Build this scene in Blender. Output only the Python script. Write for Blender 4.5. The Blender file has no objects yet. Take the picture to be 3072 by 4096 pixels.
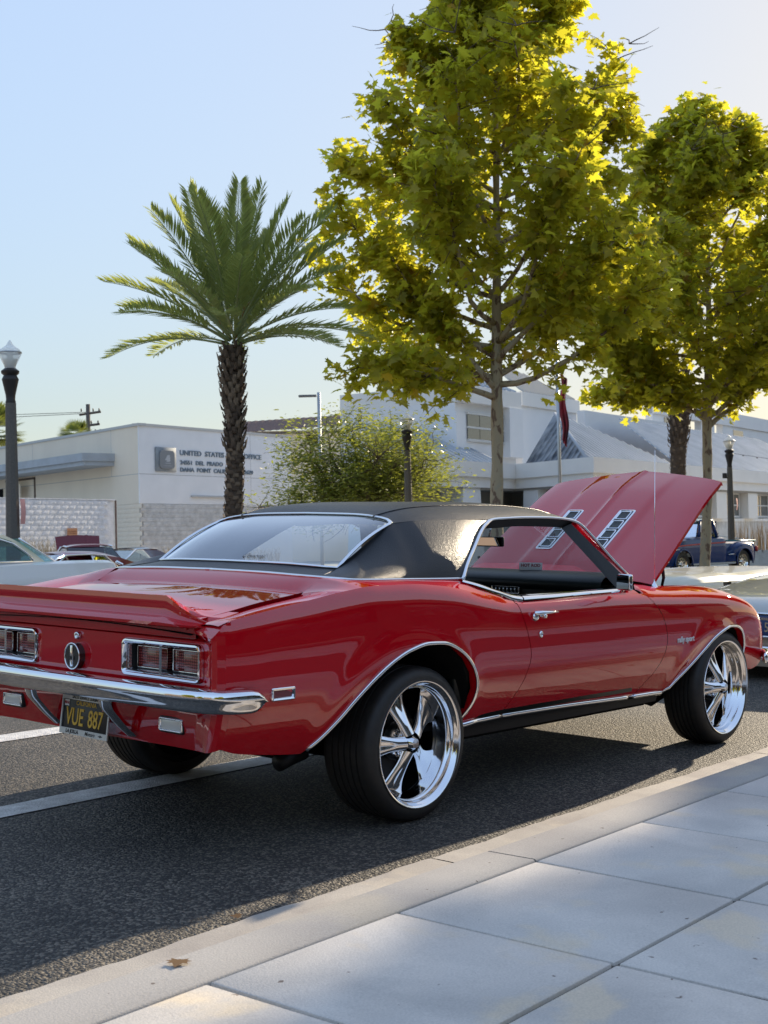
import bpy, bmesh, math, random
import numpy as np
from mathutils import Vector, Matrix
random.seed(7); rng = np.random.default_rng(7)
R = math.radians
C = bpy.context.scene.collection
# ------------------------------------------------------------------ camera
scn = bpy.context.scene
cam_d = bpy.data.cameras.new('camera'); cam = bpy.data.objects.new('camera', cam_d); C.objects.link(cam)
_r = Vector((0.65666, -0.75385, -0.02266)); _u = Vector((-0.00031, -0.03032, 0.99954)); _f = Vector((0.75419, 0.65635, 0.02014))
mw = Matrix.Identity(4)
for i in range(3):
    mw[i][0] = _r[i]; mw[i][1] = _u[i]; mw[i][2] = -_f[i]
mw[0][3], mw[1][3], mw[2][3] = -4.3697, -4.5357, 1.1581
cam.matrix_world = mw
cam_d.sensor_fit = 'VERTICAL'; cam_d.sensor_height = 36.0; cam_d.lens = 47.449
cam_d.clip_start = 0.05; cam_d.clip_end = 3000
cam_d.dof.use_dof = True; cam_d.dof.focus_distance = 6.6; cam_d.dof.aperture_fstop = 9.0
scn.camera = cam
# ------------------------------------------------------------------ sky, sun, exposure
SUN_AZ, SUN_EL = R(7.0), R(18.5)          # azimuth from +x towards +y
world = bpy.data.worlds.new('World'); scn.world = world; world.use_nodes = True
wn = world.node_tree; wn.nodes.clear()
sky = wn.nodes.new('ShaderNodeTexSky'); sky.sky_type = 'NISHITA'; sky.sun_disc = False
sky.sun_elevation = SUN_EL; sky.sun_rotation = R(90) - SUN_AZ
sky.altitude = 50; sky.air_density = 1.0; sky.dust_density = 1.0; sky.ozone_density = 2.0
bg = wn.nodes.new('ShaderNodeBackground'); bg.inputs[1].default_value = 0.15
wo = wn.nodes.new('ShaderNodeOutputWorld')
# the same sky with its range of brightness compressed evenly all round (one monotonic curve), as thin haze does
bw = wn.nodes.new('ShaderNodeRGBToBW'); pw = wn.nodes.new('ShaderNodeMath'); pw.operation = 'POWER'; pw.inputs[1].default_value = -0.75
ml = wn.nodes.new('ShaderNodeMath'); ml.operation = 'MULTIPLY'; ml.inputs[1].default_value = 2.0
ds = wn.nodes.new('ShaderNodeHueSaturation'); ds.inputs['Saturation'].default_value = 0.80
vm = wn.nodes.new('ShaderNodeVectorMath'); vm.operation = 'SCALE'
wn.links.new(sky.outputs[0], bw.inputs[0]); wn.links.new(bw.outputs[0], pw.inputs[0]); wn.links.new(pw.outputs[0], ml.inputs[0])
wn.links.new(sky.outputs[0], ds.inputs['Color']); wn.links.new(ds.outputs[0], vm.inputs[0]); wn.links.new(ml.outputs[0], vm.inputs['Scale']); wn.links.new(vm.outputs[0], bg.inputs[0])
wn.links.new(bg.outputs[0], wo.inputs[0])
sl = bpy.data.lights.new('sun', 'SUN'); sl.energy = 5.0; sl.angle = R(0.53); sl.color = (1.0, 0.84, 0.62)
sun = bpy.data.objects.new('sun', sl); C.objects.link(sun)
sd = Vector((math.cos(SUN_EL)*math.cos(SUN_AZ), math.cos(SUN_EL)*math.sin(SUN_AZ), math.sin(SUN_EL)))
sun.rotation_euler = sd.to_track_quat('Z', 'Y').to_euler(); sun.location = (30, 5, 30)
scn.view_settings.view_transform = 'Standard'; scn.view_settings.look = 'None'
scn.view_settings.exposure = 0.68; scn.view_settings.gamma = 1.0
try: scn.view_settings.use_curve_mapping = False
except Exception: pass
scn.cycles.max_bounces = 10; scn.cycles.transparent_max_bounces = 12; scn.cycles.caustics_reflective = True
# car frame -> world (the kerb side of the street falls towards the gutter)
M3 = Matrix(((0.99995, 0.00034, 0.01006), (0, 0.99943, -0.03369), (-0.01007, 0.03369, 0.99938)))
M4 = M3.to_4x4()

# ------------------------------------------------------------------ materials
MATS = {}
def mat(name, col=(0.5, 0.5, 0.5), rough=0.5, metal=0.0, coat=0.0, spec=0.5, noise=None, bump=None, trans=0.0, alpha=None, emit=None, coat_rough=0.02, obj=False):
    """noise=(scale, amount[, colour2, detail, stretch]); bump=(scale, strength, distance[, kind])"""
    if name in MATS: return MATS[name]
    m = bpy.data.materials.new(name); m.use_nodes = True; nt = m.node_tree; b = nt.nodes['Principled BSDF']
    b.inputs['Base Color'].default_value = (*col, 1); b.inputs['Roughness'].default_value = rough
    b.inputs['Metallic'].default_value = metal; b.inputs['Coat Weight'].default_value = coat
    b.inputs['Coat Roughness'].default_value = coat_rough; b.inputs['Specular IOR Level'].default_value = spec
    b.inputs['Transmission Weight'].default_value = trans
    if alpha is not None: b.inputs['Alpha'].default_value = alpha
    if emit: b.inputs['Emission Color'].default_value = (*emit[0], 1); b.inputs['Emission Strength'].default_value = emit[1]
    geo = nt.nodes.new('ShaderNodeNewGeometry'); tc = nt.nodes.new('ShaderNodeTexCoord')
    vec = tc.outputs['Object'] if obj else geo.outputs['Position']
    if noise:
        sc, amt = noise[0], noise[1]; c2 = noise[2] if len(noise) > 2 else tuple(x*0.5 for x in col)
        n = nt.nodes.new('ShaderNodeTexNoise'); n.inputs['Scale'].default_value = sc; n.inputs['Detail'].default_value = noise[3] if len(noise) > 3 else 6
        v = vec
        if len(noise) > 4:
            mp = nt.nodes.new('ShaderNodeMapping'); mp.inputs['Scale'].default_value = noise[4]; nt.links.new(vec, mp.inputs[0]); v = mp.outputs[0]
        nt.links.new(v, n.inputs['Vector'])
        cr = nt.nodes.new('ShaderNodeValToRGB'); cr.color_ramp.elements[0].position = 0.5-0.5*(1-amt)*0.6-0.02; cr.color_ramp.elements[1].position = 0.5+0.5*(1-amt)*0.6+0.02
        cr.color_ramp.elements[0].color = (*c2, 1); cr.color_ramp.elements[1].color = (*col, 1)
        nt.links.new(n.outputs['Fac'], cr.inputs[0]); nt.links.new(cr.outputs[0], b.inputs['Base Color'])
    if bump:
        kind = bump[3] if len(bump) > 3 else 'noise'
        n = nt.nodes.new('ShaderNodeTexNoise' if kind == 'noise' else 'ShaderNodeTexVoronoi')
        n.inputs['Scale'].default_value = bump[0]
        if kind == 'noise': n.inputs['Detail'].default_value = 4
        nt.links.new(vec, n.inputs['Vector'])
        bp = nt.nodes.new('ShaderNodeBump'); bp.inputs['Strength'].default_value = bump[1]; bp.inputs['Distance'].default_value = bump[2]
        nt.links.new(n.outputs[0], bp.inputs['Height']); nt.links.new(bp.outputs[0], b.inputs['Normal'])
    MATS[name] = m; return m

PAINT = mat('red_paint', (0.52, 0.003, 0.010), 0.5, 0.0, coat=1.0, spec=0.0, coat_rough=0.012)
PAINT.node_tree.nodes['Principled BSDF'].inputs['Coat IOR'].default_value = 1.85
CHROME = mat('chrome', (0.83, 0.84, 0.86), 0.045, 1.0)
ALLOY = mat('polished_alloy', (0.86, 0.86, 0.87), 0.09, 1.0)
BLACK = mat('black_plastic', (0.012, 0.012, 0.013), 0.5)
DARK = mat('dark_void', (0.008, 0.008, 0.008), 0.9, spec=0.1)
RUBBER = mat('tyre_rubber', (0.018, 0.017, 0.016), 0.55, noise=(30, 0.5, (0.028, 0.024, 0.02)), obj=True)
VINYL = mat('black_vinyl', (0.009, 0.011, 0.014), 0.38, spec=0.40, bump=(260, 0.6, 0.0016, 'voronoi'))
LEATHER = mat('black_upholstery', (0.010, 0.014, 0.014), 0.4, bump=(300, 0.2, 0.002))
WHITE_CARD = mat('white_card', (0.85, 0.83, 0.8), 0.6)
REDINK = mat('red_ink', (0.35, 0.02, 0.02), 0.6)

def glass(name, tint=(0.8, 0.9, 0.92), refl=1.0, ior=1.5, base_alpha=None):
    """thin sheet: fresnel mix of a clear transparent body and a sharp reflection"""
    m = bpy.data.materials.new(name); m.use_nodes = True; nt = m.node_tree; nt.nodes.clear()
    o = nt.nodes.new('ShaderNodeOutputMaterial'); t = nt.nodes.new('ShaderNodeBsdfTransparent'); g = nt.nodes.new('ShaderNodeBsdfGlossy')
    t.inputs[0].default_value = (*tint, 1); g.inputs['Roughness'].default_value = 0.0; g.inputs[0].default_value = (0.95, 0.97, 1, 1)
    fr = nt.nodes.new('ShaderNodeFresnel'); fr.inputs[0].default_value = ior
    mx = nt.nodes.new('ShaderNodeMixShader'); mu = nt.nodes.new('ShaderNodeMath'); mu.operation = 'MULTIPLY'; mu.inputs[1].default_value = refl; mu.use_clamp = True
    nt.links.new(fr.outputs[0], mu.inputs[0]); nt.links.new(mu.outputs[0], mx.inputs[0]); nt.links.new(t.outputs[0], mx.inputs[1]); nt.links.new(g.outputs[0], mx.inputs[2]); nt.links.new(mx.outputs[0], o.inputs[0])
    return m
GLASS = glass('window_glass', (0.66, 0.75, 0.77), 2.1)
GLASS_WS = glass('windshield_glass', (0.93, 0.96, 0.95), 0.35)
GLASS_CLEAR = glass('clear_glass', (0.9, 0.93, 0.93), 0.9)

# ------------------------------------------------------------------ mesh helpers
def tag(o, label=None, cat=None, group=None, kind=None):
    if label: o['label'] = label
    if cat: o['category'] = cat
    if group: o['group'] = group
    if kind: o['kind'] = kind
    return o
def thing(name, label, cat, loc=(0, 0, 0), rotz=0.0, group=None, matrix=None):
    o = bpy.data.objects.new(name, None); C.objects.link(o); o.empty_display_size = 0.2
    if matrix is not None: o.matrix_world = matrix
    else: o.location = loc; o.rotation_euler = (0, 0, rotz)
    return tag(o, label, cat, group)
def obj(name, me, m, parent=None, kind=None, label=None):
    o = bpy.data.objects.new(name, me); C.objects.link(o)
    if m is not None and not me.materials:
        for x in (m if isinstance(m, (list, tuple)) else [m]): me.materials.append(x)
    if parent is not None: o.parent = parent
    if kind: o['kind'] = kind
    if label: o['label'] = label
    return o
def mesh(verts, faces, smooth=True, sharp=None, name='mesh'):
    me = bpy.data.meshes.new(name); me.from_pydata([tuple(v) for v in verts], [], faces); me.update()
    if smooth:
        me.polygons.foreach_set('use_smooth', [True]*len(me.polygons))
        if sharp is not None: me.set_sharp_from_angle(angle=R(sharp))
    return me
def merge(parts):
    V, F = [], []
    for v, f in parts:
        n = len(V); V += [tuple(x) for x in v]; F += [tuple(i+n for i in q) for q in f]
    return V, F
def grid(fn, us, vs, flip=False, closed_u=False):
    V = [fn(u, v) for u in us for v in vs]; nv = len(vs); F = []
    nu = len(us)
    for i in range(nu if closed_u else nu-1):
        for j in range(nv-1):
            a, b = i*nv+j, ((i+1) % nu)*nv+j
            q = (a, b, b+1, a+1); F.append(q[::-1] if flip else q)
    return V, F
def box(x0, x1, y0, y1, z0, z1):
    V = [(x, y, z) for x in (x0, x1) for y in (y0, y1) for z in (z0, z1)]
    return V, [(0, 1, 3, 2), (4, 6, 7, 5), (0, 4, 5, 1), (2, 3, 7, 6), (0, 2, 6, 4), (1, 5, 7, 3)]
def bevel_mesh(vf, w, seg=2, angle=40, sharp=35):
    me = mesh(*vf, smooth=False); bm = bmesh.new(); bm.from_mesh(me)
    bmesh.ops.recalc_face_normals(bm, faces=bm.faces)
    es = [e for e in bm.edges if len(e.link_faces) == 2 and e.calc_face_angle(0) > R(angle)]
    bmesh.ops.bevel(bm, geom=es, offset=w, segments=seg, profile=0.5, affect='EDGES')
    bm.to_mesh(me); bm.free()
    me.polygons.foreach_set('use_smooth', [True]*len(me.polygons)); me.set_sharp_from_angle(angle=R(sharp)); return me
def xf(vf, m):
    return [tuple(m @ Vector(v)) for v in vf[0]], vf[1]
def mirror_y(vf):
    return [(v[0], -v[1], v[2]) for v in vf[0]], [f[::-1] for f in vf[1]]
def tube(path, r, n=8, up=(0, 0, 1), ry=None, closed=False, caps=True):
    """sweep an ellipse (r across, ry along 'up') along a path"""
    P = [Vector(p) for p in path]; V, F = [], []; U = Vector(up); N = len(P)
    for i, p in enumerate(P):
        a = P[(i-1) % N] if (i > 0 or closed) else P[0]; b = P[(i+1) % N] if (i < N-1 or closed) else P[-1]
        t = (b-a).normalized(); s = t.cross(U)
        if s.length < 1e-4: s = t.cross(Vector((1, 0, 0)))
        s.normalize(); w = s.cross(t).normalized()
        rr = r[i] if isinstance(r, (list, tuple)) else r; rv = (ry[i] if isinstance(ry, (list, tuple)) else ry) if ry else rr
        for k in range(n):
            th = 2*math.pi*k/n; V.append(tuple(p+s*(rr*math.cos(th))+w*(rv*math.sin(th))))
    for i in range(N if closed else N-1):
        for k in range(n):
            a = i*n+k; b = i*n+(k+1) % n; c = ((i+1) % N)*n+(k+1) % n; d = ((i+1) % N)*n+k
            F.append((a, b, c, d))
    if caps and not closed: F.append(tuple(range(n))[::-1]); F.append(tuple((N-1)*n+k for k in range(n)))
    return V, F
def lathe(prof, n=32, axis='z', closed=False):
    """prof: list of (r, h)"""
    V, F = [], []
    for k in range(n):
        th = 2*math.pi*k/n; c, s = math.cos(th), math.sin(th)
        for r_, h in prof:
            V.append((r_*c, r_*s, h) if axis == 'z' else (r_*c, h, r_*s))
    m = len(prof)
    for k in range(n):
        for j in range(m-1):
            a, b = k*m+j, ((k+1) % n)*m+j; q = (a, b, b+1, a+1)
            F.append(q if axis == 'z' else q[::-1])
    return V, F
def pchip(xs, ys):
    xs = np.array(xs, float); ys = np.array(ys, float); h = np.diff(xs); d = np.diff(ys)/h; m = np.zeros(len(xs))
    m[0], m[-1] = d[0], d[-1]
    for i in range(1, len(xs)-1):
        if d[i-1]*d[i] > 0:
            w1, w2 = 2*h[i]+h[i-1], h[i]+2*h[i-1]; m[i] = (w1+w2)/(w1/d[i-1]+w2/d[i])
    def f(x):
        x = min(max(float(x), xs[0]), xs[-1]); i = min(max(int(np.searchsorted(xs, x))-1, 0), len(xs)-2)
        t = (x-xs[i])/h[i]
        return float(ys[i]*(1+2*t)*(1-t)**2+h[i]*m[i]*t*(1-t)**2+ys[i+1]*t*t*(3-2*t)+h[i]*m[i+1]*t*t*(t-1))
    return f
def curve3(pts):
    """pchip through points by index 0..1; returns f(t)->(..)"""
    n = len(pts); ds = [0.0]
    for a, b in zip(pts, pts[1:]): ds.append(ds[-1]+max(1e-6, math.dist(a[:3], b[:3])))
    ts = [d/ds[-1] for d in ds]; fs = [pchip(ts, [p[k] for p in pts]) for k in range(len(pts[0]))]
    return lambda t: tuple(f(t) for f in fs)
def resample(pts, n):
    f = curve3(pts); return [f(i/(n-1)) for i in range(n)]
def lin(a, b, n): return [a+(b-a)*i/(n-1) for i in range(n)]
def lerp(a, b, t): return a+(b-a)*t
def text_mesh(s, size, ext=0.0, squash=1.0, bold=0.0, align='CENTER', shear=0.0):
    cu = bpy.data.curves.new('txt', 'FONT'); cu.body = s; cu.size = size; cu.extrude = ext; cu.align_x = align; cu.align_y = 'CENTER'; cu.resolution_u = 3
    cu.offset = bold; cu.shear = shear
    o = bpy.data.objects.new('txt', cu); me = bpy.data.meshes.new_from_object(o); me.materials.clear()
    if squash != 1.0:
        for v in me.vertices: v.co.x *= squash
    bpy.data.objects.remove(o); bpy.data.curves.remove(cu); return me
def basis(o, x, y, z):
    m = Matrix.Identity(4)
    for i in range(3): m[i][0], m[i][1], m[i][2], m[i][3] = x[i], y[i], z[i], o[i]
    return m
def copy_tree(o, parent=None):
    c = o.copy(); C.objects.link(c)
    if parent is not None: c.parent = parent
    for ch in list(o.children): copy_tree(ch, c)
    return c
def zg(x, y):
    """ground height: plane towards our gutter, crown at y=2.5, falls beyond"""
    x_ = min(max(x, -12), 5); base = -0.01007*x_+0.0337*min(y, 2.5)
    if y > 2.5: base -= 0.05*min(y-2.5, 7.5)
    if y < -6: base += 0.0337*(-6-y)
    return base
# ================================================================== the red coupe (built in car frame)
car = thing('muscle_car', 'glossy red vintage muscle car with black vinyl roof and raised hood parked at the kerb', 'car', matrix=M4.copy())
Wf = pchip([-1.12, -.9, -.5, 0, .3, .7, 1.3, 2, 2.5, 2.9, 3.1, 3.25, 3.34, 3.41], [.895, .912, .925, .93, .928, .92, .92, .92, .918, .91, .895, .87, .835, .79])
Cf = pchip([-1.12, -1.07, -.98, -.82, -.65, -.48, -.29, -.08, .14, .32, .50, .66, .8, 1.2, 1.6, 1.82, 1.94, 2.15, 2.35, 2.55, 2.75, 2.91, 3.08, 3.2, 3.27, 3.33, 3.41],
           [.878, .893, .909, .933, .957, .981, .998, .999, .985, .959, .919, .888, .882, .886, .892, .892, .887, .884, .881, .875, .863, .845, .809, .763, .718, .66, .60])
Yf = pchip([-1.12, -.8, -.3, .3, .66, 1.2, 1.9, 2.3, 2.8, 3.1, 3.27, 3.41], [.872, .883, .885, .885, .892, .888, .876, .862, .85, .835, .805, .76])
def side_y(x, z):
    w, c, yc = Wf(x), Cf(x), Yf(x); zm = min(.69, c-.13)
    if z < zm: y = w-.95*(zm-z)**2
    else:
        t = min(1.0, (z-zm)/(c-zm)); y = w-(w-yc)*(.25*t*t+.30*t**4+.45*t**10)
    for cx, cz, a, b in ((-.10, .33, .50, .42), (2.60, .30, .42, .37)):
        d = math.hypot((x-cx)/a, (z-cz)/b)-1
        if z > .36: y += .012*math.exp(-(d/.11)**2)
    return y
gapR = pchip([.34, .38, .432, .488, .567, .637, .697, .769, .829, .91], [.640, .657, .686, .721, .755, .770, .758, .732, .705, .680])
gapF = pchip([.34, .353, .396, .477, .575, .629, .712, .782, .846, .91], [1.846, 1.857, 1.896, 1.975, 2.028, 2.034, 2.012, 1.970, 1.902, 1.81])
def panel(pairs, nu, nv, left=None, right=None):
    """pairs: (xb, zb, xt); columns joined bottom to crest; ends follow curves x(z)"""
    n = len(pairs); ds = [0.0]
    for a, b in zip(pairs, pairs[1:]): ds.append(ds[-1]+math.hypot(a[0]-b[0], a[1]-b[1])+1e-6)
    ts = [d/ds[-1] for d in ds]; fx, fz, ft = [pchip(ts, [p[k] for p in pairs]) for k in range(3)]
    def fn(u, v):
        xb, zb, xt = fx(u), fz(u), ft(u); zt = Cf(xt); vv = 1-(1-v)**1.25
        z = lerp(zb, zt, vv); x = lerp(xb, xt, vv)
        if left: w = (1-u)**8; x += w*(left(z)-lerp(pairs[0][0], pairs[0][2], vv))
        if right: w = u**8; x += w*(right(z)-lerp(pairs[-1][0], pairs[-1][2], vv))
        return (x, -side_y(x, z), z)
    return grid(fn, lin(0, 1, nu), lin(0, 1, nv), flip=True)
rear_arch = [(-.629, .369), (-.565, .422), (-.50, .479), (-.424, .556), (-.326, .633), (-.225, .692), (-.121, .732), (-.014, .751), (.097, .746), (.188, .719), (.27, .67), (.331, .601), (.362, .526), (.357, .454), (.334, .405), (.322, .356)]
front_arch = [(2.178, .342), (2.244, .39), (2.321, .449), (2.399, .51), (2.478, .566), (2.568, .623), (2.651, .658), (2.745, .677), (2.831, .672), (2.908, .643), (2.953, .59), (2.976, .534), (2.971, .484), (2.955, .445)]
q_pairs = [(-1.07, .425, -1.07), (-.99, .40, -.99), (-.84, .377, -.85), (-.70, .36, -.76), (-.637, .355, -.72)]
q_pairs += [(x, z, t) for (x, z), t in zip(rear_arch, [-.70, -.64, -.57, -.49, -.39, -.29, -.19, -.08, .03, .11, .18, .24, .30, .34, .37, .40])]
q_pairs += [(.42, .358, .47), (.53, .36, .57), (.645, .362, .678)]
quarter = panel(q_pairs, 130, 26, right=lambda z: gapR(z)-.0025)
f_pairs = [(1.852, .352, 1.83), (1.95, .35, 1.92), (2.05, .348, 2.0), (2.165, .340, 2.08)]
f_pairs += [(x, z, t) for (x, z), t in zip(front_arch, [2.10, 2.18, 2.28, 2.38, 2.47, 2.57, 2.66, 2.75, 2.83, 2.90, 2.95, 2.98, 3.0, 3.02])]
f_pairs += [(2.975, .42, 3.05), (3.06, .40, 3.11), (3.20, .388, 3.19), (3.28, .41, 3.26), (3.345, .475, 3.32), (3.385, .54, 3.37), (3.408, .598, 3.409)]
fender = panel(f_pairs, 130, 24, left=lambda z: gapF(z)+.0025)
def door_fn(u, v):
    z = lerp(lerp(.364, .338, u), Cf(lerp(.68, 1.82, u)), 1-(1-v)**1.25); x = lerp(gapR(z)+.0025, gapF(z)-.0025, u); return (x, -side_y(x, z), z)
door = grid(door_fn, lin(0, 1, 40), lin(0, 1, 26), flip=True)
def lip(path, d=.035):      # short return flange going inboard, so panel edges have depth
    V, F = [], []
    for x, z in path:
        y = side_y(x, z); V += [(x, -y, z), (x, -(y-d), z)]
    for i in range(len(path)-1): F.append((2*i, 2*i+1, 2*i+3, 2*i+2))
    return V, F
# upper strips from the crest inboard
shelf_pairs = [(-1.12, (-1.075, .70, .868)), (-1.07, (-1.05, .69, .873)), (-.98, (-.98, .694, .884)), (-.884, (-.884, .696, .903)), (-.735, (-.735, .696, .928)), (-.52, (-.53, .691, .956)), (-.46, (-.478, .6745, .9735)),
               (-.42, (-.425, .6745, 1.001)), (-.37, (-.370, .678, 1.026)), (-.32, (-.325, .74, 1.020)), (-.28, (-.29, .768, 1.016)), (-.20, (-.2, .782, 1.012)), (-.08, (-.08, .786, 1.010)), (.05, (.05, .789, 1.008)), (.15, (.15, .791, 1.006)), (.28, (.28, .80, 1.005)), (.37, (.37, .808, 1.003)),
               (.45, (.44, .835, .976)), (.53, (.52, .85, .950)), (.61, (.61, .855, .928)), (.675, (.68, .86, .909))]
def strip(pairs, n, k=6, bulge=.006):
    ts = lin(0, 1, len(pairs)); fc = pchip(ts, [p[0] for p in pairs]); fi = [pchip(ts, [p[1][j] for p in pairs]) for j in range(3)]
    def fn(u, v):
        xc = fc(u); a = Vector((xc, -Yf(xc), Cf(xc))); b = Vector((fi[0](u), -fi[1](u), fi[2](u))); p = a.lerp(b, v)
        p.z += bulge*math.sin(math.pi*v)*(1 if (b-a).length > .05 else .3); return tuple(p)
    return grid(fn, lin(0, 1, n), lin(0, 1, k), flip=True)
q_shelf = strip(shelf_pairs, 80)
d_shelf = strip([(.682, (.69, .86, .908)), (.76, (.76, .86, .899)), (1.2, (1.2, .86, .906)), (1.6, (1.6, .86, .913)), (1.80, (1.78, .857, .912))], 24, 4, .002)
f_shelf = strip([(1.835, (1.80, .853, .914)), (1.90, (1.88, .80, .935)), (2.0, (2.02, .745, .93)), (2.15, (2.17, .712, .915)), (2.4, (2.4, .70, .91)), (2.75, (2.75, .675, .90)), (3.0, (3.0, .66, .865)), (3.15, (3.15, .65, .835)), (3.3, (3.3, .62, .76)), (3.405, (3.42, .55, .66))], 50, 8, .010)
def both(name, vf, m, sharp=None, parent=None, lab=(None, None)):
    r = obj(name, mesh(*vf, sharp=sharp), m, parent or car); l = obj(name, mesh(*mirror_y(vf), sharp=sharp), m, parent or car)
    if lab[0]: r['label'] = lab[0]
    if lab[1]: l['label'] = lab[1]
    return r, l
both('quarter_panel', merge([quarter, q_shelf, lip(q_pairs_path := [(p[0], p[1]) for p in q_pairs])]), PAINT, 30)
dr, dl = both('door', merge([door, d_shelf, lip([(gapR(z)+.0025, z) for z in lin(.358, .89, 14)]), lip([(gapF(z)-.0025, z) for z in lin(.358, .885, 14)])]), PAINT, 30)
both('front_fender', merge([fender, f_shelf, lip([(p[0], p[1]) for p in f_pairs])]), PAINT, 30)
# dark strips in for the shade in the gaps behind the door cuts
gapm = merge([grid(lambda u, v: (g(lerp(.35, .90, u))+(v-.5)*.03, -(side_y(g(lerp(.35, .88, u)), lerp(.35, .88, u))-.016), lerp(.35, .888, u)), lin(0, 1, 16), lin(0, 1, 2)) for g in (gapR, gapF)])
both('door_seal', gapm, DARK)

# ---- tail: corner, recessed panel and lower valance in one skin
def tail_fn(u, v):
    # u 0..1 from the side round to the centre
    up = [(-1.07, None, .893), (-1.105, .003, .880), (-1.132, .018, .850), (-1.138, .040, .832), (-1.118, .072, .820), (-1.085, .098, .812), (-1.074, .15, .810), (-1.074, .30, .810), (-1.078, .60, .812), (-1.080, .915, .813)]
    lo = [(-1.07, None, .425), (-1.092, .010, .418), (-1.104, .030, .411), (-1.104, .062, .405), (-1.092, .10, .400), (-1.078, .135, .396), (-1.062, .18, .392), (-1.042, .32, .388), (-1.034, .60, .384), (-1.030, .915, .38)]
    i = min(int(u*9), 8); t = u*9-i
    zt = lerp(up[i][2], up[i+1][2], t); zb = lerp(lo[i][2], lo[i+1][2], t); z = lerp(zb, zt, v)
    ys = side_y(-1.07, min(z, .88))
    def P(tab):
        a, b = tab[i], tab[i+1]; ya = ys-(a[1] or 0); yb = ys-(b[1] or 0); ss = t
        if a is tab[8] or b is tab[9]: yb = 0.0 if b is tab[9] else yb
        return lerp(a[0], b[0], ss), lerp(ya, yb, ss)
    (xu, yu), (xl, yl) = P(up), P(lo)
    s = min(max((z-.55)/.08, 0), 1); s = s*s*(3-2*s)
    # forward tuck of the valance towards its foot
    return (lerp(xl, xu, s)+.045*(min(1, max(0, (.56-z)/.17))**2)*min(1, u*2.2), -lerp(yl, yu, s), z)
us = lin(0, 1, 150); tv, tf = grid(tail_fn, us, lin(0, 1, 56))
def in_lamp(f):
    c = [sum(tv[i][k] for i in f)/4 for k in range(3)]; return c[0] < -1.0 and -.735 < c[1] < -.291 and .664 < c[2] < .791
tail = (tv, [f for f in tf if not in_lamp(f)])
cap = ([], [])
def cap_fn(u, v):
    o = tail_fn(u*5/9, 1.0); inn = [(-1.06, -.69, .872), (-1.075, -.69, .862), (-1.085, -.70, .85), (-1.085, -.71, .84), (-1.082, -.735, .825), (-1.080, -.765, .813)]
    i = min(int(u*5), 4); t = u*5-i; b = [lerp(inn[i][k], inn[i+1][k], t) for k in range(3)]
    return tuple(lerp(o[k], b[k], v) for k in range(3))
capg = grid(cap_fn, lin(0, 1, 16), lin(0, 1, 5))
ledge = grid(lambda u, v: lerp(0, 1, 0) or tuple(lerp(a, b, v) for a, b in zip((-1.079, -u*.77, .812), (-1.02, -u*.70, .838))), lin(0, 1, 10), [0, 1], flip=True)
half = merge([tail, capg, ledge])
obj('tail_panel', mesh(*merge([half, mirror_y(half)]), sharp=28), PAINT, car)
# ---- boot lid with its ducktail spoiler
def lid_z(x, y): return pchip([-1.1, -.884, -.735, -.5, -.44], [.878, .911, .937, .967, .976])(x)+.020*(1-(y/.68)**2)
def lid_fn(u, v):
    y = lerp(-.672, .672, u); xf_ = -.52+.06*(abs(y)/.68)**2
    e = max(0, abs(y)-.60)/.08; xf_ -= .05*(1-math.sqrt(max(0, 1-e*e)))
    x = lerp(-1.09, xf_, v); z = lid_z(x, y)
    return (x, y, z)
lid = grid(lid_fn, lin(0, 1, 44), lin(0, 1, 26), flip=True)
def skirt(edge, dz): 
    V, F = [], []
    for p in edge: V += [p, (p[0], p[1]*.985, p[2]-dz)]
    for i in range(len(edge)-1): F.append((2*i, 2*i+1, 2*i+3, 2*i+2))
    return V, F
e1 = [lid_fn(0, v) for v in lin(0, 1, 26)]+[lid_fn(u, 1) for u in lin(0, 1, 44)]+[lid_fn(1, 1-v) for v in lin(0, 1, 26)]
lid_o = obj('trunk_lid', mesh(*merge([lid, skirt(e1, .03)]), sharp=40), PAINT, car)
obj('trunk_gutter', mesh(*merge([grid(lambda u, v: (lerp(-1.1, -.50, v), lerp(-.70, .70, u), lid_z(lerp(-1.1, -.50, v), lerp(-.68, .68, u))-.045), lin(0, 1, 12), lin(0, 1, 8), flip=True)])), DARK, car)  # black sheet under the lid, in for the shade of its gap
def spo_fn(u, v):
    y = lerp(-.80, .80, u); a = abs(y)
    h = 1.0 if a < .56 else max(0, 1-(a-.56)/.23)
    k = max(0, (a-.60)/.20)
    prof = [(-1.060, .958), (-1.084, .974), (-1.098, .974), (-1.099, .950), (-1.097, .922), (-1.103, .902), (-1.126, .886), (-1.138, .876), (-1.136, .864), (-1.10, .856), (-1.06, .852)]
    front = [(-.90, lid_z(-.90, min(a, .68))+.001), (-.98, lid_z(-.98, min(a, .68))+.016*h), (-1.02, lid_z(-1.02, min(a, .68))+.040*h)]
    pts = front+prof; i = min(int(v*(len(pts)-1)), len(pts)-2); t = v*(len(pts)-1)-i
    x, z = lerp(pts[i][0], pts[i+1][0], t), lerp(pts[i][1], pts[i+1][1], t)
    h = h**(1.15+2.2*min(1, max(0, (x+1.10)/.12))) if 0 < h < 1 else h
    zb = .868 if x < -1.0 else lid_z(x, min(a, .68))
    if z > zb: z = zb+(z-zb)*h
    x += .075*k*k+(.0)*(1-h); z -= 0
    return (x, y, z)
obj('lid_edge', mesh(*merge([grid(lambda u, v: (-1.088+.012*(abs(2*u-1))**2, lerp(-.70, .70, u), lerp(.868, .820, v)), lin(0, 1, 24), [0, 1]), grid(lambda u, v: (-1.088+.03*v, lerp(-.70, .70, u), .8195), lin(0, 1, 4), [0, 1])])), PAINT, lid_o)
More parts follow.
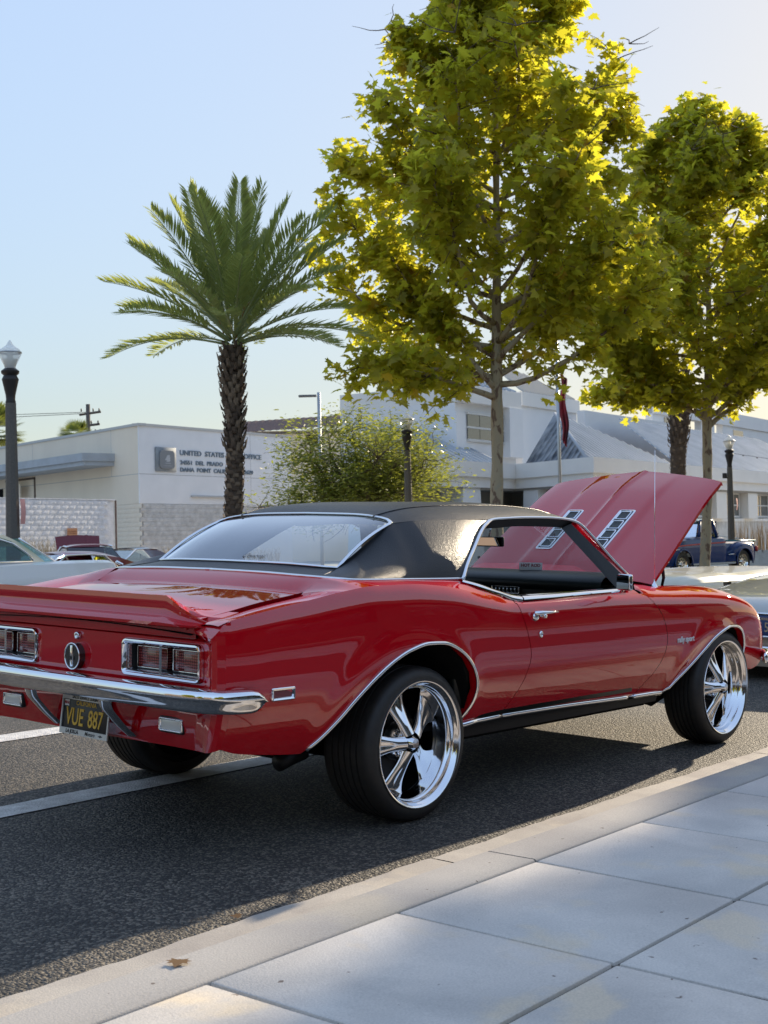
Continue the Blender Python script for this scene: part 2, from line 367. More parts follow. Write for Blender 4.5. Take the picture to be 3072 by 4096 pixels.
obj('rear_spoiler', mesh(*grid(spo_fn, lin(0, 1, 60), lin(0, 1, 53)), sharp=50), PAINT, lid_o)
# filler panel ahead of the lid
vin = curve3([(-.385, 0, 1.040), (-.385, .30, 1.038), (-.383, .54, 1.031), (-.365, .64, 1.027), (-.335, .71, 1.023), (-.30, .765, 1.019), (-.2, .782, 1.016), (-.08, .787, 1.014), (.05, .790, 1.012), (.15, .792, 1.010), (.28, .801, 1.008), (.378, .809, 1.007)])
def fil_fn(u, v):
    y = lerp(-.6735, .6735, u); a = abs(y); e = max(0, a-.60)/.08; x0 = -.52+.06*(a/.68)**2-.05*(1-math.sqrt(max(0, 1-min(e, 1)**2)))+.007
    z0 = lid_z(x0, y)-.002; x1 = -.387+.022*max(0, (a-.54)/.125)**2; z1 = 1.038-.014*(a/.66)**2
    return (lerp(x0, x1, v), y, lerp(z0, z1, v)+.006*math.sin(math.pi*v))
obj('deck_filler_panel', mesh(*grid(fil_fn, lin(0, 1, 40), lin(0, 1, 6), flip=True)), PAINT, car)
# ---- vinyl roof
gb = curve3([(-.275, 0, 1.072), (-.268, .3, 1.070), (-.245, .47, 1.064), (-.19, .582, 1.055)])     # glass foot
gt = curve3([(.235, 0, 1.289), (.228, .3, 1.285), (.215, .45, 1.274), (.20, .53, 1.262), (.178, .565, 1.248)])  # glass head
zc = pchip([.15, .235, .32, .45, .7, 1.05, 1.4, 1.62], [1.27, 1.289, 1.314, 1.338, 1.355, 1.359, 1.343, 1.305])
ed = curve3([(.178, .565, 1.250), (.30, .598, 1.262), (.45, .618, 1.268), (.62, .632, 1.270), (.85, .634, 1.272), (1.1, .627, 1.283), (1.44, .630, 1.279), (1.56, .636, 1.264)])
def roof_fn(u, v):
    e = ed(v); xe, yb, zb = e; s = lerp(-1, 1, u); a = abs(s)
    xr = gt(min(1, a))[0] if v == 0 else None
    xc0, xc1 = .235, 1.615; x = lerp(lerp(xc0, xc1, v), xe, a**2.2)
    z = zb+(zc(lerp(xc0, xc1, v))-zb)*(1-a**5.5)
    return (x, -s*yb, z)
roof = grid(roof_fn, lin(0, 1, 60), lin(0, 1, 50))
sail_b = [(-.365, .64, 1.029), (-.335, .71, 1.025), (-.30, .765, 1.021), (-.2, .782, 1.018), (-.08, .787, 1.015), (.05, .790, 1.013), (.15, .792, 1.011), (.25, .80, 1.010), (.33, .806, 1.009), (.379, .8095, 1.008)]
sail_t = [(-.195, .582, 1.055), (-.16, .581, 1.071), (-.12, .580, 1.09), (-.03, .576, 1.137), (.08, .571, 1.196), (.178, .565, 1.250), (.30, .598, 1.262), (.45, .618, 1.268), (.62, .632, 1.270), (.84, .634, 1.272)]
win = [(.381, .808, 1.007), (.463, .771, 1.068), (.582, .722, 1.145), (.694, .676, 1.214), (.765, .650, 1.247), (.84, .634, 1.270)]
winc = curve3(win)
def sail_fn(u, v):
    n = len(sail_b); k = u*(n-1); 
    fb = [pchip(range(n), [p[j] for p in sail_b])(k) for j in range(3)]; ft = [pchip(range(n), [p[j] for p in sail_t])(k) for j in range(3)]
    b, t = Vector(fb), Vector(ft); drop = t.z-b.z
    # control point: leave the roof at about 30 deg, arrive at the base near 72 deg
    cy = t.y+(b.y-t.y)*.90; cz = t.z-(cy-t.y)*.82 if drop > .08 else lerp(b.z, t.z, .5)+.004
    cz = max(cz, b.z+.3*drop); c = Vector((lerp(b.x, t.x, .62), cy, cz))
    p = b*(1-v)**2+c*2*v*(1-v)+t*v*v
    w = u**10; q = Vector(winc(v)); e_ = Vector([0, 0, 0])
    if w > 1e-3:
        bb, tt = Vector(sail_b[-1]), Vector(sail_t[-1]); cy = tt.y+(bb.y-tt.y)*.90; cc = Vector((lerp(bb.x, tt.x, .62), cy, tt.z-(cy-tt.y)*.82))
        p += w*(q-(bb*(1-v)**2+cc*2*v*(1-v)+tt*v*v))
    return (p.x, -p.y, p.z)
sail = grid(sail_fn, lin(0, 1, 50), lin(0, 1, 26), flip=True)
def vstrip(u, v):
    y = lerp(-.64, .64, u); a = abs(y); x0 = -.383+.018*max(0, (a-.54)/.10)**2; z0 = 1.040-.013*(a/.64)**2; t = a/.64; g = gb(min(1, t))
    return (lerp(x0, g[0]-.003, v), lerp(y, y*.91, v), lerp(z0, g[2], v))
vinyl = merge([roof, sail, mirror_y(sail), grid(vstrip, lin(0, 1, 30), lin(0, 1, 4), flip=True)])
roof_o = obj('vinyl_roof', mesh(*vinyl, sharp=50), VINYL, car)
for s in (1, -1):
    pts = []
    for v in lin(0, .98, 30):
        u = .115-.03*math.sin(math.pi*min(1, v*1.2))*0; p = roof_fn(u+.0, v); pts.append((p[0], s*p[1], p[2]+.0012))
    obj('roof_seam', mesh(*tube(pts, .003, 6)), VINYL, roof_o)
def head_fn(u, v): p = roof_fn(u, lerp(.04, .97, v)); return (p[0], p[1]*.965, p[2]-.028)
obj('headliner', mesh(*grid(head_fn, lin(0, 1, 16), lin(0, 1, 10))), BLACK, car)
obj('pillar_lining', mesh(*merge([([(v[0], v[1]*.95, v[2]-.012) for v in sail[0]], sail[1]), ([(v[0], -v[1]*.95, v[2]-.012) for v in sail[0]], sail[1])])), BLACK, car)
# ---- glass
def rg_fn(u, v):
    s = lerp(-1, 1, u); b, t = gb(abs(s)), gt(abs(s)); sg = -1 if s < 0 else 1
    return (lerp(b[0], t[0], v), sg*lerp(b[1], t[1], v), lerp(b[2], t[2], v)+.022*math.sin(math.pi*v)*(1-.3*s*s))
rw = obj('rear_window', mesh(*grid(rg_fn, lin(0, 1, 30), lin(0, 1, 14), flip=True)), GLASS, car)
wb = curve3([(2.06, 0, .985), (2.03, .35, .982), (1.95, .62, .975), (1.88, .73, .975)]); wt = curve3([(1.625, 0, 1.298), (1.615, .3, 1.293), (1.59, .52, 1.275), (1.565, .60, 1.262)])
def ws_fn(u, v):
    s = lerp(-1, 1, u); b, t = wb(abs(s)), wt(abs(s)); sg = -1 if s < 0 else 1
    return (lerp(b[0], t[0], v)+.015*math.sin(math.pi*v), sg*lerp(b[1], t[1], v), lerp(b[2], t[2], v)+.012*math.sin(math.pi*v))
obj('windshield', mesh(*grid(ws_fn, lin(0, 1, 24), lin(0, 1, 10))), GLASS_WS, car)
# sticker on the rear glass
def on_grid(fn, du, dv, u, v, off):
    p = Vector(fn(u, v)); a = (Vector(fn(u+du, v))-p).normalized(); b = (Vector(fn(u, v+dv))-p).normalized(); n = a.cross(b).normalized()
    if n.z < 0: n = -n
    return p+n*off, a, b, n
INKD = mat('dark_ink', (0.02, 0.02, 0.03), 0.6)
p, a, b, n = on_grid(rg_fn, -.02, .02, .41, .09, .003); st = obj('window_sticker', text_mesh('Central', .045, shear=.35), INKD, rw)
st.matrix_local = basis(p, a, b, n)
# ---- bright trim
def btube(name, path, r, ry=None, up=(0, 0, 1), n=8, m=CHROME, mirror=True, closed=False, parent=None):
    vf = tube(path, r, n, up, ry, closed)
    o = obj(name, mesh(*vf), m, parent or car)
    if mirror: obj(name, mesh(*mirror_y(vf)), m, parent or car)
    return o
flip = lambda P: [(p[0], -p[1], p[2]) for p in P]
gl = [gb(t) for t in lin(0, 1, 14)]+[tuple(lerp(a_, b_, t) for a_, b_ in zip(gb(1), gt(1))) for t in lin(.08, .92, 12)]+[gt(1-t) for t in lin(0, 1, 14)]
gl = [(p[0], -p[1], p[2]+.004+(.02*math.sin(math.pi*(i-13)/13) if 13 < i < 26 else 0)) for i, p in enumerate(gl)]
ring = gl+[(p[0], -p[1], p[2]) for p in gl[::-1][1:-1]]
btube('rear_window_trim', ring, .0105, .006, mirror=False, closed=True)
btube('vinyl_edge_trim', [(p[0]-.004, -p[1]-.002, p[2]) for p in [vin(t) for t in lin(0, 1, 60)]], .006, .006)
wout = [(.380, .812, 1.004)]+win[1:]+[(.95, .634, 1.276), (1.1, .631, 1.281), (1.3, .631, 1.282), (1.44, .634, 1.277), (1.53, .640, 1.267), (1.565, .650, 1.255), (1.638, .682, 1.192), (1.715, .713, 1.114), (1.796, .744, 1.038), (1.862, .765, .984)]
btube('drip_rail', [(p[0], -p[1]-.004, p[2]+.002) for p in resample(wout, 70)], .011, .0085)
def flat_strip(lo, hi, n=40, th=.004):
    a, b = resample(lo, n), resample(hi, n)
    def fn(u, v):
        i = int(round(u*(n-1))); A, B = Vector(a[i]), Vector(b[i]); p = A.lerp(B, v); p.y -= th*math.sin(math.pi*v)*2+.003; p.z += .003*math.sin(math.pi*v); return tuple(p)
    return grid(fn, lin(0, 1, n), lin(0, 1, 7), flip=True)
both('belt_trim', merge([flat_strip([(.345, -.838, .995), (.44, -.858, .972), (.52, -.866, .948), (.61, -.869, .925), (.685, -.872, .903), (.755, -.875, .8935)], [(.37, -.806, 1.006), (.47, -.832, .982), (.56, -.842, .958), (.65, -.848, .937), (.72, -.85, .925), (.762, -.852, .920)]),
                         flat_strip([(.768, -.875, .894), (1.0, -.874, .899), (1.25, -.873, .905), (1.5, -.872, .910), (1.74, -.869, .912)], [(.768, -.848, .922), (1.0, -.845, .922), (1.25, -.844, .924), (1.5, -.842, .926), (1.74, -.842, .925)])]), CHROME)
both('window_felt', box(.40, 1.74, -.846, -.825, .885, .921), BLACK)
def archtrim(path): return [(x, -side_y(x, z)-.003, z) for x, z in resample([(a, b, 0) for a, b in path], 60) for _ in [0]] if False else [(q[0], -side_y(q[0], q[1])-.004, q[1]) for q in [curve3([(a, b, 0) for a, b in path])(t) for t in lin(0, 1, 60)]]
btube('arch_trim', archtrim(rear_arch), .0085, .006, up=(0, 1, 0)); btube('arch_trim', archtrim(front_arch), .0085, .006, up=(0, 1, 0))
rk = [(.325, .355), (.42, .366), (.55, .368), (.655, .371)]; rk2 = [(.665, .371), (1.16, .364), (1.6, .352), (1.85, .345)]; rk3 = [(1.86, .345), (2.04, .343), (2.175, .338)]
for seg in (rk, rk2, rk3): btube('rocker_trim', [(x, -side_y(x, z)-.006, z) for x, z in [curve3([(a_, b_, 0) for a_, b_ in seg])(t)[:2] for t in lin(0, 1, 16)]], .0125, .008, up=(0, 1, 0))
both('rocker_panel', merge([grid(lambda u, v: (lerp(.33, 2.17, u), -lerp(.805, .77, v**.6), lerp(.356, .288, v)), lin(0, 1, 20), lin(0, 1, 5)), grid(lambda u, v: (lerp(.33, 2.17, u), -lerp(.77, .5, v), lerp(.288, .27, v)), lin(0, 1, 8), [0, 1])]), BLACK)
# A pillars
def apillar(sec): 
    V, F = [], []
    for q in sec: V += q
    return V, [(0, 1, 3, 2)]
O0, O1 = (1.555, -.640, 1.262), (1.868, -.770, .975); R0, R1 = (1.520, -.638, 1.255), (1.83, -.785, .965); I0, I1 = (1.470, -.612, 1.230), (1.715, -.800, .915); N0, N1 = (1.51, -.585, 1.235), (1.84, -.715, .92); F0, F1 = (1.60, -.585, 1.262), (1.92, -.715, .965)
both('windshield_pillar', merge([([O0, O1, R0, R1], [(0, 1, 3, 2)]), ([O0, O1, F0, F1], [(0, 2, 3, 1)])]), PAINT)
both('pillar_seal', merge([([R0, R1, I0, I1], [(0, 1, 3, 2)]), ([I0, I1, N0, N1], [(0, 1, 3, 2)]), ([N0, N1, F0, F1], [(0, 1, 3, 2)])]), BLACK)
both('header_seal', merge([grid(lambda u, v: (lambda e: (e[0], -(e[1]-.004-.022*v), e[2]-.004-.040*v))(ed(lerp(.42, 1, u))), lin(0, 1, 20), [0, 1], flip=True)]), BLACK)
both('window_seal', grid(lambda u, v: (lambda e: (e[0]+.030*v, -(e[1]-.030*v), e[2]-.006*v))(winc(u)), lin(0, 1, 16), [0, 1], flip=True), BLACK)
# ---- underbody, wheel housings
obj('underbody', mesh(*merge([box(-.93, -.45, -.55, .55, .37, .50), box(-.45, 3.2, -.50, .50, .27, .40), box(.42, 2.1, -.74, .74, .27, .34)]), smooth=False), DARK, car)
def well(cx, cz, r):
    def wf(u, v):
        a = lerp(.02, math.pi-.02, u); x, z = cx+r*math.cos(a), cz+r*.98*math.sin(a); return (x, -lerp(side_y(x, min(z, Cf(x)-.06))-.02, .50, v), z)
    V, F = grid(wf, lin(0, 1, 24), [0, 1])
    k = len(V); V += [(cx, -.5, cz-.1)]; F = list(F)+[(2*i+1, 2*i+3, k) for i in range(23)]
    return V, F
both('wheel_housing', merge([well(-.13, .34, .49), well(2.60, .29, .43)]), DARK)
obj('exhaust_pipe', mesh(*tube([(-.30, -.50, .285), (-.38, -.50, .27), (-.45, -.50, .252)], .035, 12)), BLACK, car)
# ---- rear bumper
bp = [(-1.188, 0), (-1.187, .30), (-1.184, .55), (-1.178, .72), (-1.163, .83), (-1.125, .905), (-1.06, .948), (-1.0, .962), (-.955, .962)]
bcur = curve3([(a, b, 0) for a, b in bp])
def bump_fn(u, v):
    s = lerp(-1, 1, u); t = abs(s); p = bcur(t); q = bcur(min(1, t+.01)) if t < .99 else p; q0 = bcur(max(0, t-.01))
    tx, ty = q[0]-q0[0], q[1]-q0[1]; L = math.hypot(tx, ty) or 1; nx, ny = -ty/L, tx/L      # outward (rear / side)
    sec = [(-.075, .044), (-.03, .050), (-.004, .046), (.010, .036), (.0135, .018), (.008, .004), (.004, -.010), (.000, -.026), (-.010, -.037), (-.04, -.040), (-.075, -.034)]
    fs = pchip(range(len(sec)), [a for a, _ in sec]); fz = pchip(range(len(sec)), [b for _, b in sec]); k = v*(len(sec)-1)
    tp = 1 if t < .93 else math.sqrt(max(0, 1-((t-.93)/.07)**2)); o, z = fs(k), fz(k)*tp
    if t > .86: o = max(o, -.03-.045*(1-(t-.86)/.14)); o -= .012*((t-.86)/.14)**2
    return (p[0]+nx*o*(1 if t < .93 else 1), (1 if s > 0 else -1)*(p[1]+ny*o), .600+z)
obj('rear_bumper', mesh(*grid(bump_fn, lin(0, 1, 90), lin(0, 1, 41), flip=False), sharp=50), CHROME, car)
for s in (1, -1):       # bumper guards, curving under the valance
    def g_fn(u, v, s=s):
        th = lerp(-1.5, 1.5, u); path = [(-1.160, .556), (-1.150, .53), (-1.115, .49), (-1.07, .445), (-1.035, .415), (-1.02, .402)]
        f = curve3([(a, b, 0) for a, b in path]); q = f(v); w = .038*(1-.35*v)
        return (q[0]+.016*(1-math.cos(th))*1.2, s*.245+w*math.sin(th), q[1])
    obj('bumper_guard', mesh(*grid(g_fn, lin(0, 1, 11), lin(0, 1, 16), flip=False), sharp=60), CHROME, car)
# ---- tail lamps
LENS = bpy.data.materials.new('lamp_lens'); LENS.use_nodes = True
def lens_mat(m, col, dot):
    nt = m.node_tree; b = nt.nodes['Principled BSDF']; tc = nt.nodes.new('ShaderNodeTexCoord')
    sx = nt.nodes.new('ShaderNodeSeparateXYZ'); nt.links.new(tc.outputs['Object'], sx.inputs[0])
    out = []
    for ax, fr in (('Y', 95), ('Z', 95)):
        a = nt.nodes.new('ShaderNodeMath'); a.operation = 'MULTIPLY'; a.inputs[1].default_value = fr; nt.links.new(sx.outputs[ax], a.inputs[0])
        f = nt.nodes.new('ShaderNodeMath'); f.operation = 'FRACT'; nt.links.new(a.outputs[0], f.inputs[0])
        g = nt.nodes.new('ShaderNodeMath'); g.operation = 'PINGPONG'; g.inputs[1].default_value = .5; nt.links.new(f.outputs[0], g.inputs[0]); out.append(g)
    mu = nt.nodes.new('ShaderNodeMath'); mu.operation = 'MULTIPLY'; nt.links.new(out[0].outputs[0], mu.inputs[0]); nt.links.new(out[1].outputs[0], mu.inputs[1])
    cr = nt.nodes.new('ShaderNodeValToRGB'); cr.color_ramp.elements[0].position = .05; cr.color_ramp.elements[1].position = .20
    cr.color_ramp.elements[0].color = (*col, 1); cr.color_ramp.elements[1].color = (*dot, 1); nt.links.new(mu.outputs[0], cr.inputs[0]); nt.links.new(cr.outputs[0], b.inputs['Base Color'])
    bm_ = nt.nodes.new('ShaderNodeBump'); bm_.inputs['Strength'].default_value = .8; bm_.inputs['Distance'].default_value = .003; nt.links.new(mu.outputs[0], bm_.inputs['Height']); nt.links.new(bm_.outputs[0], b.inputs['Normal'])
    b.inputs['Roughness'].default_value = .12; b.inputs['Coat Weight'].default_value = 1
lens_mat(LENS, (.10, .004, .006), (.50, .10, .09))
CLEARLENS = mat('clear_lamp_lens', (.78, .79, .76), .25, coat=1, bump=(160, .5, .002))
def rrect(y0, y1, z0, z1, r, n=5):
    P = []
    for cy, cz, a0 in ((y1-r, z1-r, 0), (y0+r, z1-r, 90), (y0+r, z0+r, 180), (y1-r, z0+r, 270)):
        for k in range(n): th = R(a0+90*k/(n-1)); P.append((cy+r*math.cos(th), cz+r*math.sin(th)))
    return P
def framed(xa, prof, y0, y1, z0, z1, r):
    """frame swept round a rounded rectangle; prof = [(inset, x offset)]"""
    V, F = [], []; n = 0
    for ins, dx in prof:
        P = rrect(y0+ins, y1-ins, z0+ins, z1-ins, max(.002, r-ins)); n = len(P); V += [(xa+dx, y, z) for y, z in P]
    for k in range(len(prof)-1):
        for i in range(n): a, b = k*n+i, k*n+(i+1) % n; F.append((a, b, b+n, a+n))
    return V, F
for s, lab in ((-1, None), (1, None)):
    y0, y1 = (.282, .744) if s > 0 else (-.744, -.282)
    bez = framed(-1.076, [(-.001, .0), (0, -.012), (.004, -.018), (.010, -.019), (.017, -.013), (.022, -.002), (.023, .02)], y0, y1, .655, .800, .028)
    ym = (y0+y1)/2; div = box(-1.088, -1.06, ym-.007, ym+.007, .673, .782)
    tl = obj('tail_lamp', mesh(*merge([bez, div]), sharp=40), CHROME, car)
    rec = framed(-1.07, [(.020, -.006), (.030, .055), (.05, .058)], y0, y1, .655, .800, .022)
    obj('lamp_recess', mesh(*merge([rec, box(-1.012, -1.008, y0+.02, y1-.02, .67, .785)]), sharp=30), BLACK, tl)
    for a in ((y0+.045, ym-.028), (ym+.028, y1-.045)):
        le = obj('lens', bevel_mesh(box(-1.040, -1.010, a[0]-.006, a[1]+.006, .685, .768), .006), LENS, tl)
        obj('lens_rim', mesh(*framed(-1.040, [(-.002, .002), (0, -.004), (.004, -.003)], a[0]-.008, a[1]+.008, .683, .770, .008)), CHROME, tl)
    # reversing lamps in the valance
    c0, c1 = s*.455, s*.592; ya, yb = min(c0, c1), max(c0, c1)
    rl = obj('reverse_lamp', mesh(*framed(-1.036, [(-.004, .03), (-.004, -.002), (-.001, -.005), (.003, -.004), (.005, .004)], ya, yb, .451, .506, .010)), BLACK, car)
    obj('lamp_rim', mesh(*framed(-1.045, [(.001, .002), (.003, -.003), (.008, -.002), (.010, .004)], ya, yb, .451, .506, .009)), CHROME, rl)
    obj('lens', bevel_mesh(box(-1.043, -1.0, ya+.008, yb-.008, .459, .498), .004), CLEARLENS, rl)
    # side marker
    mk = obj('side_marker', mesh(*[(lambda VF: ([(v[1], s*(side_y(v[1], .615)+(v[0])*-1), v[2]) for v in VF[0]], VF[1]))(framed(0, [(-.001, .004), (0, -.006), (.003, -.009), (.009, -.007), (.012, .0)], -.89, -.772, .590, .638, .006))][0], sharp=30), CHROME, car)
    obj('lens', mesh(*box(-.880, -.782, s*side_y(-.83, .615)-.003*s, s*side_y(-.83, .615)+.002*s, .600, .628), smooth=False), mat('red_lens', (.16, .004, .006), .15, coat=1), mk)
# ---- badge between the lamps, boot lock
def disc(cx, cy, cz, ry, rz, x0, x1, n=32):
    V = [(x0, cy, cz)]; F = []
    rings = [(x0, 1.0), (x1, 1.0)]
    V = []
    for x, k in ((x1, 1.0), (x0, .97), (x0, .0)):
        V += [(x, cy+ry*k*math.cos(2*math.pi*i/n), cz+rz*k*math.sin(2*math.pi*i/n)) for i in range(n)]
    for k in range(2):
        for i in range(n): a, b = k*n+i, k*n+(i+1) % n; F.append((a, b, b+n, a+n))
    return V, F
bd = obj('rear_badge', mesh(*disc(0, 0.012, .706, .050, .054, -1.108, -1.07), sharp=30), mat('badge_black', (.02, .018, .016), .25, coat=1), car)
obj('badge_ring', mesh(*tube([(-1.109, .012+.048*math.cos(t), .706+.052*math.sin(t)) for t in lin(0, 2*math.pi, 41)[:-1]], .0032, 6, (1, 0, 0), closed=True)), CHROME, bd)
obj('badge_bar', bevel_mesh(box(-1.113, -1.106, .005, .021, .664, .750), .003), CHROME, bd)
tm = text_mesh('SS', .021, .002, squash=.8, bold=.0008); so = obj('badge_letter', tm, mat('badge_ink', (.03, .03, .03), .4), bd); so.matrix_local = basis((-1.1145, .013, .699), (0, 0, -1), (0, -1, 0), (-1, 0, 0))
lk = obj('trunk_lock', mesh(*lathe([(.0, .0), (.006, -.001), (.007, -.007), (.013, -.008), (.015, -.004), (.015, .006)], 20)), CHROME, car); lk.matrix_local = basis((-1.088, .004, .789), (0, 1, 0), (0, 0, 1), (1, 0, 0))
# ---- licence plate, its frame and stickers
pm = basis((-1.045, .004, .458), (0, -1, 0), (.11, 0, .994), (-.994, 0, .11)) @ Matrix.Rotation(R(-.5), 4, 'Z')
PB = mat('plate_black', (.008, .008, .009), .35); YEL = mat('plate_yellow', (.72, .42, .03), .45); PF = mat('plate_frame_silver', (.55, .55, .53), .35, .3); INK = mat('black_ink', (.01, .01, .01), .5); REDS = mat('sticker_red', (.55, .06, .06), .5); PNK = mat('sticker_pink', (.75, .25, .28), .5)
plate = obj('license_plate', bevel_mesh(box(-.152, .152, -.076, .076, -.002, .001), .001), PB, car); plate.matrix_local = pm
def onp(name, me, m, x, y, z=.0015, parent=plate): o = obj(name, me, m, parent); o.matrix_local = Matrix.Translation((x, y, z)); return o
ch = text_mesh('VUE', .098, .0015, squash=.66, bold=.0012); onp('plate_character', ch, YEL, -.068, -.012)
ch = text_mesh('887', .098, .0015, squash=.66, bold=.0012); onp('plate_character', ch, YEL, .068, -.012)
onp('plate_state_name', text_mesh('CALIFORNIA', .026, .0006, squash=.9, bold=.0004), YEL, .0, .047)
fr = merge([box(-.158, .158, .060, .081, 0, .005), box(-.158, .158, -.081, -.057, 0, .005), box(-.158, -.150, -.057, .060, 0, .005), box(.150, .158, -.057, .060, 0, .005)])
fo = obj('plate_frame', mesh(*fr, smooth=False), PF, plate); fo.matrix_local = Matrix.Translation((0, 0, .001))
onp('frame_lettering', text_mesh('SALES SERVICE LEASING', .0175, .0004, squash=.98, bold=.0004), INK, 0, .0705, .0065)
onp('frame_lettering', text_mesh("LA JOLLA", .020, .0004, squash=1.0, bold=.0009), INK, -.072, -.069, .0065)
onp('frame_lettering', text_mesh("Motors", .022, .0004, shear=.35, bold=.0002), INK, .045, -.069, .0065)
onp('frame_emblem', mesh(*merge([lathe([(.0, .0), (.005, .0)], 12), box(-.013, .013, -.0015, .0015, 0, .0004)])), INK, .115, -.069, .0065)
s1 = onp('month_sticker', mesh(*box(-.015, .015, -.012, .012, 0, .0006), smooth=False), WHITE_CARD, -.128, .044); onp('sticker_text', text_mesh('MAR', .017, .0003, squash=.9, bold=.0006), REDINK, 0, 0, .001, s1)
s2 = onp('year_sticker', mesh(*box(-.018, .018, -.013, .013, 0, .0006), smooth=False), PNK, .124, .044); onp('sticker_text', text_mesh('CALIFORNIA\n18 \u2022 11', .0085, .0003, bold=.0003), REDINK, 0, .002, .001, s2)

# ---- wheels: deep dished five spoke alloys
def tyre_mesh(w, r=.325, ri=.258):
    h = w/2; P = [(ri-.006, -h+.012), (ri+.004, -h-.001), (ri+.012, -h-.004), (ri+.030, -h-.004), (r-.018, -h+.006), (r-.006, -h+.018), (r-.001, -h+.035)]
    for k in range(1, 6):    # tread ribs with grooves
        y = -h+.035+(w-.07)*k/6; P += [(r, y-.006), (r-.008, y-.004), (r-.008, y+.002), (r, y+.004)]
    P += [(r-.001, h-.035), (r-.006, h-.018), (r-.018, h-.006), (ri+.030, h), (ri+.004, h), (ri-.006, h-.012)]
    return lathe(P, 72, 'y')
def wheel(name, x, y, s, w, dish):
    """s=-1 right side; local y outward is s"""
    wt_ = thing(name, None, None); wt_.parent = car; wt_.matrix_local = Matrix.Translation((x, y, .325)) @ (Matrix.Identity(4) if s < 0 else Matrix.Rotation(math.pi, 4, 'Z'))
    obj('tyre', mesh(*tyre_mesh(w), sharp=35), RUBBER, wt_)
    h = w/2
    # barrel: lip, steps and drop centre (outer face at -h)
    B = [(.262, -h+.006), (.267, -h-.002), (.268, -h-.006), (.266, -h-.010), (.261, -h-.009), (.255, -h-.002), (.252, -h+.004), (.247, -h+.008), (.243, -h+.016), (.241, -h+.030), (.238, -h+.034), (.234, -h+.037), (.232, -h+.05), (.229, -h+dish-.02), (.224, -h+dish-.008), (.221, -h+dish), (.219, -h+dish+.006), (.222, -h+dish+.012), (.226, -h+dish+.03), (.230, h-.01), (.262, h)]
    obj('rim', mesh(*lathe(B, 96, 'y'), sharp=55), ALLOY, wt_)
    fy = -h+dish
    def spoke(u, v):
        # u along radius, v round the section
        r_ = lerp(.040, .2215, u); wid = pchip([0, .25, .6, .85, 1], [.032, .033, .046, .066, .088])(u); th = v*2*math.pi
        crown = pchip([0, .3, .8, 1], [.034, .028, .018, .012])(u); y0 = fy+pchip([0, .25, .7, 1], [-.040, -.028, -.006, .002])(u)
        cx = wid*math.copysign(abs(math.cos(th))**.9, math.cos(th)); cy = crown*(-abs(math.sin(th))**1.0 if math.sin(th) > 0 else .6*abs(math.sin(th)))
        groove = .006*math.exp(-(cx/(wid*.28))**2)*math.sin(math.pi*min(1, max(0, (u-.25)/.65))) if math.sin(th) > 0 else 0
        return (cx, y0+cy+groove, r_)
    sp = mesh(*grid(spoke, lin(0, 1, 30), lin(0, 1, 49)))
    for k in range(5):
        o = obj('spoke', sp, ALLOY, wt_); o.matrix_local = Matrix.Rotation(R(72*k+54), 4, 'Y')
    obj('hub', mesh(*lathe([(.0, fy-.022), (.056, fy-.022), (.074, fy-.016), (.080, fy-.004), (.082, fy+.03), (.03, fy+.05)], 40, 'y'), sharp=40), mat('satin_alloy', (.72, .72, .72), .28, 1.0), wt_)
    obj('centre_cap', mesh(*lathe([(.0, fy-.084), (.020, fy-.083), (.023, fy-.079), (.038, fy-.056), (.0415, fy-.048), (.042, fy-.030), (.049, fy-.027), (.051, fy-.012)], 36, 'y'), sharp=40), CHROME, wt_)
    nut = mesh(*merge([lathe([(.0, -.018), (.006, -.017), (.0095, -.012), (.0100, .0)], 6, 'y'), lathe([(.011, -.001), (.014, .0), (.016, .006)], 16, 'y')]), sharp=30)
    for k in range(5):
        a = R(72*k+90); o = obj('lug_nut', nut, CHROME, wt_); o.matrix_local = Matrix.Translation((.064*math.sin(a), fy-.022, .064*math.cos(a)))
    obj('brake_disc', mesh(*merge([lathe([(.02, fy+.055), (.16, fy+.055), (.162, fy+.07), (.06, fy+.075), (.05, fy+.12)], 40, 'y')]), sharp=40), mat('dark_iron', (.04, .04, .04), .45, .7), wt_)
    obj('inner_hub', mesh(*lathe([(.0, h-.02), (.235, h-.02)], 32, 'y')), DARK, wt_)
    return wt_

wheel('wheel', 0, -.755, -1, .27, .105); wheel('wheel', 2.746, -.775, -1, .23, .075)
wheel('wheel', 0, .755, 1, .27, .105); wheel('wheel', 2.746, .775, 1, .23, .075)
# ---- raised hood, hinged at the cowl
ha = math.atan(.64); hood_m = basis((2.22, -.035, .95), (math.cos(ha), 0, math.sin(ha)), (0, 1, 0), (-math.sin(ha), 0, math.cos(ha)))
def hood_z(s, y):
    a = abs(y); z = .004-.020*(a/.66)**2-.018*max(0, (a-.5)/.16)**2
    t = max(0, (s-.75)/.5); z -= .045*t*t                                 # nose curls down
    f = min(1, max(0, (s-.02)/.12))*min(1, max(0, (1.20-s)/.25))
    e = (a-.285)/.020; z += .013*f*(.5-.5*math.tanh(e))                    # raised centre section
    z += .010*math.exp(-(y/.016)**2)*min(1, max(0, s/.1))                   # central wind split
    return z
def hood_fn(u, v):
    yy = [-1+2*u][0]; s0 = .0+.02*(1-abs(yy)**2)*-1; hw = lerp(.665, .600, v); y = yy*hw; s1 = 1.262-.145*abs(yy)**1.15
    s = lerp(s0, s1, v); return (s, y, hood_z(s, y))
hood = grid(hood_fn, [ (math.copysign(abs(t)**1.0, t)+1)/2 for t in lin(-1, 1, 97)], lin(0, 1, 40), flip=True)
hed = [hood_fn(u, 1) for u in lin(0, 1, 60)]
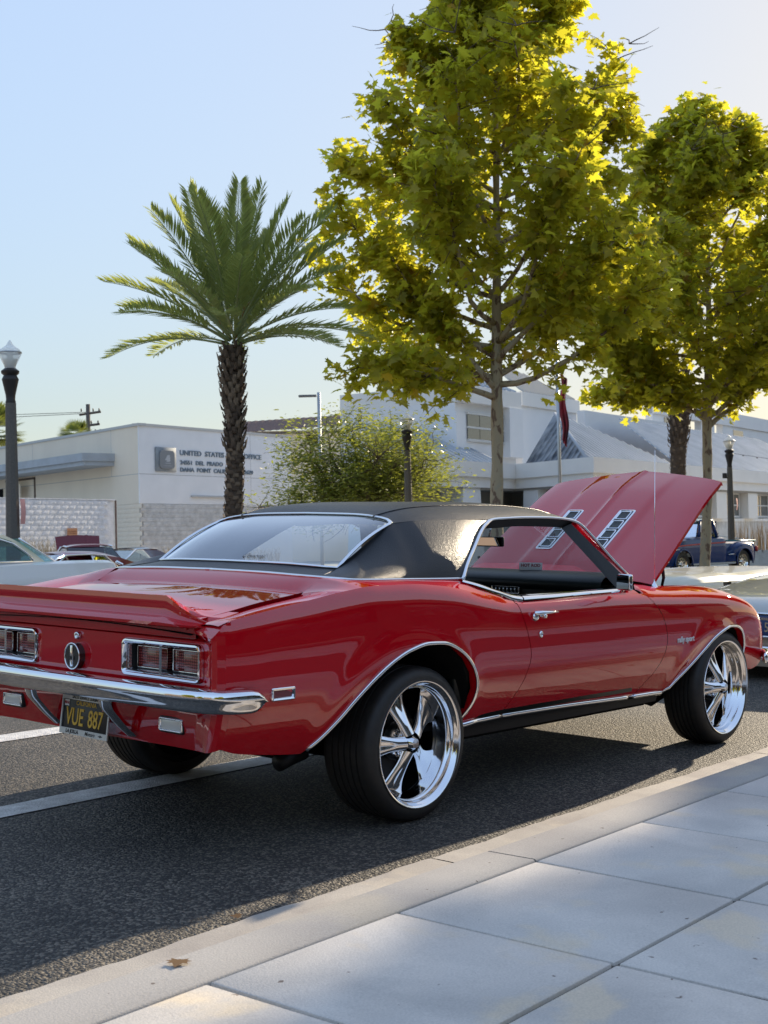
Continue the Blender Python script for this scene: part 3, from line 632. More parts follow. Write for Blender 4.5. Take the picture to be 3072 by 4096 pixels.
def hskirt(edge, d): 
    V, F = [], []
    for p in edge: V += [p, (p[0]+d[0], p[1]*d[1], p[2]+d[2])]
    for i in range(len(edge)-1): F.append((2*i, 2*i+1, 2*i+3, 2*i+2))
    return V, F
hood_all = merge([hood, hskirt(hed, (.004, 1, -.030)), hskirt([hood_fn(0, v) for v in lin(0, 1, 30)], (0, 1.002, -.018)), hskirt([hood_fn(1, v) for v in lin(0, 1, 30)], (0, 1.002, -.018)), hskirt([hood_fn(u, 0) for u in lin(0, 1, 30)], (0, 1, -.02))])
hd = obj('hood', mesh(*hood_all, sharp=40), PAINT, car); hd.matrix_local = hood_m
hu = obj('hood_liner', mesh(*grid(lambda u, v: (lambda p: (p[0]*.985+.005, p[1]*.98, p[2]-.032))(hood_fn(u, v)), lin(0, 1, 14), lin(0, 1, 10))), BLACK, hd)
MESHG = mat('vent_mesh', (.10, .11, .11), .45, .6, bump=(900, 1.0, .004, 'voronoi'))
for yc in (.185, -.185):
    vt = obj('hood_vent', None or mesh(*merge([([(v[1], v[2], v[0]) for v in VF[0]], VF[1]) for VF in [framed(0, [(-.001, -.004), (0, .010), (.003, .013), (.009, .013), (.012, .008)], .245, .690, yc-.058, yc+.058, .018)]]), sharp=35), CHROME, hd)
    vt.matrix_local = Matrix.Translation((0, 0, .010))
    fl = mesh(*box(.255, .680, yc-.048, yc+.048, .004, .0075), smooth=False); obj('vent_base', fl, mat('vent_blue_black', (.008, .010, .022), .3), vt)
    for k in range(4):
        a = .266+k*.1045; VF = framed(0, [(0, .006), (.001, .015), (.005, .016), (.009, .014), (.010, .006)], a, a+.092, yc-.040, yc+.040, .012)
        c_ = obj('vent_ring', mesh([(v[1], v[2], v[0]) for v in VF[0]], VF[1], sharp=35), CHROME, vt)
        obj('vent_grille', mesh(*box(a+.008, a+.084, yc-.033, yc+.033, .007, .011), smooth=False), MESHG, vt)
# cowl, firewall and left inner fender seen under the hood
obj('cowl_panel', mesh(*merge([grid(lambda u, v: (lerp(2.02-.10*abs(2*u-1)**2, 2.24-.02*abs(2*u-1), v), lerp(-.74, .74, u), lerp(.975, .935, v)-.02*abs(2*u-1)**2), lin(0, 1, 30), lin(0, 1, 6), flip=True)])), PAINT, car)
both('inner_fender', merge([grid(lambda u, v: (lerp(2.18, 3.2, u), -lerp(.70, .55, v), lerp(.885-.20*u*u, .45, v)), lin(0, 1, 12), lin(0, 1, 4))]), BLACK)
obj('engine_bay', mesh(*merge([box(2.2, 3.2, -.56, .56, .45, .60), box(2.35, 3.0, -.22, .22, .60, .80), box(2.24, 2.27, -.70, .70, .4, .92)]), smooth=False), BLACK, car)
obj('air_cleaner', mesh(*xf(lathe([(.0, .06), (.16, .055), (.17, .045), (.17, .0)], 32), Matrix.Translation((2.6, 0, .80)))), CHROME, car)
btube('hood_hinge', [(2.26, .60, .90), (2.33, .61, .97), (2.45, .615, 1.03)], .014, m=BLACK)
btube('hood_strut', [(2.45, -.64, .88), (2.47, -.645, .95), (2.44, -.65, 1.04)], .010, m=BLACK)
# nose: grille, valance, bumper
nose = curve3([(3.355, .83, 0), (3.40, .74, 0), (3.45, .5, 0), (3.475, .25, 0), (3.48, 0, 0)])
def nose_fn(u, v):
    s = lerp(-1, 1, u); p = nose(1-abs(s)); z = lerp(.40, .72, v); k = 1-(2*v-1)**2
    return (p[0]-.10*(1-k)*1.0-(.05 if v < .3 else 0), (1 if s > 0 else -1)*p[1], z)
obj('grille', mesh(*grid(nose_fn, lin(0, 1, 40), lin(0, 1, 14))), BLACK, car)
obj('nose_panel', mesh(*grid(lambda u, v: (lambda p: (lerp(3.12, p[0]-.10, v), (1 if u > .5 else -1)*p[1]*lerp(.78, 1, v), lerp(.845, .72, v**1.6)))(nose(1-abs(2*u-1))), lin(0, 1, 40), lin(0, 1, 8), flip=True)), PAINT, car)
fb = curve3([(3.50, 0, 0), (3.49, .4, 0), (3.44, .68, 0), (3.36, .84, 0), (3.26, .905, 0), (3.17, .93, 0)])
fpath = [fb(1-t) for t in lin(0, 1, 30)]; fpath = [(p[0], -p[1], .462) for p in fpath]+[(p[0], p[1], .462) for p in fpath[::-1][1:]]
fr_ = [.012+.014*min(1, min(i, 58-i)/5) for i in range(59)]
obj('front_bumper', mesh(*tube(fpath, fr_, 14, ry=[.030+.012*min(1, min(i, 58-i)/5) for i in range(59)])), CHROME, car)
# ---- small fittings
both('door_handle', merge([xf(lathe([(.0, -.012), (.012, -.012), (.017, -.006), (.02, .0)], 20), basis((.800, -side_y(.8, .82)-.004, .822), (1, 0, 0), (0, 0, 1), (0, 1, 0))),
    tube([(.785, -side_y(.79, .835)-.012, .838), (.82, -side_y(.8, .84)-.030, .841), (.90, -side_y(.9, .84)-.032, .841), (.955, -side_y(.95, .84)-.024, .840), (.965, -side_y(.96, .84)-.002, .838)], [.010, .010, .008, .008, .007], 10, ry=[.012, .010, .006, .006, .008]),
    xf(lathe([(.0, -.026), (.009, -.026), (.011, -.022), (.011, .0)], 18), basis((.838, -side_y(.83, .825)-.012, .826), (1, 0, 0), (0, 0, 1), (0, 1, 0)))]), CHROME, parent=dr)
both('door_lock', xf(lathe([(.0, -.004), (.006, -.004), (.007, -.007), (.0125, -.006), (.0145, .0)], 20), basis((.843, -side_y(.843, .739)-.001, .739), (.8, 0, 0), (0, 0, 1.15), (0, 1, 0))), CHROME, parent=dr)
for s, ang in ((-1, 1), (1, -1)):
    em = obj('fender_script', text_mesh('rally sport', .042, .0022, squash=1.05, bold=.0010), mat('script_silver', (.82, .82, .82), .35, .3), car)
    y = side_y(2.23, .63)+.003
    em.matrix_local = basis((2.23, s*y, .632), (1 if s < 0 else -1, 0, 0), (0, 0, 1), (0, s, 0))
# door mirror
mir = obj('door_mirror', bevel_mesh(merge([box(1.452, 1.478, -1.045, -.945, .925, 1.007)]), .010, 3), CHROME, car)
obj('mirror_glass', mesh(*box(1.4495, 1.4515, -1.039, -.951, .931, 1.001), smooth=False), mat('mirror_glass', (.9, .9, .9), .0, 1.0), mir)
obj('mirror_stalk', mesh(*merge([tube([(1.50, -.875, .905), (1.50, -.93, .915), (1.475, -.975, .94)], [.022, .012, .010], 10, ry=[.008, .008, .010])])), CHROME, mir)
mir.matrix_local = Matrix.Translation((1.465, -.99, .97)) @ Matrix.Rotation(R(-18), 4, 'Z') @ Matrix.Translation((-1.465, .99, -.97))
# radio aerial
an = obj('radio_antenna', mesh(*merge([tube([(2.165, -.76, .925), (2.150, -.765, 1.66)], [.0022, .0012], 6), lathe([(0, 0)], 3)]) if False else tube([(2.165, -.76, .925), (2.150, -.765, 1.66)], [.0022, .0013], 6)), CHROME, car)
obj('antenna_base', mesh(*xf(lathe([(.028, -.02), (.026, .0), (.018, .010), (.017, .022), (.010, .034), (.004, .045), (.003, .06)], 20), Matrix.Translation((2.165, -.76, .895)))), CHROME, an)
# ---- cabin
obj('dashboard', mesh(*merge([grid(lambda u, v: (lambda th: (1.88+.17*math.cos(th)*-1, lerp(-.70, .70, u), .925+.068*math.sin(th)))(lerp(-.5, 2.6, v)), lin(0, 1, 16), lin(0, 1, 12), flip=True), box(1.74, 1.98, -.70, .70, .70, .93)]), sharp=40), LEATHER, car)
obj('dash_vent', mesh(*merge([([(v[0], v[1], v[2]) for v in VF[0]], VF[1]) for VF in [framed(1.735, [(0, 0), (0, -.012), (.004, -.014), (.009, -.006)], -.17, .02, .862, .905, .008)]]+[box(1.727, 1.735, -.165+.026*k, -.160+.026*k, .868, .90) for k in range(7)])), CHROME, car)
for s in (1, -1):
    st_ = obj('seat', bevel_mesh(box(.95, 1.45, s*.36-.26, s*.36+.26, .42, .58), .05, 3), LEATHER, car)
    bk = obj('seat_back', bevel_mesh(box(-.07, .07, -.26, .26, 0, .40), .05, 3), LEATHER, st_); bk.matrix_local = Matrix.Translation((.90, s*.36, .50)) @ Matrix.Rotation(R(-14), 4, 'Y')
obj('rear_seat', bevel_mesh(box(.12, .55, -.62, .62, .42, .62), .05, 3), LEATHER, car)
rb = obj('rear_seat_back', bevel_mesh(box(-.07, .07, -.62, .62, 0, .36), .05, 3), LEATHER, car); rb.matrix_local = Matrix.Translation((.10, 0, .56)) @ Matrix.Rotation(R(-18), 4, 'Y')
obj('parcel_shelf', mesh(*grid(lambda u, v: (lerp(-.30, .08, v), lerp(-.62, .62, u), lerp(1.035, .93, v)), lin(0, 1, 4), [0, 1], flip=True)), BLACK, car)
obj('cabin_floor', mesh(*box(.0, 2.0, -.76, .76, .34, .37), smooth=False), DARK, car)
both('door_card', merge([box(.30, 1.80, -.84, -.80, .38, .890)]), LEATHER)
swm = basis((1.50, .37, .86), (0, 1, 0), (-.35, 0, .94), (-.94, 0, -.35))
obj('steering_wheel', mesh(*xf(merge([tube([(.19*math.cos(t), .19*math.sin(t), 0) for t in lin(0, 2*math.pi, 33)[:-1]], .011, 8, closed=True), tube([(-.18, 0, 0), (0, -.01, .03), (.18, 0, 0)], .008, 6), tube([(0, 0, .03), (0, 0, .3)], .022, 8)]), swm)), BLACK, car)
im = obj('rear_view_mirror', bevel_mesh(box(1.655, 1.675, -.105, .105, 1.122, 1.178), .008), BLACK, car)
obj('mirror_glass', mesh(*box(1.652, 1.6545, -.098, .098, 1.128, 1.172), smooth=False), MATS['mirror_glass'], im); obj('mirror_stem', mesh(*tube([(1.67, 0, 1.17), (1.69, 0, 1.25)], .006, 6)), CHROME, im)
card = tag(obj('show_card', bevel_mesh(box(-.001, .001, -.065, .065, 0, .042), .0004), WHITE_CARD), 'small white card reading HOT ROD on the black dashboard of the red coupe', 'card')
card.matrix_world = M4 @ Matrix.Translation((1.86, -.15, .991)) @ Matrix.Rotation(R(25), 4, 'Z') @ Matrix.Rotation(R(8), 4, 'Y')
ct = obj('card_text', text_mesh('HOT ROD', .024, .0003, bold=.0008), REDINK, card); ct.matrix_local = basis((-.0016, 0, .026), (0, -1, 0), (0, 0, 1), (-1, 0, 0))
# ================================================================== ground, road, gutter, kerb, sidewalk
PHI = R(3.3); cs, sn = math.cos(PHI), math.sin(PHI)
def st(s, n): return (s*cs-n*sn, s*sn+n*cs)           # street coordinates -> world
def asphalt_mat():
    m = bpy.data.materials.new('asphalt'); m.use_nodes = True; nt = m.node_tree; b = nt.nodes['Principled BSDF']; L = nt.links
    g = nt.nodes.new('ShaderNodeNewGeometry')
    v = nt.nodes.new('ShaderNodeTexVoronoi'); v.inputs['Scale'].default_value = 105; L.new(g.outputs['Position'], v.inputs['Vector'])
    v2 = nt.nodes.new('ShaderNodeTexVoronoi'); v2.inputs['Scale'].default_value = 48; L.new(g.outputs['Position'], v2.inputs['Vector'])
    n = nt.nodes.new('ShaderNodeTexNoise'); n.inputs['Scale'].default_value = 1.3; n.inputs['Detail'].default_value = 8; L.new(g.outputs['Position'], n.inputs['Vector'])
    cr = nt.nodes.new('ShaderNodeValToRGB'); e = cr.color_ramp.elements; e[0].position = .0; e[0].color = (.022, .020, .018, 1); e[1].position = 1; e[1].color = (.22, .19, .15, 1)
    k = cr.color_ramp.elements.new(.55); k.color = (.040, .037, .033, 1)
    sep = nt.nodes.new('ShaderNodeSeparateColor'); L.new(v.outputs['Color'], sep.inputs[0]); L.new(sep.outputs[0], cr.inputs[0])
    mx = nt.nodes.new('ShaderNodeMix'); mx.data_type = 'RGBA'; mx.blend_type = 'MULTIPLY'; mx.inputs[0].default_value = .85
    c2 = nt.nodes.new('ShaderNodeValToRGB'); c2.color_ramp.elements[0].position = .35; c2.color_ramp.elements[1].position = .62; c2.color_ramp.elements[0].color = (.55, .55, .55, 1); c2.color_ramp.elements[1].color = (1.1, 1.08, 1.05, 1)
    L.new(n.outputs['Fac'], c2.inputs[0]); L.new(cr.outputs[0], mx.inputs[6]); L.new(c2.outputs[0], mx.inputs[7]); L.new(mx.outputs[2], b.inputs['Base Color'])
    b.inputs['Roughness'].default_value = .72
    ad = nt.nodes.new('ShaderNodeMath'); ad.operation = 'ADD'; L.new(v.outputs['Distance'], ad.inputs[0]); L.new(v2.outputs['Distance'], ad.inputs[1])
    bp = nt.nodes.new('ShaderNodeBump'); bp.invert = True; bp.inputs['Strength'].default_value = .9; bp.inputs['Distance'].default_value = .009; L.new(ad.outputs[0], bp.inputs['Height']); L.new(bp.outputs[0], b.inputs['Normal'])
    return m
ASPH = asphalt_mat()
def concrete(name, col, stain, warm, sc=1.0):
    m = bpy.data.materials.new(name); m.use_nodes = True; nt = m.node_tree; b = nt.nodes['Principled BSDF']; L = nt.links
    g = nt.nodes.new('ShaderNodeNewGeometry')
    def noi(s, d, lo, hi, a, c, dist=0):
        n = nt.nodes.new('ShaderNodeTexNoise'); n.inputs['Scale'].default_value = s; n.inputs['Detail'].default_value = d; n.inputs['Distortion'].default_value = dist; L.new(g.outputs['Position'], n.inputs['Vector'])
        r = nt.nodes.new('ShaderNodeValToRGB'); r.color_ramp.elements[0].position = lo; r.color_ramp.elements[1].position = hi; r.color_ramp.elements[0].color = (*a, 1); r.color_ramp.elements[1].color = (*c, 1); L.new(n.outputs['Fac'], r.inputs[0]); return r, n
    base, n1 = noi(1.7*sc, 10, .36, .64, stain, col, .6)
    w, n2 = noi(2.3*sc, 8, .555, .625, (0, 0, 0), (1, 1, 1), .15)
    mx = nt.nodes.new('ShaderNodeMix'); mx.data_type = 'RGBA'; sc_ = nt.nodes.new('ShaderNodeMath'); sc_.operation = 'MULTIPLY'; sc_.inputs[1].default_value = .5
    L.new(w.outputs[0], sc_.inputs[0]); L.new(sc_.outputs[0], mx.inputs[0]); L.new(base.outputs[0], mx.inputs[6]); mx.inputs[7].default_value = (*warm, 1)
    f, n3 = noi(170, 3, .3, .7, (.86, .86, .86), (1.06, 1.06, 1.06)); sp, n4 = noi(26, 2, .745, .76, (1, 1, 1), (.35, .3, .28))
    m2 = nt.nodes.new('ShaderNodeMix'); m2.data_type = 'RGBA'; m2.blend_type = 'MULTIPLY'; m2.inputs[0].default_value = 1; L.new(mx.outputs[2], m2.inputs[6]); L.new(f.outputs[0], m2.inputs[7])
    m3 = nt.nodes.new('ShaderNodeMix'); m3.data_type = 'RGBA'; m3.blend_type = 'MULTIPLY'; m3.inputs[0].default_value = 1; L.new(m2.outputs[2], m3.inputs[6]); L.new(sp.outputs[0], m3.inputs[7])
    L.new(m3.outputs[2], b.inputs['Base Color']); b.inputs['Roughness'].default_value = .85; b.inputs['Specular IOR Level'].default_value = .3
    bp = nt.nodes.new('ShaderNodeBump'); bp.inputs['Strength'].default_value = .5; bp.inputs['Distance'].default_value = .0025; L.new(n3.outputs['Fac'], bp.inputs['Height']); L.new(bp.outputs[0], b.inputs['Normal'])
    return m
CONC = concrete('sidewalk_concrete', (.68, .63, .565), (.50, .47, .43), (.74, .60, .40))
KERBC = concrete('kerb_concrete', (.44, .41, .37), (.34, .32, .30), (.50, .44, .34), .7)
GUTC = concrete('gutter_concrete', (.50, .45, .38), (.36, .32, .28), (.56, .48, .37), 1.6)
GRIT = mat('joint_dirt', (.05, .047, .042), .95, noise=(60, .5, (.10, .09, .07)))
xs_ = [-400, -120, -60, -30, -15]+lin(-12, 16, 60)+[20, 26, 34, 50, 80, 140, 300, 900]; ys_ = [-300, -80, -30, -12, -6]+lin(-4, 14, 60)+[20, 30, 45, 70, 120, 300, 1200]
V = [(x, y, zg(x, y)-(.004 if y < -1.2 else 0)-(.12 if y < -3 else 0)) for x in xs_ for y in ys_]; F = []
for i in range(len(xs_)-1):
    for j in range(len(ys_)-1): a = i*len(ys_)+j; F.append((a, a+len(ys_), a+len(ys_)+1, a+1))
tag(obj('road', mesh(V, F), ASPH), kind='structure')
def ribbon(n0, n1, z0, z1, s0, s1, k=60, wob=0.0):
    V, F = [], []
    for s in lin(s0, s1, k):
        for n, z in ((n0, z0), (n1, z1)):
            nn = n+(wob*(math.sin(s*7.1)+.6*math.sin(s*17.3+1)+.5*math.sin(s*41)) if n == n1 else 0)
            x, y = st(s, nn); V.append((x, y, zg(x, y)+z))
    for i in range(k-1): F.append((2*i, 2*i+2, 2*i+3, 2*i+1))
    return V, F
N_ASP, N_KT, N_KJ, N_B = -1.298, -1.705, -1.912, -2.605
K = .145
# gutter pan and kerb stones, cast in 3 m lengths
gut0 = tag(thing('gutter', 'pale concrete gutter strip between the asphalt and the kerb', 'gutter')); gut0['kind'] = 'structure'; kb0 = thing('kerb', 'raised pale concrete kerb along the sidewalk edge', 'kerb'); kb0['kind'] = 'structure'
for k in range(-7, 22):
    s0, s1 = -.78+k*3.02, -.78+(k+1)*3.02-.010
    obj('gutter_section', mesh(*merge([ribbon(N_KT-.01, N_ASP, .004, .006, s0+.25, s1+.25, 61, .006)]), smooth=False), GUTC, gut0)
    prof = [(N_KT+.012, 0), (N_KT+.004, K-.022), (N_KT-.002, K-.008), (N_KT-.014, K), (N_KJ+.010, K+.002), (N_KJ+.004, K-.004), (N_KJ+.004, K-.06)]
    V, F = [], []
    for s in lin(s0, s1, 14):
        for n, z in prof: x, y = st(s, n); V.append((x, y, zg(x, y)+z))
    q = len(prof)
    for i in range(13):
        for j in range(q-1): a = i*q+j; F.append((a, a+1, a+q+1, a+q))
    F += [tuple(range(q)), tuple(13*q+j for j in range(q))[::-1]]
    obj('kerb_section', mesh(V, F, sharp=50), KERBC, kb0)
# bedding below the joints
bed = mesh(*ribbon(-9.2, N_KT-.05, K-.045, K-.020, -40, 80, 80), smooth=False)
tag(obj('joint_bedding', bed, GRIT), kind='structure')
# slabs
sw = thing('sidewalk', 'grey concrete sidewalk of square scored slabs', 'sidewalk'); sw['kind'] = 'structure'
PITCH = .756
def slab_mesh(w, d, seed):
    r2 = random.Random(seed); me = bevel_mesh(box(0, w, -d, 0, -.05, 0), .007, 2); return me
protos = [slab_mesh(PITCH-.011, .700-.011, i) for i in range(3)]
tilt = Matrix(((1, 0, 0), (0, 1, 0), (0, 0, 1)))
def place_slab(s, n, me):
    x, y = st(s, n); o = obj('slab', me, CONC, sw); g = .0008*random.uniform(-1, 1)
    m = basis((x, y, zg(x, y)+K+g), Vector((cs, sn, -.01007*cs+.0337*sn)), Vector((-sn, cs, .0337)), (.01, -.0337, 1)); o.matrix_local = m
for i in range(-5, 23):
    for j in range(5):
        place_slab(-1.545+i*PITCH, N_KJ-.003-j*.7, protos[(i+j) % 3])
far = mesh(*merge([ribbon(-5.42-3.6, -5.42, K, K, -5.4, 15.5, 40), ribbon(-9.0, N_KJ, K, K, 15.86, 80, 60), ribbon(-9.0, N_KJ, K, K, -40, -5.35, 60)]), smooth=False)
obj('far_paving', far, CONC, sw)
# painted lane lines
PAINTW = mat('road_paint', (.80, .78, .73), .7, noise=(14, .3, (.50, .47, .43), 10), bump=(95, .8, .006, 'voronoi'))
for n0, n1 in ((.485, .672), (2.07, 2.27)):
    V, F = ribbon(n0, n1, .004, .004, -8, 45, 400, .004); tag(obj('lane_line', mesh(V, F), PAINTW), kind='structure')

LOTC = mat('lot_concrete', (.58, .52, .44), .9, noise=(.7, .3, (.48, .43, .37), 8))
V, F = [], []
for x in lin(-30, 60, 10):
    for y in (13.6, 70): V.append((x, y+.058*x, -.30))
tag(obj('parking_lot', mesh(V, [(2*i, 2*i+2, 2*i+3, 2*i+1) for i in range(9)]), LOTC), kind='structure')
# ================================================================== buildings and street furniture
E1 = Vector((.99233, .12360, 0)); N1 = Vector((-.12360, .99233, 0)); UP = Vector((0, 0, 1))
WHITEW = mat('white_stucco', (.80, .81, .82), .9, noise=(1.2, .35, (.74, .75, .76), 8), bump=(60, .25, .004))
CREAM_BOUNCE = mat('cream_stucco', (.82, .72, .58), .9, noise=(.8, .2, (.74, .645, .52), 9, (1, 1, .35)), bump=(60, .25, .004))  # cream warmed in colour for the bounce off the sunlit lot
BLOCKW = mat('split_face_block', (.66, .66, .65), .95, noise=(3.5, .3, (.44, .44, .43), 9), bump=(22, .8, .03))
BLOCKF = mat('split_face_block_painted', (.78, .78, .80), .95, noise=(4, .35, (.62, .63, .65), 9), bump=(22, .8, .03))
MORTAR = mat('mortar', (.60, .60, .59), .95)
GREYMETAL = mat('grey_metal', (.42, .45, .48), .5, .2)
SIGNM = mat('sign_letter_grey', (.16, .21, .26), .5, .3)
def wallquad(A, d, L, z0, z1, thick=.3, n=None):
    """slab standing on line A + d*L, thickness towards n"""
    n = n or Vector((-d[1], d[0], 0)); P = []
    for s in (0, L):
        for t in (0, thick):
            for z in (z0, z1): q = A+d*s+n*t; P.append((q.x, q.y, z))
    return P, [(0, 1, 3, 2), (4, 6, 7, 5), (0, 4, 5, 1), (2, 3, 7, 6), (0, 2, 6, 4), (1, 5, 7, 3)]
def local_box(A, d, n, s0, s1, t0, t1, z0, z1):
    P = []
    for s in (s0, s1):
        for t in (t0, t1):
            for z in (z0, z1): q = A+d*s+n*t; P.append((q.x, q.y, z))
    return P, [(0, 1, 3, 2), (4, 6, 7, 5), (0, 4, 5, 1), (2, 3, 7, 6), (0, 2, 6, 4), (1, 5, 7, 3)]
# ---- post office
PO = Vector((33.706, 42.961, 0)); DL = Vector((.19085, .98162, 0)); NL = Vector((.98162, -.19085, 0)); G0 = -.34
po = thing('post_office', 'low white post office with grey raised lettering and a split face block base', 'building', (PO.x, PO.y, G0))
def P(name, vf, m, parent=po, smooth=False, sharp=None, kind=None, label=None):
    me = mesh(*vf, smooth=smooth, sharp=sharp); o = obj(name, me, m, parent, kind, label)
    if parent is not None: o.matrix_parent_inverse = Matrix.Translation(-Vector(root_of(parent).location)) if not parent.parent else Matrix.Identity(4)
    return o
def root_of(o):
    while o.parent: o = o.parent
    return o
P('front_wall', local_box(PO, E1, N1, 0, 11.0, 0, .05, 2.99, 6.45), WHITEW)
P('side_wall', local_box(PO, DL, NL, .04, 26, .0, .05, 2.99, 6.45), CREAM_BOUNCE)
P('coping', merge([local_box(PO, E1, N1, -.05, 11.05, -.05, .35, 6.45, 6.57), local_box(PO, DL, NL, -.05, 26, -.05, .35, 6.451, 6.571)]), mat('coping_grey', (.50, .50, .48), .7))
P('lower_wall', local_box(PO, E1, N1, .05, 11, .04, .08, G0, 2.99), MORTAR)
P('lower_side_wall', local_box(PO, DL, NL, .05, 26, .04, .08, G0, 2.99), CREAM_BOUNCE)
P('roof_deck', local_box(PO, E1, N1, 5, 10.9, .3, 12, 6.1, 6.2), GREYMETAL)
P('far_end_wall', local_box(PO+E1*11, E1, N1, -.3, 0, .3, 8, G0, 6.45), WHITEW)
P('wall_groove', merge([local_box(PO, E1, N1, 0, 10.98, -.004, .01, 4.30, 4.325), local_box(PO, E1, N1, 7.73, 7.75, -.003, .01, 3.0, 6.45), local_box(PO, DL, NL, 0, 26, -.004, .01, 4.30, 4.325), local_box(PO, DL, NL, 2.68, 2.70, -.003, .01, 4.3, 6.45), local_box(PO, DL, NL, 11.5, 11.52, -.003, .01, 4.3, 6.45)]), mat('groove_grey', (.40, .40, .40), .9))
# split-face blocks, one object each
def rough_block(w, h, seed):
    r2 = random.Random(seed); nx, nz = 4, 2; V = []; F = []
    for i in range(nx+1):
        for j in range(nz+1):
            e = i in (0, nx) or j in (0, nz); V.append((w*i/nx, -.005 if e else -r2.uniform(.008, .020), h*j/nz))
    for i in range(nx):
        for j in range(nz): a = i*(nz+1)+j; F.append((a, a+nz+1, a+nz+2, a+1))
    k = len(V); V += [(0, .03, 0), (w, .03, 0), (w, .03, h), (0, .03, h)]; F += [(0, k, k+1, nx*(nz+1)), (nz, nx*(nz+1)+nz, k+2, k+3)]
    return mesh(V, F, smooth=False)
BW, BH = .405, .203
bp_ = [rough_block(BW-.007, BH-.007, i) for i in range(5)]; bp2 = [rough_block(BW-.007, BH-.007, i+9) for i in range(5)]; bp3 = [rough_block(BW-.007, BH-.007, i+19) for i in range(5)]
for b_, m_ in ((bp_, BLOCKW), (bp2, BLOCKF), (bp3, CREAM_BOUNCE)):
    for me in b_: me.materials.append(m_)
def lay(A, d, n, L, z0, rows, ms, parent, s0=0.0):
    for r_ in range(rows):
        off = (r_ % 2)*BW/2
        for k in range(int(L/BW)):
            s = s0+off+k*BW
            q = A+d*s; o = obj('block', random.choice(ms), None, parent); mtx = basis((q.x, q.y, z0+r_*BH), d, n, UP); o.matrix_basis = mtx; o.matrix_parent_inverse = Matrix.Translation(-Vector(parent.location))
lay(PO, E1, N1, 8.2, 2.985-12*BH, 12, bp_, po)
lay(PO+DL*2.45, -DL, NL, 2.45, 2.985-12*BH, 12, bp3, po)
# raised lettering and the square emblem
fm = lambda s, z, t=.0: basis(tuple(PO+E1*s+N1*(-.02-t)+UP*z), E1, UP, -N1)
def sign(txt, s0, s1, z, h):
    me = text_mesh(txt, h*1.42, .02, bold=.004, align='LEFT'); xs = [v.co.x for v in me.vertices]; w = max(xs)-min(xs); x0 = min(xs)
    for v in me.vertices: v.co.x = (v.co.x-x0)*(s1-s0)/w
    o = obj('sign_lettering', me, SIGNM, po); o.matrix_parent_inverse = Matrix.Translation(-Vector(po.location)); o.matrix_basis = fm(s0, z)
sign('UNITED  STATES  POST  OFFICE', 2.65, 8.57, 5.345, .23); sign('24551  DEL  PRADO', 2.66, 5.65, 4.90, .19); sign('DANA  POINT  CALIFORNIA  92629', 2.66, 7.90, 4.57, .19)
em = obj('emblem_panel', bevel_mesh(box(0, 1.34, 0, 1.10, 0, .05), .01), mat('weathered_bronze', (.17, .20, .23), .6, .3, noise=(3, .3, (.30, .33, .35))), po); em.matrix_parent_inverse = Matrix.Translation(-Vector(po.location)); em.matrix_basis = fm(1.0, 4.455)
rr = rrect(.20, 1.18, .12, .96, .17, 7); k = len(rr); me = mesh([(a, b, .05) for a, b in rr]+[(a*.97+.02, b*.97+.016, .12) for a, b in rr], [tuple(range(k, 2*k))]+[(i, (i+1) % k, k+(i+1) % k, k+i) for i in range(k)], sharp=30); obj('emblem_plate', me, mat('emblem_grey', (.22, .235, .25), .5, .3), em)
eg = [(.50, .52), (.60, .60), (.66, .72), (.80, .76), (.87, .70), (.80, .67), (.90, .62), (.84, .58), (.88, .50), (.80, .44), (.60, .44), (.66, .50)]
obj('emblem_bird', mesh([(a, b, .124) for a, b in eg]+[(a, b, .10) for a, b in eg], [tuple(range(12))[::-1]]+[(i, (i+1) % 12, 12+(i+1) % 12, 12+i) for i in range(12)], smooth=False), mat('emblem_light', (.42, .44, .46), .5), em)
obj('emblem_lines', mesh(*merge([box(.55, .90, .36, .385, .118, .124), box(.45, .95, .25, .262, .118, .124)]), smooth=False), MATS['emblem_light'], em)
P('wall_lamp', local_box(PO, E1, N1, 3.34, 6.6, -.12, 0, 3.32, 3.40), GREYMETAL)
P('conduit', local_box(PO, E1, N1, 5.76, 5.80, -.06, 0, 2.6, 3.3), WHITEW)
P('door_head', local_box(PO, E1, N1, 8.6, 11.0, -.01, .05, 2.2, 2.93), DARK)
# loading canopy on the side wall
P('loading_canopy', merge([local_box(PO, DL, NL, 2.33, 22, -1.6, 0, 5.00, 5.36), local_box(PO, DL, NL, 2.40, 22, -1.5, 0, 4.80, 5.00)]), mat('canopy_grey', (.42, .455, .49), .7, noise=(2, .3, (.36, .38, .40))))
P('canopy_post', local_box(PO, DL, NL, 15.06, 15.26, -1.45, -1.25, G0, 4.8), WHITEW)
P('door_frame', merge([local_box(PO, DL, NL, 11.2, 11.3, -.05, 0, 2.9, 4.7), local_box(PO, DL, NL, 11.2, 15, -.05, 0, 4.62, 4.72)]), mat('brown_trim', (.12, .09, .07), .7))
P('dock_opening', local_box(PO, DL, NL, 15.4, 22, -.02, 0, 1.5, 4.3), DARK)
P('hanging_sign', local_box(PO, DL, NL, 12.0, 13.6, -.5, -.45, 3.7, 4.4), CREAM_BOUNCE)
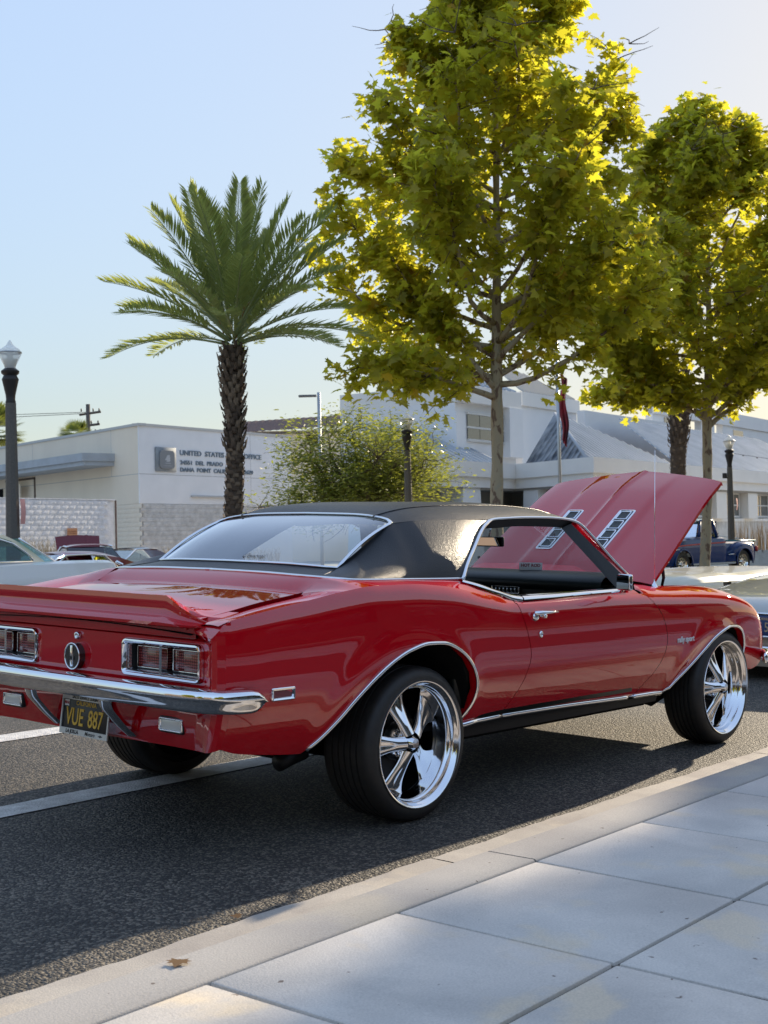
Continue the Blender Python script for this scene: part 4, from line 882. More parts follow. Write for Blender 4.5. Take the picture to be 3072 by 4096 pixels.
# free-standing yard wall of split face blocks
FW = Vector((30.529, 40.627, 0)); DW = Vector((-.9889, -.1484, 0)).normalized(); NW = Vector((-DW.y, DW.x, 0)); NW = -NW if NW.y < 0 else NW
yw = thing('yard_wall', 'long painted split face block wall screening the post office yard', 'wall', (FW.x, FW.y, G0))
for o_ in (P('wall_core', local_box(FW, DW, NW, 0, 16, .05, .25, G0, 3.02), BLOCKF, yw), P('wall_cap', local_box(FW, DW, NW, -.02, 16, -.02, .27, 3.02, 3.06), BLOCKF, yw), P('corner_pipe', local_box(FW, DW, NW, -.06, -.01, -.04, .02, G0, 3.02), mat('rusty_pipe', (.16, .10, .08), .8), yw)): pass
lay(FW+DW*8.3, -DW, NW, 8.1, 3.01-12*BH, 12, bp2, yw)
gz = thing('parking_sign', 'blue disabled parking sign on the pale block wall', 'sign', (29.48, 41.3, 1.79))
o = obj('sign_board', mesh(*box(-.15, .15, -.01, .01, -.38, .38), smooth=False), mat('sign_blue', (.02, .12, .50), .4), gz)
o = obj('wheelchair_symbol', mesh(*merge([tube([(.07*math.cos(t), -.015, .10+.07*math.sin(t)) for t in lin(R(-200), R(60), 12)], .014, 5), tube([(-.02, -.015, .30), (-.01, -.015, .16), (.07, -.015, .14), (.11, -.015, .04)], .018, 5)])), WHITE_CARD, gz)
o = obj('sign_text', text_mesh('PARKING\nONLY', .075, .002), WHITE_CARD, gz); o.matrix_local = basis((0, -.012, -.17), (1, 0, 0), (0, 0, 1), (0, -1, 0)); gz.rotation_euler = (0, 0, R(8))
gz = thing('notice_board', 'small orange notice fixed low on the pale block wall', 'sign', (28.0, 40.12, 1.71)); gz.rotation_euler = (0, 0, R(8))
obj('board', mesh(*box(-.26, .26, -.03, .0, -.17, .17), smooth=False), mat('sign_orange', (.50, .24, .12), .7), gz); o = obj('board_text', text_mesh('NO PARKING\nTOW AWAY', .08, .002), mat('sign_brown', (.25, .10, .05), .7), gz); o.matrix_local = basis((0, -.032, 0), (1, 0, 0), (0, 0, 1), (0, -1, 0))
# ---- tile roofed house behind
TILE = mat('clay_tile', (.22, .13, .10), .85, noise=(6, .3, (.14, .09, .075)))
hb = thing('tile_roof_house', 'cream house with a brown clay tile roof behind the post office', 'building', (61, 66, G0))
dh = Vector((.66, -.75, 0)).normalized(); nh = Vector((.75, .66, 0))
def PH(name, vf, m, parent=hb): o = obj(name, mesh(*vf, smooth=False), m, parent); o.matrix_parent_inverse = Matrix.Translation(-Vector(hb.location)); return o
H0 = Vector((60.9, 65.4, 0)); PH('wall', local_box(H0, dh, nh, .6, 15, .4, 9, G0, 9.0), CREAM_BOUNCE)
V, F = [], []
for i in range(61):
    s = i*.25; zz = .04 if i % 2 else 0
    for t, z in ((0, 8.9+.045*s), (2.6, 9.9+.045*s)): q = H0+dh*s+nh*t; V.append((q.x, q.y, z+zz))
for i in range(60): F.append((2*i, 2*i+2, 2*i+3, 2*i+1))
PH('tile_roof', (V, F), TILE); PH('fascia', local_box(H0, dh, nh, 0, 15, .02, .08, 8.75, 8.9), MATS['brown_trim'])
for s in (4.5, 8.5): PH('window', local_box(H0, dh, nh, s, s+.9, .36, .4, 8.0, 8.7), DARK)
# ---- pyramid roofed civic building
BA = Vector((38.4355, 22.3686, 0)); D2 = Vector((.29737, .95476, 0)); N2 = Vector((.95476, -.29737, 0)); BG = -.25
BB = BA+D2*4.78
WHB = mat('white_concrete', (.80, .785, .75), .85, noise=(.9, .3, (.74, .725, .69), 8), bump=(40, .2, .004)); WHC = mat('white_wall_paint', (.80, .805, .81), .85, noise=(.7, .3, (.74, .745, .75), 8))
WINF = mat('window_frame_white', (.60, .60, .58), .6); WING = mat('dark_window_glass', (.03, .045, .05), .06, coat=1)
bk_ = thing('civic_building', 'white civic building with grey standing seam pyramid roofs and deep concrete fascia', 'building', (BA.x, BA.y, BG))
def PB_(name, vf, m, parent=bk_, kind=None, smooth=False): o = obj(name, mesh(*vf, smooth=smooth), m, parent, kind); o.matrix_parent_inverse = Matrix.Translation(-Vector(bk_.location)); return o
LW = 34
def ring_of(off, z0, z1, th):
    """belt following right face, diagonal face, left face; off = proud of wall line"""
    out = []
    def off_pt(s_lab): return s_lab
    nA, nB = -N1, -N2
    a = BA; b = BB
    # offset polyline vertices by mitre
    def line(Pt, d, n): return (Pt+n*off, d)
    def isect(p1, d1, p2, d2):
        den = d1.x*d2.y-d1.y*d2.x; t = ((p2.x-p1.x)*d2.y-(p2.y-p1.y)*d2.x)/den; return p1+d1*t
    def verts(o):
        R_ = BA+E1*LW+nA*o; A_ = isect(BA+nA*o, E1, BA+nB*o, D2); B_ = isect(BA+nB*o, D2, BB+nA*o, E1); L_ = BB-E1*8.6+nA*o; return [R_, A_, B_, L_]
    o1, o2 = verts(off), verts(off-th); V = []
    for p, q in zip(o1, o2): V += [(p.x, p.y, z0), (p.x, p.y, z1), (q.x, q.y, z0), (q.x, q.y, z1)]
    F = []
    for i in range(3):
        a, b = 4*i, 4*i+4; F += [(a, a+1, b+1, b), (a+1, a+3, b+3, b+1), (a, b, b+2, a+2), (a+2, b+2, b+3, a+3)]
    return V, F
PB_('parapet', ring_of(.0, 3.46, 4.04, .5), WHB); PB_('fascia', ring_of(-.12, 3.06, 3.46, .5), WHB)
PB_('soffit', ring_of(-.2, 2.98, 3.06, 2.2), mat('soffit_shade', (.30, .29, .27), .9))  # soffit in one grey, darker than the fascia
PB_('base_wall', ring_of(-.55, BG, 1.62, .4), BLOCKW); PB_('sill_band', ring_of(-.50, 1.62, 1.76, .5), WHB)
PB_('inner_wall', ring_of(-1.2, BG, 3.0, .2), mat('lobby_shade', (.22, .21, .19), .9))  # inner wall in one even dark grey
# windows between piers on the right face
for k in range(8):
    s0 = 15.0-4.3*3+k*4.3
    w = PB_('window', merge([local_box(BA, E1, N1, s0, s0+2.6, .62, .70, 1.80, 1.90), local_box(BA, E1, N1, s0, s0+2.6, .62, .70, 2.90, 3.0), local_box(BA, E1, N1, s0, s0+.10, .62, .70, 1.9, 2.9), local_box(BA, E1, N1, s0+2.5, s0+2.6, .62, .70, 1.9, 2.9)]), WINF)
    for a, b in ((s0+.10, s0+1.27), (s0+1.33, s0+2.5)):
        for c, d_ in ((1.9, 2.37), (2.43, 2.9)):
            o = obj('pane', mesh(*local_box(BA, E1, N1, a, b, .66, .68, c, d_), smooth=False), WING, w); 
    o = obj('glazing_bar', mesh(*merge([local_box(BA, E1, N1, s0+1.27, s0+1.33, .63, .69, 1.9, 2.9), local_box(BA, E1, N1, s0+.1, s0+2.5, .635, .685, 2.37, 2.43)]), smooth=False), WINF, w)
    PB_('pier', local_box(BA, E1, N1, s0+2.75, s0+4.10, .25, .95, 1.76, 3.06), WHB)
# battered piers on the left, dark lobby glazing and neon word
def taper(A, d, n, s0, s1, t0, t1, z0, z1, k):
    V, F = local_box(A, d, n, s0, s1, t0, t1, z0, z1); V = [list(v) for v in V]
    for i in (0, 2): q = -d*k; V[i][0] += q.x; V[i][1] += q.y
    for i in (4, 6): q = d*k; V[i][0] += q.x; V[i][1] += q.y
    return V, F
PB_('battered_pier', taper(BB, -E1, N1, 2.5, 3.8, .2, 1.2, BG, 3.06, .25), WHC); PB_('battered_pier', taper(BA, D2, N2, 3.7, 4.6, .25, 1.1, BG, 3.06, .2), WHC); PB_('battered_pier', taper(BB, -E1, N1, 8.5, 9.8, .2, 1.2, BG, 3.06, .25), WHC)
lw = PB_('lobby_window', merge([local_box(BA, D2, N2, -.1+0, 3.4, .62, .70, .4, .5), local_box(BA, D2, N2, 0, 3.4, .62, .70, 2.86, 2.98), local_box(BA, D2, N2, 3.3, 3.4, .62, .70, .5, 2.9)]), mat('tan_frame', (.42, .38, .32), .7))
obj('pane', mesh(*local_box(BA, D2, N2, 0, 3.3, .66, .68, .5, 2.86), smooth=False), WING, lw)
ne = obj('neon_word', text_mesh('Center', .30, .01, bold=.004, shear=.2), mat('neon_blue', (.1, .5, .7), .4, emit=((.15, .65, .95), .8)), lw); q = BA+D2*2.45+N2*.60; ne.matrix_local = basis((q.x, q.y, 2.68), -D2, UP, -N2)
# standing seam roofs with real ribs
SEAM = mat('standing_seam', (.46, .49, .52), .42, .2, noise=(.9, .4, (.36, .39, .42), 9)); SEAMD = mat('weathered_seam', (.46, .48, .50), .45, .2, noise=(1.4, .35, (.09, .10, .115), 9, (2.2, .5, .35)))
def seam_roof(name, a, b, c, d, m, pitch=.42):
    """quad a-b eave, d-c ridge; ribs run up the slope"""
    a, b, c, d = map(Vector, (a, b, c, d)); r0 = PB_(name, ([a, b, c, d], [(0, 1, 2, 3)]), m); n = (b-a).cross(d-a).normalized(); n = n if n.z > 0 else -n
    L = (b-a).length; k = int(L/pitch); V, F = [], []
    up = ((d-a)-(b-a).normalized()*((d-a).dot((b-a).normalized()))).normalized(); ex = (b-a).normalized()
    poly = [a, b, c, d]
    for i in range(1, k):
        p0 = a+ex*(i*pitch)
        # clip along 'up' against left and right edges
        tmax = 1e9
        for q0, q1 in ((b, c), (c, d), (d, a)):
            e = q1-q0; w = q0-p0; u0, u1 = w.dot(ex), w.dot(up); v0, v1 = e.dot(ex), e.dot(up)
            den = v0
            if abs(den) > 1e-6:
                t = -u0/den
                if -1e-6 <= t <= 1+1e-6:
                    h = u1+t*v1
                    if h > .02: tmax = min(tmax, h)
        if tmax > 1e8: continue
        p1 = p0+up*tmax; w = .035; b0 = len(V)
        for p in (p0, p1): V += [p-ex*w+n*.002, p-ex*w*.5+n*.06, p+ex*w*.5+n*.06, p+ex*w+n*.002]
        F += [(b0, b0+1, b0+5, b0+4), (b0+1, b0+2, b0+6, b0+5), (b0+2, b0+3, b0+7, b0+6), (b0, b0+1, b0+2, b0+3)]
    o = obj('roof_rib', mesh(V, F, smooth=False), m, r0, kind='stuff')
def bp3d(s, t, z, A=BA, d=E1, n=N1): q = A+d*s+n*t; return (q.x, q.y, z)
apex = bp3d(3.9, 3.5, 6.15)
eA = bp3d(.25, .4, 4.0); eR = bp3d(9.2, .4, 4.0); q = BB+N2*.4-D2*.1; eB = (q.x, q.y, 4.0)
seam_roof('roof_plane', eB, eA, apex, apex, SEAMD, .36); seam_roof('roof_plane', eA, eR, apex, apex, SEAM, .36)
seam_roof('roof_plane', bp3d(9.3, .4, 4.05), bp3d(34, .4, 4.05), bp3d(34, 5, 6.6), bp3d(13.5, 5, 6.6), SEAM, .36)
seam_roof('roof_plane', bp3d(-8.4, .4, 4.0, BB), bp3d(.2, .4, 4.0, BB), bp3d(0, 3.6, 5.6, BB), bp3d(-6, 3.6, 5.6, BB), SEAM, .45)
obj('hip_cap', mesh(*tube([eA, apex], .07, 6)), GREYMETAL, bk_).matrix_parent_inverse = Matrix.Translation(-Vector(bk_.location))
# clerestory blocks above
T = BA+E1*7.6+N1*7
PB_('tower_wall', merge([local_box(T, E1, N1, 0, 5.6, 0, 4, 4.0, 7.6)]), WHC); PB_('tower_band', local_box(T, E1, N1, -.12, 5.7, -.12, 4, 6.98, 7.6), WHB)
T2 = T+N1*.0
tw = Vector((43.25, 28.94, 0)); PB_('left_block', local_box(tw, -E1, N1, .05, 5, .3, 6, 4.2, 6.2), WHC); PB_('left_band', local_box(tw, -E1, N1, 0, 5, 0, 6, 6.6, 7.3), WHB); PB_('corner_pylon', taper(tw, -E1, N1, 0, 1.15, -.05, 1, 4.5, 6.6, .05), WHC)
PB_('left_block_upper', local_box(tw, -E1, N1, 1.2, 5, .35, 6, 6.2, 6.6), WHC)
w = PB_('clerestory_window', merge([local_box(tw, -E1, N1, 1.2, 4.2, .2, .3, 5.05, 5.15), local_box(tw, -E1, N1, 1.2, 4.2, .2, .3, 6.15, 6.25), local_box(tw, -E1, N1, 1.2, 4.2, .2, .3, 5.58, 5.66)]), WINF)
for a, b in ((1.2, 2.2), (2.24, 3.2), (3.24, 4.2)):
    for c, d_ in ((5.15, 5.58), (5.66, 6.15)): obj('pane', mesh(*local_box(tw, -E1, N1, a, b, .24, .27, c, d_), smooth=False), WING, w)
q = [bp3d(7.4, 6.9, 7.6), bp3d(13.4, 6.9, 7.6), bp3d(11.4, 9.5, 9.2), bp3d(9.4, 9.5, 9.2)]; seam_roof('roof_plane', *q, mat('cream_seam', (.50, .47, .42), .5), .36)
q = [(43.2, 28.9, 7.3)]; seam_roof('roof_plane', tuple(tw-E1*5+UP*7.3), tuple(tw+UP*7.3), tuple(tw+N1*3-E1*1.5+UP*8.6), tuple(tw+N1*3-E1*5+UP*8.6), SEAM, .45)
U = BA+E1*22.5+N1*7
PB_('upper_wall', merge([local_box(U, E1, N1, 0, 4.2, 0, .4, 4.0, 8.2), local_box(U, E1, N1, 4.2, 7.2, .9, 1.3, 4.0, 8.2), local_box(U, E1, N1, 7.2, 9.4, 0, .4, 4, 8.2), local_box(U, E1, N1, 0, 22, -.1, .4, 7.6, 8.4), local_box(U, E1, N1, 10.8, 22, 0, .4, 4, 8.2)]), WHC)
PB_('upper_window', merge([local_box(U, E1, N1, 1.6, 3.0, -.02, 0, 6.3, 7.5), local_box(U, E1, N1, 5, 6.6, .86, .9, 6.2, 7.5), local_box(U, E1, N1, 12.6, 14.4, -.02, 0, 6.4, 7.4)]), WING)
PB_('middle_wall', local_box(BA, E1, N1, 12, 24, 6, 6.4, 4, 7.0), WHC)
PB_('roof_slab', local_box(BA, E1, N1, 3, 34, 1.5, 7.5, 3.9, 3.98), GREYMETAL)
# planter, ramp and rails in front
rp = thing('access_ramp', 'pale concrete ramp wall with white metal handrail behind the blue pickup', 'ramp', (37.6, 17.6, BG))
dR = Vector((.66, -.75, 0)).normalized()
def PR(n_, vf, m, smooth=True): o = obj(n_, mesh(*vf, smooth=smooth), m, rp); o.matrix_parent_inverse = Matrix.Translation(-Vector(rp.location)); return o
PR('ramp_wall', local_box(Vector((36.4, 18.7, 0)), dR, Vector((.75, .66, 0)), 0, 2.9, 0, .3, BG, .62), WHB, False)
ra = [(36.4, 18.7, 1.20), (37.6, 17.3, 1.06), (38.35, 16.45, .88), (38.40, 16.38, .60)]; PR('handrail', tube(ra, .022, 6), WINF); PR('handrail', tube([(36.4, 18.7, .95), (38.35, 16.45, .66)], .015, 6), WINF)
for t in (0, .33, .66): q = Vector(ra[0]).lerp(Vector(ra[2]), t); PR('rail_post', tube([(q.x, q.y, .3), tuple(q)], .018, 6), WINF)
pw = thing('planter_wall', 'low grey planter wall holding dry reeds by the civic building', 'planter', (39, 16, BG)); o = obj('wall', mesh(*local_box(Vector((38.1, 16.7, 0)), Vector((.62, -.78, 0)).normalized(), Vector((.78, .62, 0)), .1, 6, 0, .25, BG, .50), smooth=False), BLOCKW, pw); o.matrix_parent_inverse = Matrix.Translation(-Vector(pw.location))
V, F = ribbon(12, 60, .02, .03, 10, 70, 30)
tag(obj('forecourt', mesh([(a, b, -.31) for a, b, c in V], F), KERBC), kind='structure')
# ---- lamp posts
AGG = mat('exposed_aggregate', (.17, .15, .125), .85, noise=(60, .2, (.09, .08, .07)), bump=(80, .7, .006, 'voronoi')); IRON = mat('cast_iron', (.035, .03, .028), .5, .3)
GLOBE = mat('acorn_glass', (.86, .86, .84), .12, coat=1, alpha=.5); PALEG = mat('globe_frost', (.85, .82, .70), .4)
def lamp_post(name, label, x, y, z0, ztop, seed, extra=None):
    t = thing(name, label, 'lamp post', (x, y, z0), group='acorn lamp posts along the far side of the street'); H = ztop-z0; hp = H-.98
    oct_ = [(.165, 0), (.165, .25), (.135, .32), (.125, .36), (.083, hp)]
    obj('shaft', mesh(*lathe(oct_, 8), smooth=False), AGG, t)
    obj('capital', mesh(*lathe([(.075, hp), (.08, hp+.02), (.07, hp+.05), (.075, hp+.12), (.105, hp+.26), (.125, hp+.35), (.13, hp+.37), (.115, hp+.40), (.10, hp+.43), (.135, hp+.46), (.14, hp+.50), (.10, hp+.53), (.09, hp+.54)], 24), sharp=50), IRON, t)
    g = obj('globe', mesh(*lathe([(.085, hp+.54), (.09, hp+.58), (.12, hp+.64), (.165, hp+.74), (.178, hp+.78), (.178, hp+.79), (.150, hp+.835), (.10, hp+.87), (.06, hp+.90), (.035, hp+.94), (.012, hp+.98), (0, hp+.985)], 28)), GLOBE, t)
    obj('globe_band', mesh(*lathe([(.172, hp+.772), (.182, hp+.776), (.182, hp+.796), (.170, hp+.80)], 28)), mat('pale_metal', (.45, .46, .46), .4, .5), g)
    obj('reflector', mesh(*lathe([(.0, hp+.56), (.08, hp+.56), (.105, hp+.64), (.12, hp+.68), (.05, hp+.70), (.045, hp+.80), (.0, hp+.81)], 16)), PALEG, g)
    return t
l1 = lamp_post('lamp_post', 'nearest acorn lamp post, left of the palm, with a pink paper taped to it', 7.645, 13.562, -.30, 4.385, 1)
obj('paper_notice', mesh(*xf(grid(lambda u, v: (.0+.02*math.sin(3*v), lerp(-.0, .11, u), lerp(0, .39, v)), lin(0, 1, 3), lin(0, 1, 8)), Matrix.Translation((.04, -.14, 1.82)) @ Matrix.Rotation(R(-75), 4, 'Z'))), mat('pink_paper', (.80, .38, .34), .7), l1)
l2 = lamp_post('lamp_post', 'middle acorn lamp post standing in front of the round green tree', 21.43, 17.10, -.32, 4.32, 2)
l3 = lamp_post('lamp_post', 'right acorn lamp post with string lights and a pink paper near the second sycamore', 33.45, 14.42, -.25, 4.09, 3)
obj('paper_notice', mesh(*xf(grid(lambda u, v: (.0+.02*math.sin(3*v), lerp(0, .16, u), lerp(0, .36, v)), lin(0, 1, 3), lin(0, 1, 8)), Matrix.Translation((.06, -.15, 2.05)) @ Matrix.Rotation(R(-75), 4, 'Z'))), MATS['pink_paper'], l3)
obj('red_ribbon', mesh(*lathe([(.105, 1.05), (.112, 1.06), (.112, 1.13), (.10, 1.14)], 10)), REDS, l3); obj('speaker', mesh(*xf(box(-.05, .05, -.05, .05, -.08, .08), Matrix.Translation((-.10, .12, 3.1))), smooth=False), IRON, l3)
wire = [tuple(Vector((33.4, 14.4, 3.55)).lerp(Vector((37.5, 9.6, 3.9)), t)-Vector((0, 0, .5*math.sin(math.pi*t)))) for t in lin(0, 1, 16)]
sl_ = tag(obj('string_lights', mesh(*merge([tube(wire, .006, 4)]+[xf(lathe([(0, -.05), (.022, -.03), (.014, 0), (0, 0)], 6), Matrix.Translation(p)) for p in wire[1:-1]])), IRON), 'dark string of small bulbs hung from the right lamp post', 'string lights')
# street light on a plain pole, utility pole with wires
t = thing('area_light', 'slim grey pole light with one flat head above the post office roof', 'street light', (38.98, 36.88, -.3))
obj('pole', mesh(*tube([(0, 0, 0), (0, 0, 8.05)], [.09, .075], 8)), GREYMETAL, t); obj('lamp_head', bevel_mesh(xf(box(-.9, -.1, -.12, .12, -.05, .05), Matrix.Translation((0, 0, 7.9)) @ Matrix.Rotation(R(-50), 4, 'Z')), .03), mat('head_grey', (.12, .12, .12), .5), t)
WOOD = mat('weathered_timber', (.13, .11, .095), .9, noise=(8, .3, (.08, .07, .06)))
t = thing('utility_pole', 'weathered wooden utility pole with two crossarms above the roofline', 'utility pole', (62.75, 85.6, -.3))
obj('pole', mesh(*tube([(0, 0, 0), (0, 0, 13)], [.20, .17], 8)), WOOD, t)
cd = Vector((.657, -.754, 0))
for z, a, b in ((12.25, -.65, .95), (11.25, -.95, .85)):
    ar = obj('crossarm', mesh(*tube([tuple(cd*a*1.1+UP*(z-.10)), tuple(cd*b*1.1+UP*(z+.12))], .085, 4, ry=.10), smooth=False), WOOD, t)
    for k in lin(a+.1, b-.05, 4): q = cd*k+UP*(z+.15); obj('insulator', mesh(*xf(lathe([(.02, 0), (.06, .03), (.05, .12), (.07, .16), (.03, .26), (0, .28)], 8), Matrix.Translation(q))), IRON, ar)
for s in (.55, .95): q = cd*s+UP*10.95; obj('fuse_cutout', mesh(*tube([tuple(q), tuple(q-UP*.7+cd*.12)], .05, 6)), IRON, t)
for k, z in ((0, 12.05), (1, 11.95)):
    a, b = Vector((62.6, 85.7, z)), Vector((10, 118, z+1.2-k)); tag(obj('power_line', mesh(*tube([tuple(a.lerp(b, t_)-UP*1.2*math.sin(math.pi*t_)) for t_ in lin(0, 1, 20)], .022, 4)), IRON), ['upper thin power line running left from the utility pole', 'lower thin power line running left from the utility pole'][k], 'power line')
# flag pole with a limp flag
t = thing('flagpole', 'grey metal flagpole in front of the civic building', 'flagpole', (34.25, 21.1, BG)); obj('pole', mesh(*tube([(0, 0, 0), (0, 0, 8.2)], [.065, .05], 10)), mat('pole_metal', (.45, .46, .47), .35, .7), t)
def flag_fn(u, v):
    z = 6.95-2.3*v; w = (.07+.22*u+.05*math.sin(9*v+2*u)); f = .06*math.sin(14*u+3*v); return (34.25+.657*w+.75*f+.04, 21.1-.754*w+.66*f, BG+z-.25*u)
fl = tag(obj('flag', mesh(*grid(flag_fn, lin(0, 1, 18), lin(0, 1, 22))), mat('flag_cloth', (.015, .017, .03), .8, noise=(3.2, .2, (.45, .03, .05), 1, (1, 1, .5)))), 'limp dark and red flag hanging from the flagpole', 'flag')
# ================================================================== vegetation
def leaf_material(name, front, back, trans, mixf=.5, rough=.45, var=.35):
    m = bpy.data.materials.new(name); m.use_nodes = True; nt = m.node_tree; L = nt.links; b = nt.nodes['Principled BSDF']; out = nt.nodes['Material Output']
    at = nt.nodes.new('ShaderNodeAttribute'); at.attribute_name = 'tint'
    cr = nt.nodes.new('ShaderNodeValToRGB'); e = cr.color_ramp.elements; e[0].position = 0; e[0].color = (*front, 1); e[1].position = .90; e[1].color = (*back, 1)
    r_ = cr.color_ramp.elements.new(.97); r_.color = (.22, .05, .012, 1) if var > .3 else (*back, 1)
    L.new(at.outputs['Fac'], cr.inputs[0]); L.new(cr.outputs[0], b.inputs['Base Color']); b.inputs['Roughness'].default_value = rough; b.inputs['Specular IOR Level'].default_value = .35
    t = nt.nodes.new('ShaderNodeBsdfTranslucent'); t.inputs[0].default_value = (*trans, 1)
    c2 = nt.nodes.new('ShaderNodeMix'); c2.data_type = 'RGBA'; c2.inputs[0].default_value = .25; c2.inputs[6].default_value = (*trans, 1); L.new(cr.outputs[0], c2.inputs[7]); L.new(c2.outputs[2], t.inputs[0])
    mx = nt.nodes.new('ShaderNodeMixShader'); mx.inputs[0].default_value = mixf; L.new(b.outputs[0], mx.inputs[1]); L.new(t.outputs[0], mx.inputs[2]); L.new(mx.outputs[0], out.inputs[0])
    return m
MAPLE = [(0, 0), (.10, .05), (.42, -.10), (.36, .10), (.62, .22), (.40, .32), (.50, .55), (.24, .48), (.15, .70), (0, 1.0), (-.15, .70), (-.24, .48), (-.50, .55), (-.40, .32), (-.62, .22), (-.36, .10), (-.42, -.10), (-.10, .05)]
LANCE = [(0, 0), (.16, .3), (.15, .65), (0, 1), (-.15, .65), (-.16, .3)]
def leaf_mesh(P, size, shape, droop=.5, seed=1, fold=.18, outward=None):
    r = np.random.default_rng(seed); n = len(P); S = np.array(shape, float); k = len(S)
    # in-plane frame: tip direction t and normal w
    az = r.uniform(0, 2*np.pi, n); 
    t = np.stack([np.cos(az), np.sin(az), -droop+r.normal(0, .35, n)], 1)
    if outward is not None: t += outward*.9
    t /= np.linalg.norm(t, axis=1)[:, None]
    w = np.stack([r.normal(0, .55, n), r.normal(0, .55, n), np.abs(r.normal(.8, .3, n))], 1); w -= (w*t).sum(1)[:, None]*t; w /= np.linalg.norm(w, axis=1)[:, None]
    s = np.cross(t, w); sz = size*r.uniform(.45, 1.3, n)
    X = S[:, 0]; Y = S[:, 1]; Z = -fold*(np.abs(X))-.22*Y*Y
    V = P[:, None, :]+sz[:, None, None]*(X[None, :, None]*s[:, None, :]+Y[None, :, None]*t[:, None, :]+Z[None, :, None]*w[:, None, :])
    me = bpy.data.meshes.new('leaves'); me.vertices.add(n*k); me.vertices.foreach_set('co', V.reshape(-1).astype(np.float32))
    me.loops.add(n*k); me.loops.foreach_set('vertex_index', np.arange(n*k, dtype=np.int32)); me.polygons.add(n); me.polygons.foreach_set('loop_start', (np.arange(n)*k).astype(np.int32)); me.polygons.foreach_set('loop_total', np.full(n, k, dtype=np.int32))
    me.update(calc_edges=True)
    a = me.attributes.new('tint', 'FLOAT', 'FACE'); a.data.foreach_set('value', r.uniform(0, 1, n).astype(np.float32)); return me
def branch(p0, d0, L, r0, r1, seg, seed, up=.25, wob=.22):
    rr = random.Random(seed); p = Vector(p0); d = Vector(d0).normalized(); pts = [tuple(p)]; 
    for i in range(seg):
        d = (d+Vector((rr.gauss(0, wob), rr.gauss(0, wob), rr.gauss(0, wob*.6)+up*.12))).normalized(); p = p+d*(L/seg); pts.append(tuple(p))
    return pts, lin(r0, r1, seg+1)
SYC_BARK = bpy.data.materials.new('sycamore_bark'); SYC_BARK.use_nodes = True
def bark(m, cols, sc):
    nt = m.node_tree; b = nt.nodes['Principled BSDF']; L = nt.links; g = nt.nodes.new('ShaderNodeNewGeometry'); mp = nt.nodes.new('ShaderNodeMapping'); mp.inputs['Scale'].default_value = (1, 1, .55); L.new(g.outputs['Position'], mp.inputs[0])
    n = nt.nodes.new('ShaderNodeTexNoise'); n.inputs['Scale'].default_value = sc; n.inputs['Detail'].default_value = 5; n.inputs['Distortion'].default_value = .6; L.new(mp.outputs[0], n.inputs['Vector'])
    cr = nt.nodes.new('ShaderNodeValToRGB'); cr.color_ramp.interpolation = 'EASE'; e = cr.color_ramp.elements; e[0].position = .38; e[0].color = (*cols[0], 1); e[1].position = .64; e[1].color = (*cols[2], 1); q = e.new(.46); q.color = (*cols[1], 1); q = e.new(.58); q.color = (*cols[1], 1)
    L.new(n.outputs['Fac'], cr.inputs[0]); L.new(cr.outputs[0], b.inputs['Base Color']); b.inputs['Roughness'].default_value = .85
    bp = nt.nodes.new('ShaderNodeBump'); bp.inputs['Distance'].default_value = .02; bp.inputs['Strength'].default_value = .6; L.new(n.outputs['Fac'], bp.inputs['Height']); L.new(bp.outputs[0], b.inputs['Normal'])
bark(SYC_BARK, [(.17, .105, .07), (.40, .32, .21), (.36, .31, .22)], 7)
TWIG = mat('twig_brown', (.10, .07, .05), .85)
LEAF1 = leaf_material('sycamore_leaf', (.12, .17, .028), (.32, .28, .045), (.95, .90, .05), .60)
LEAF2 = leaf_material('second_sycamore_leaf', (.105, .155, .026), (.29, .26, .042), (.92, .88, .05), .58)
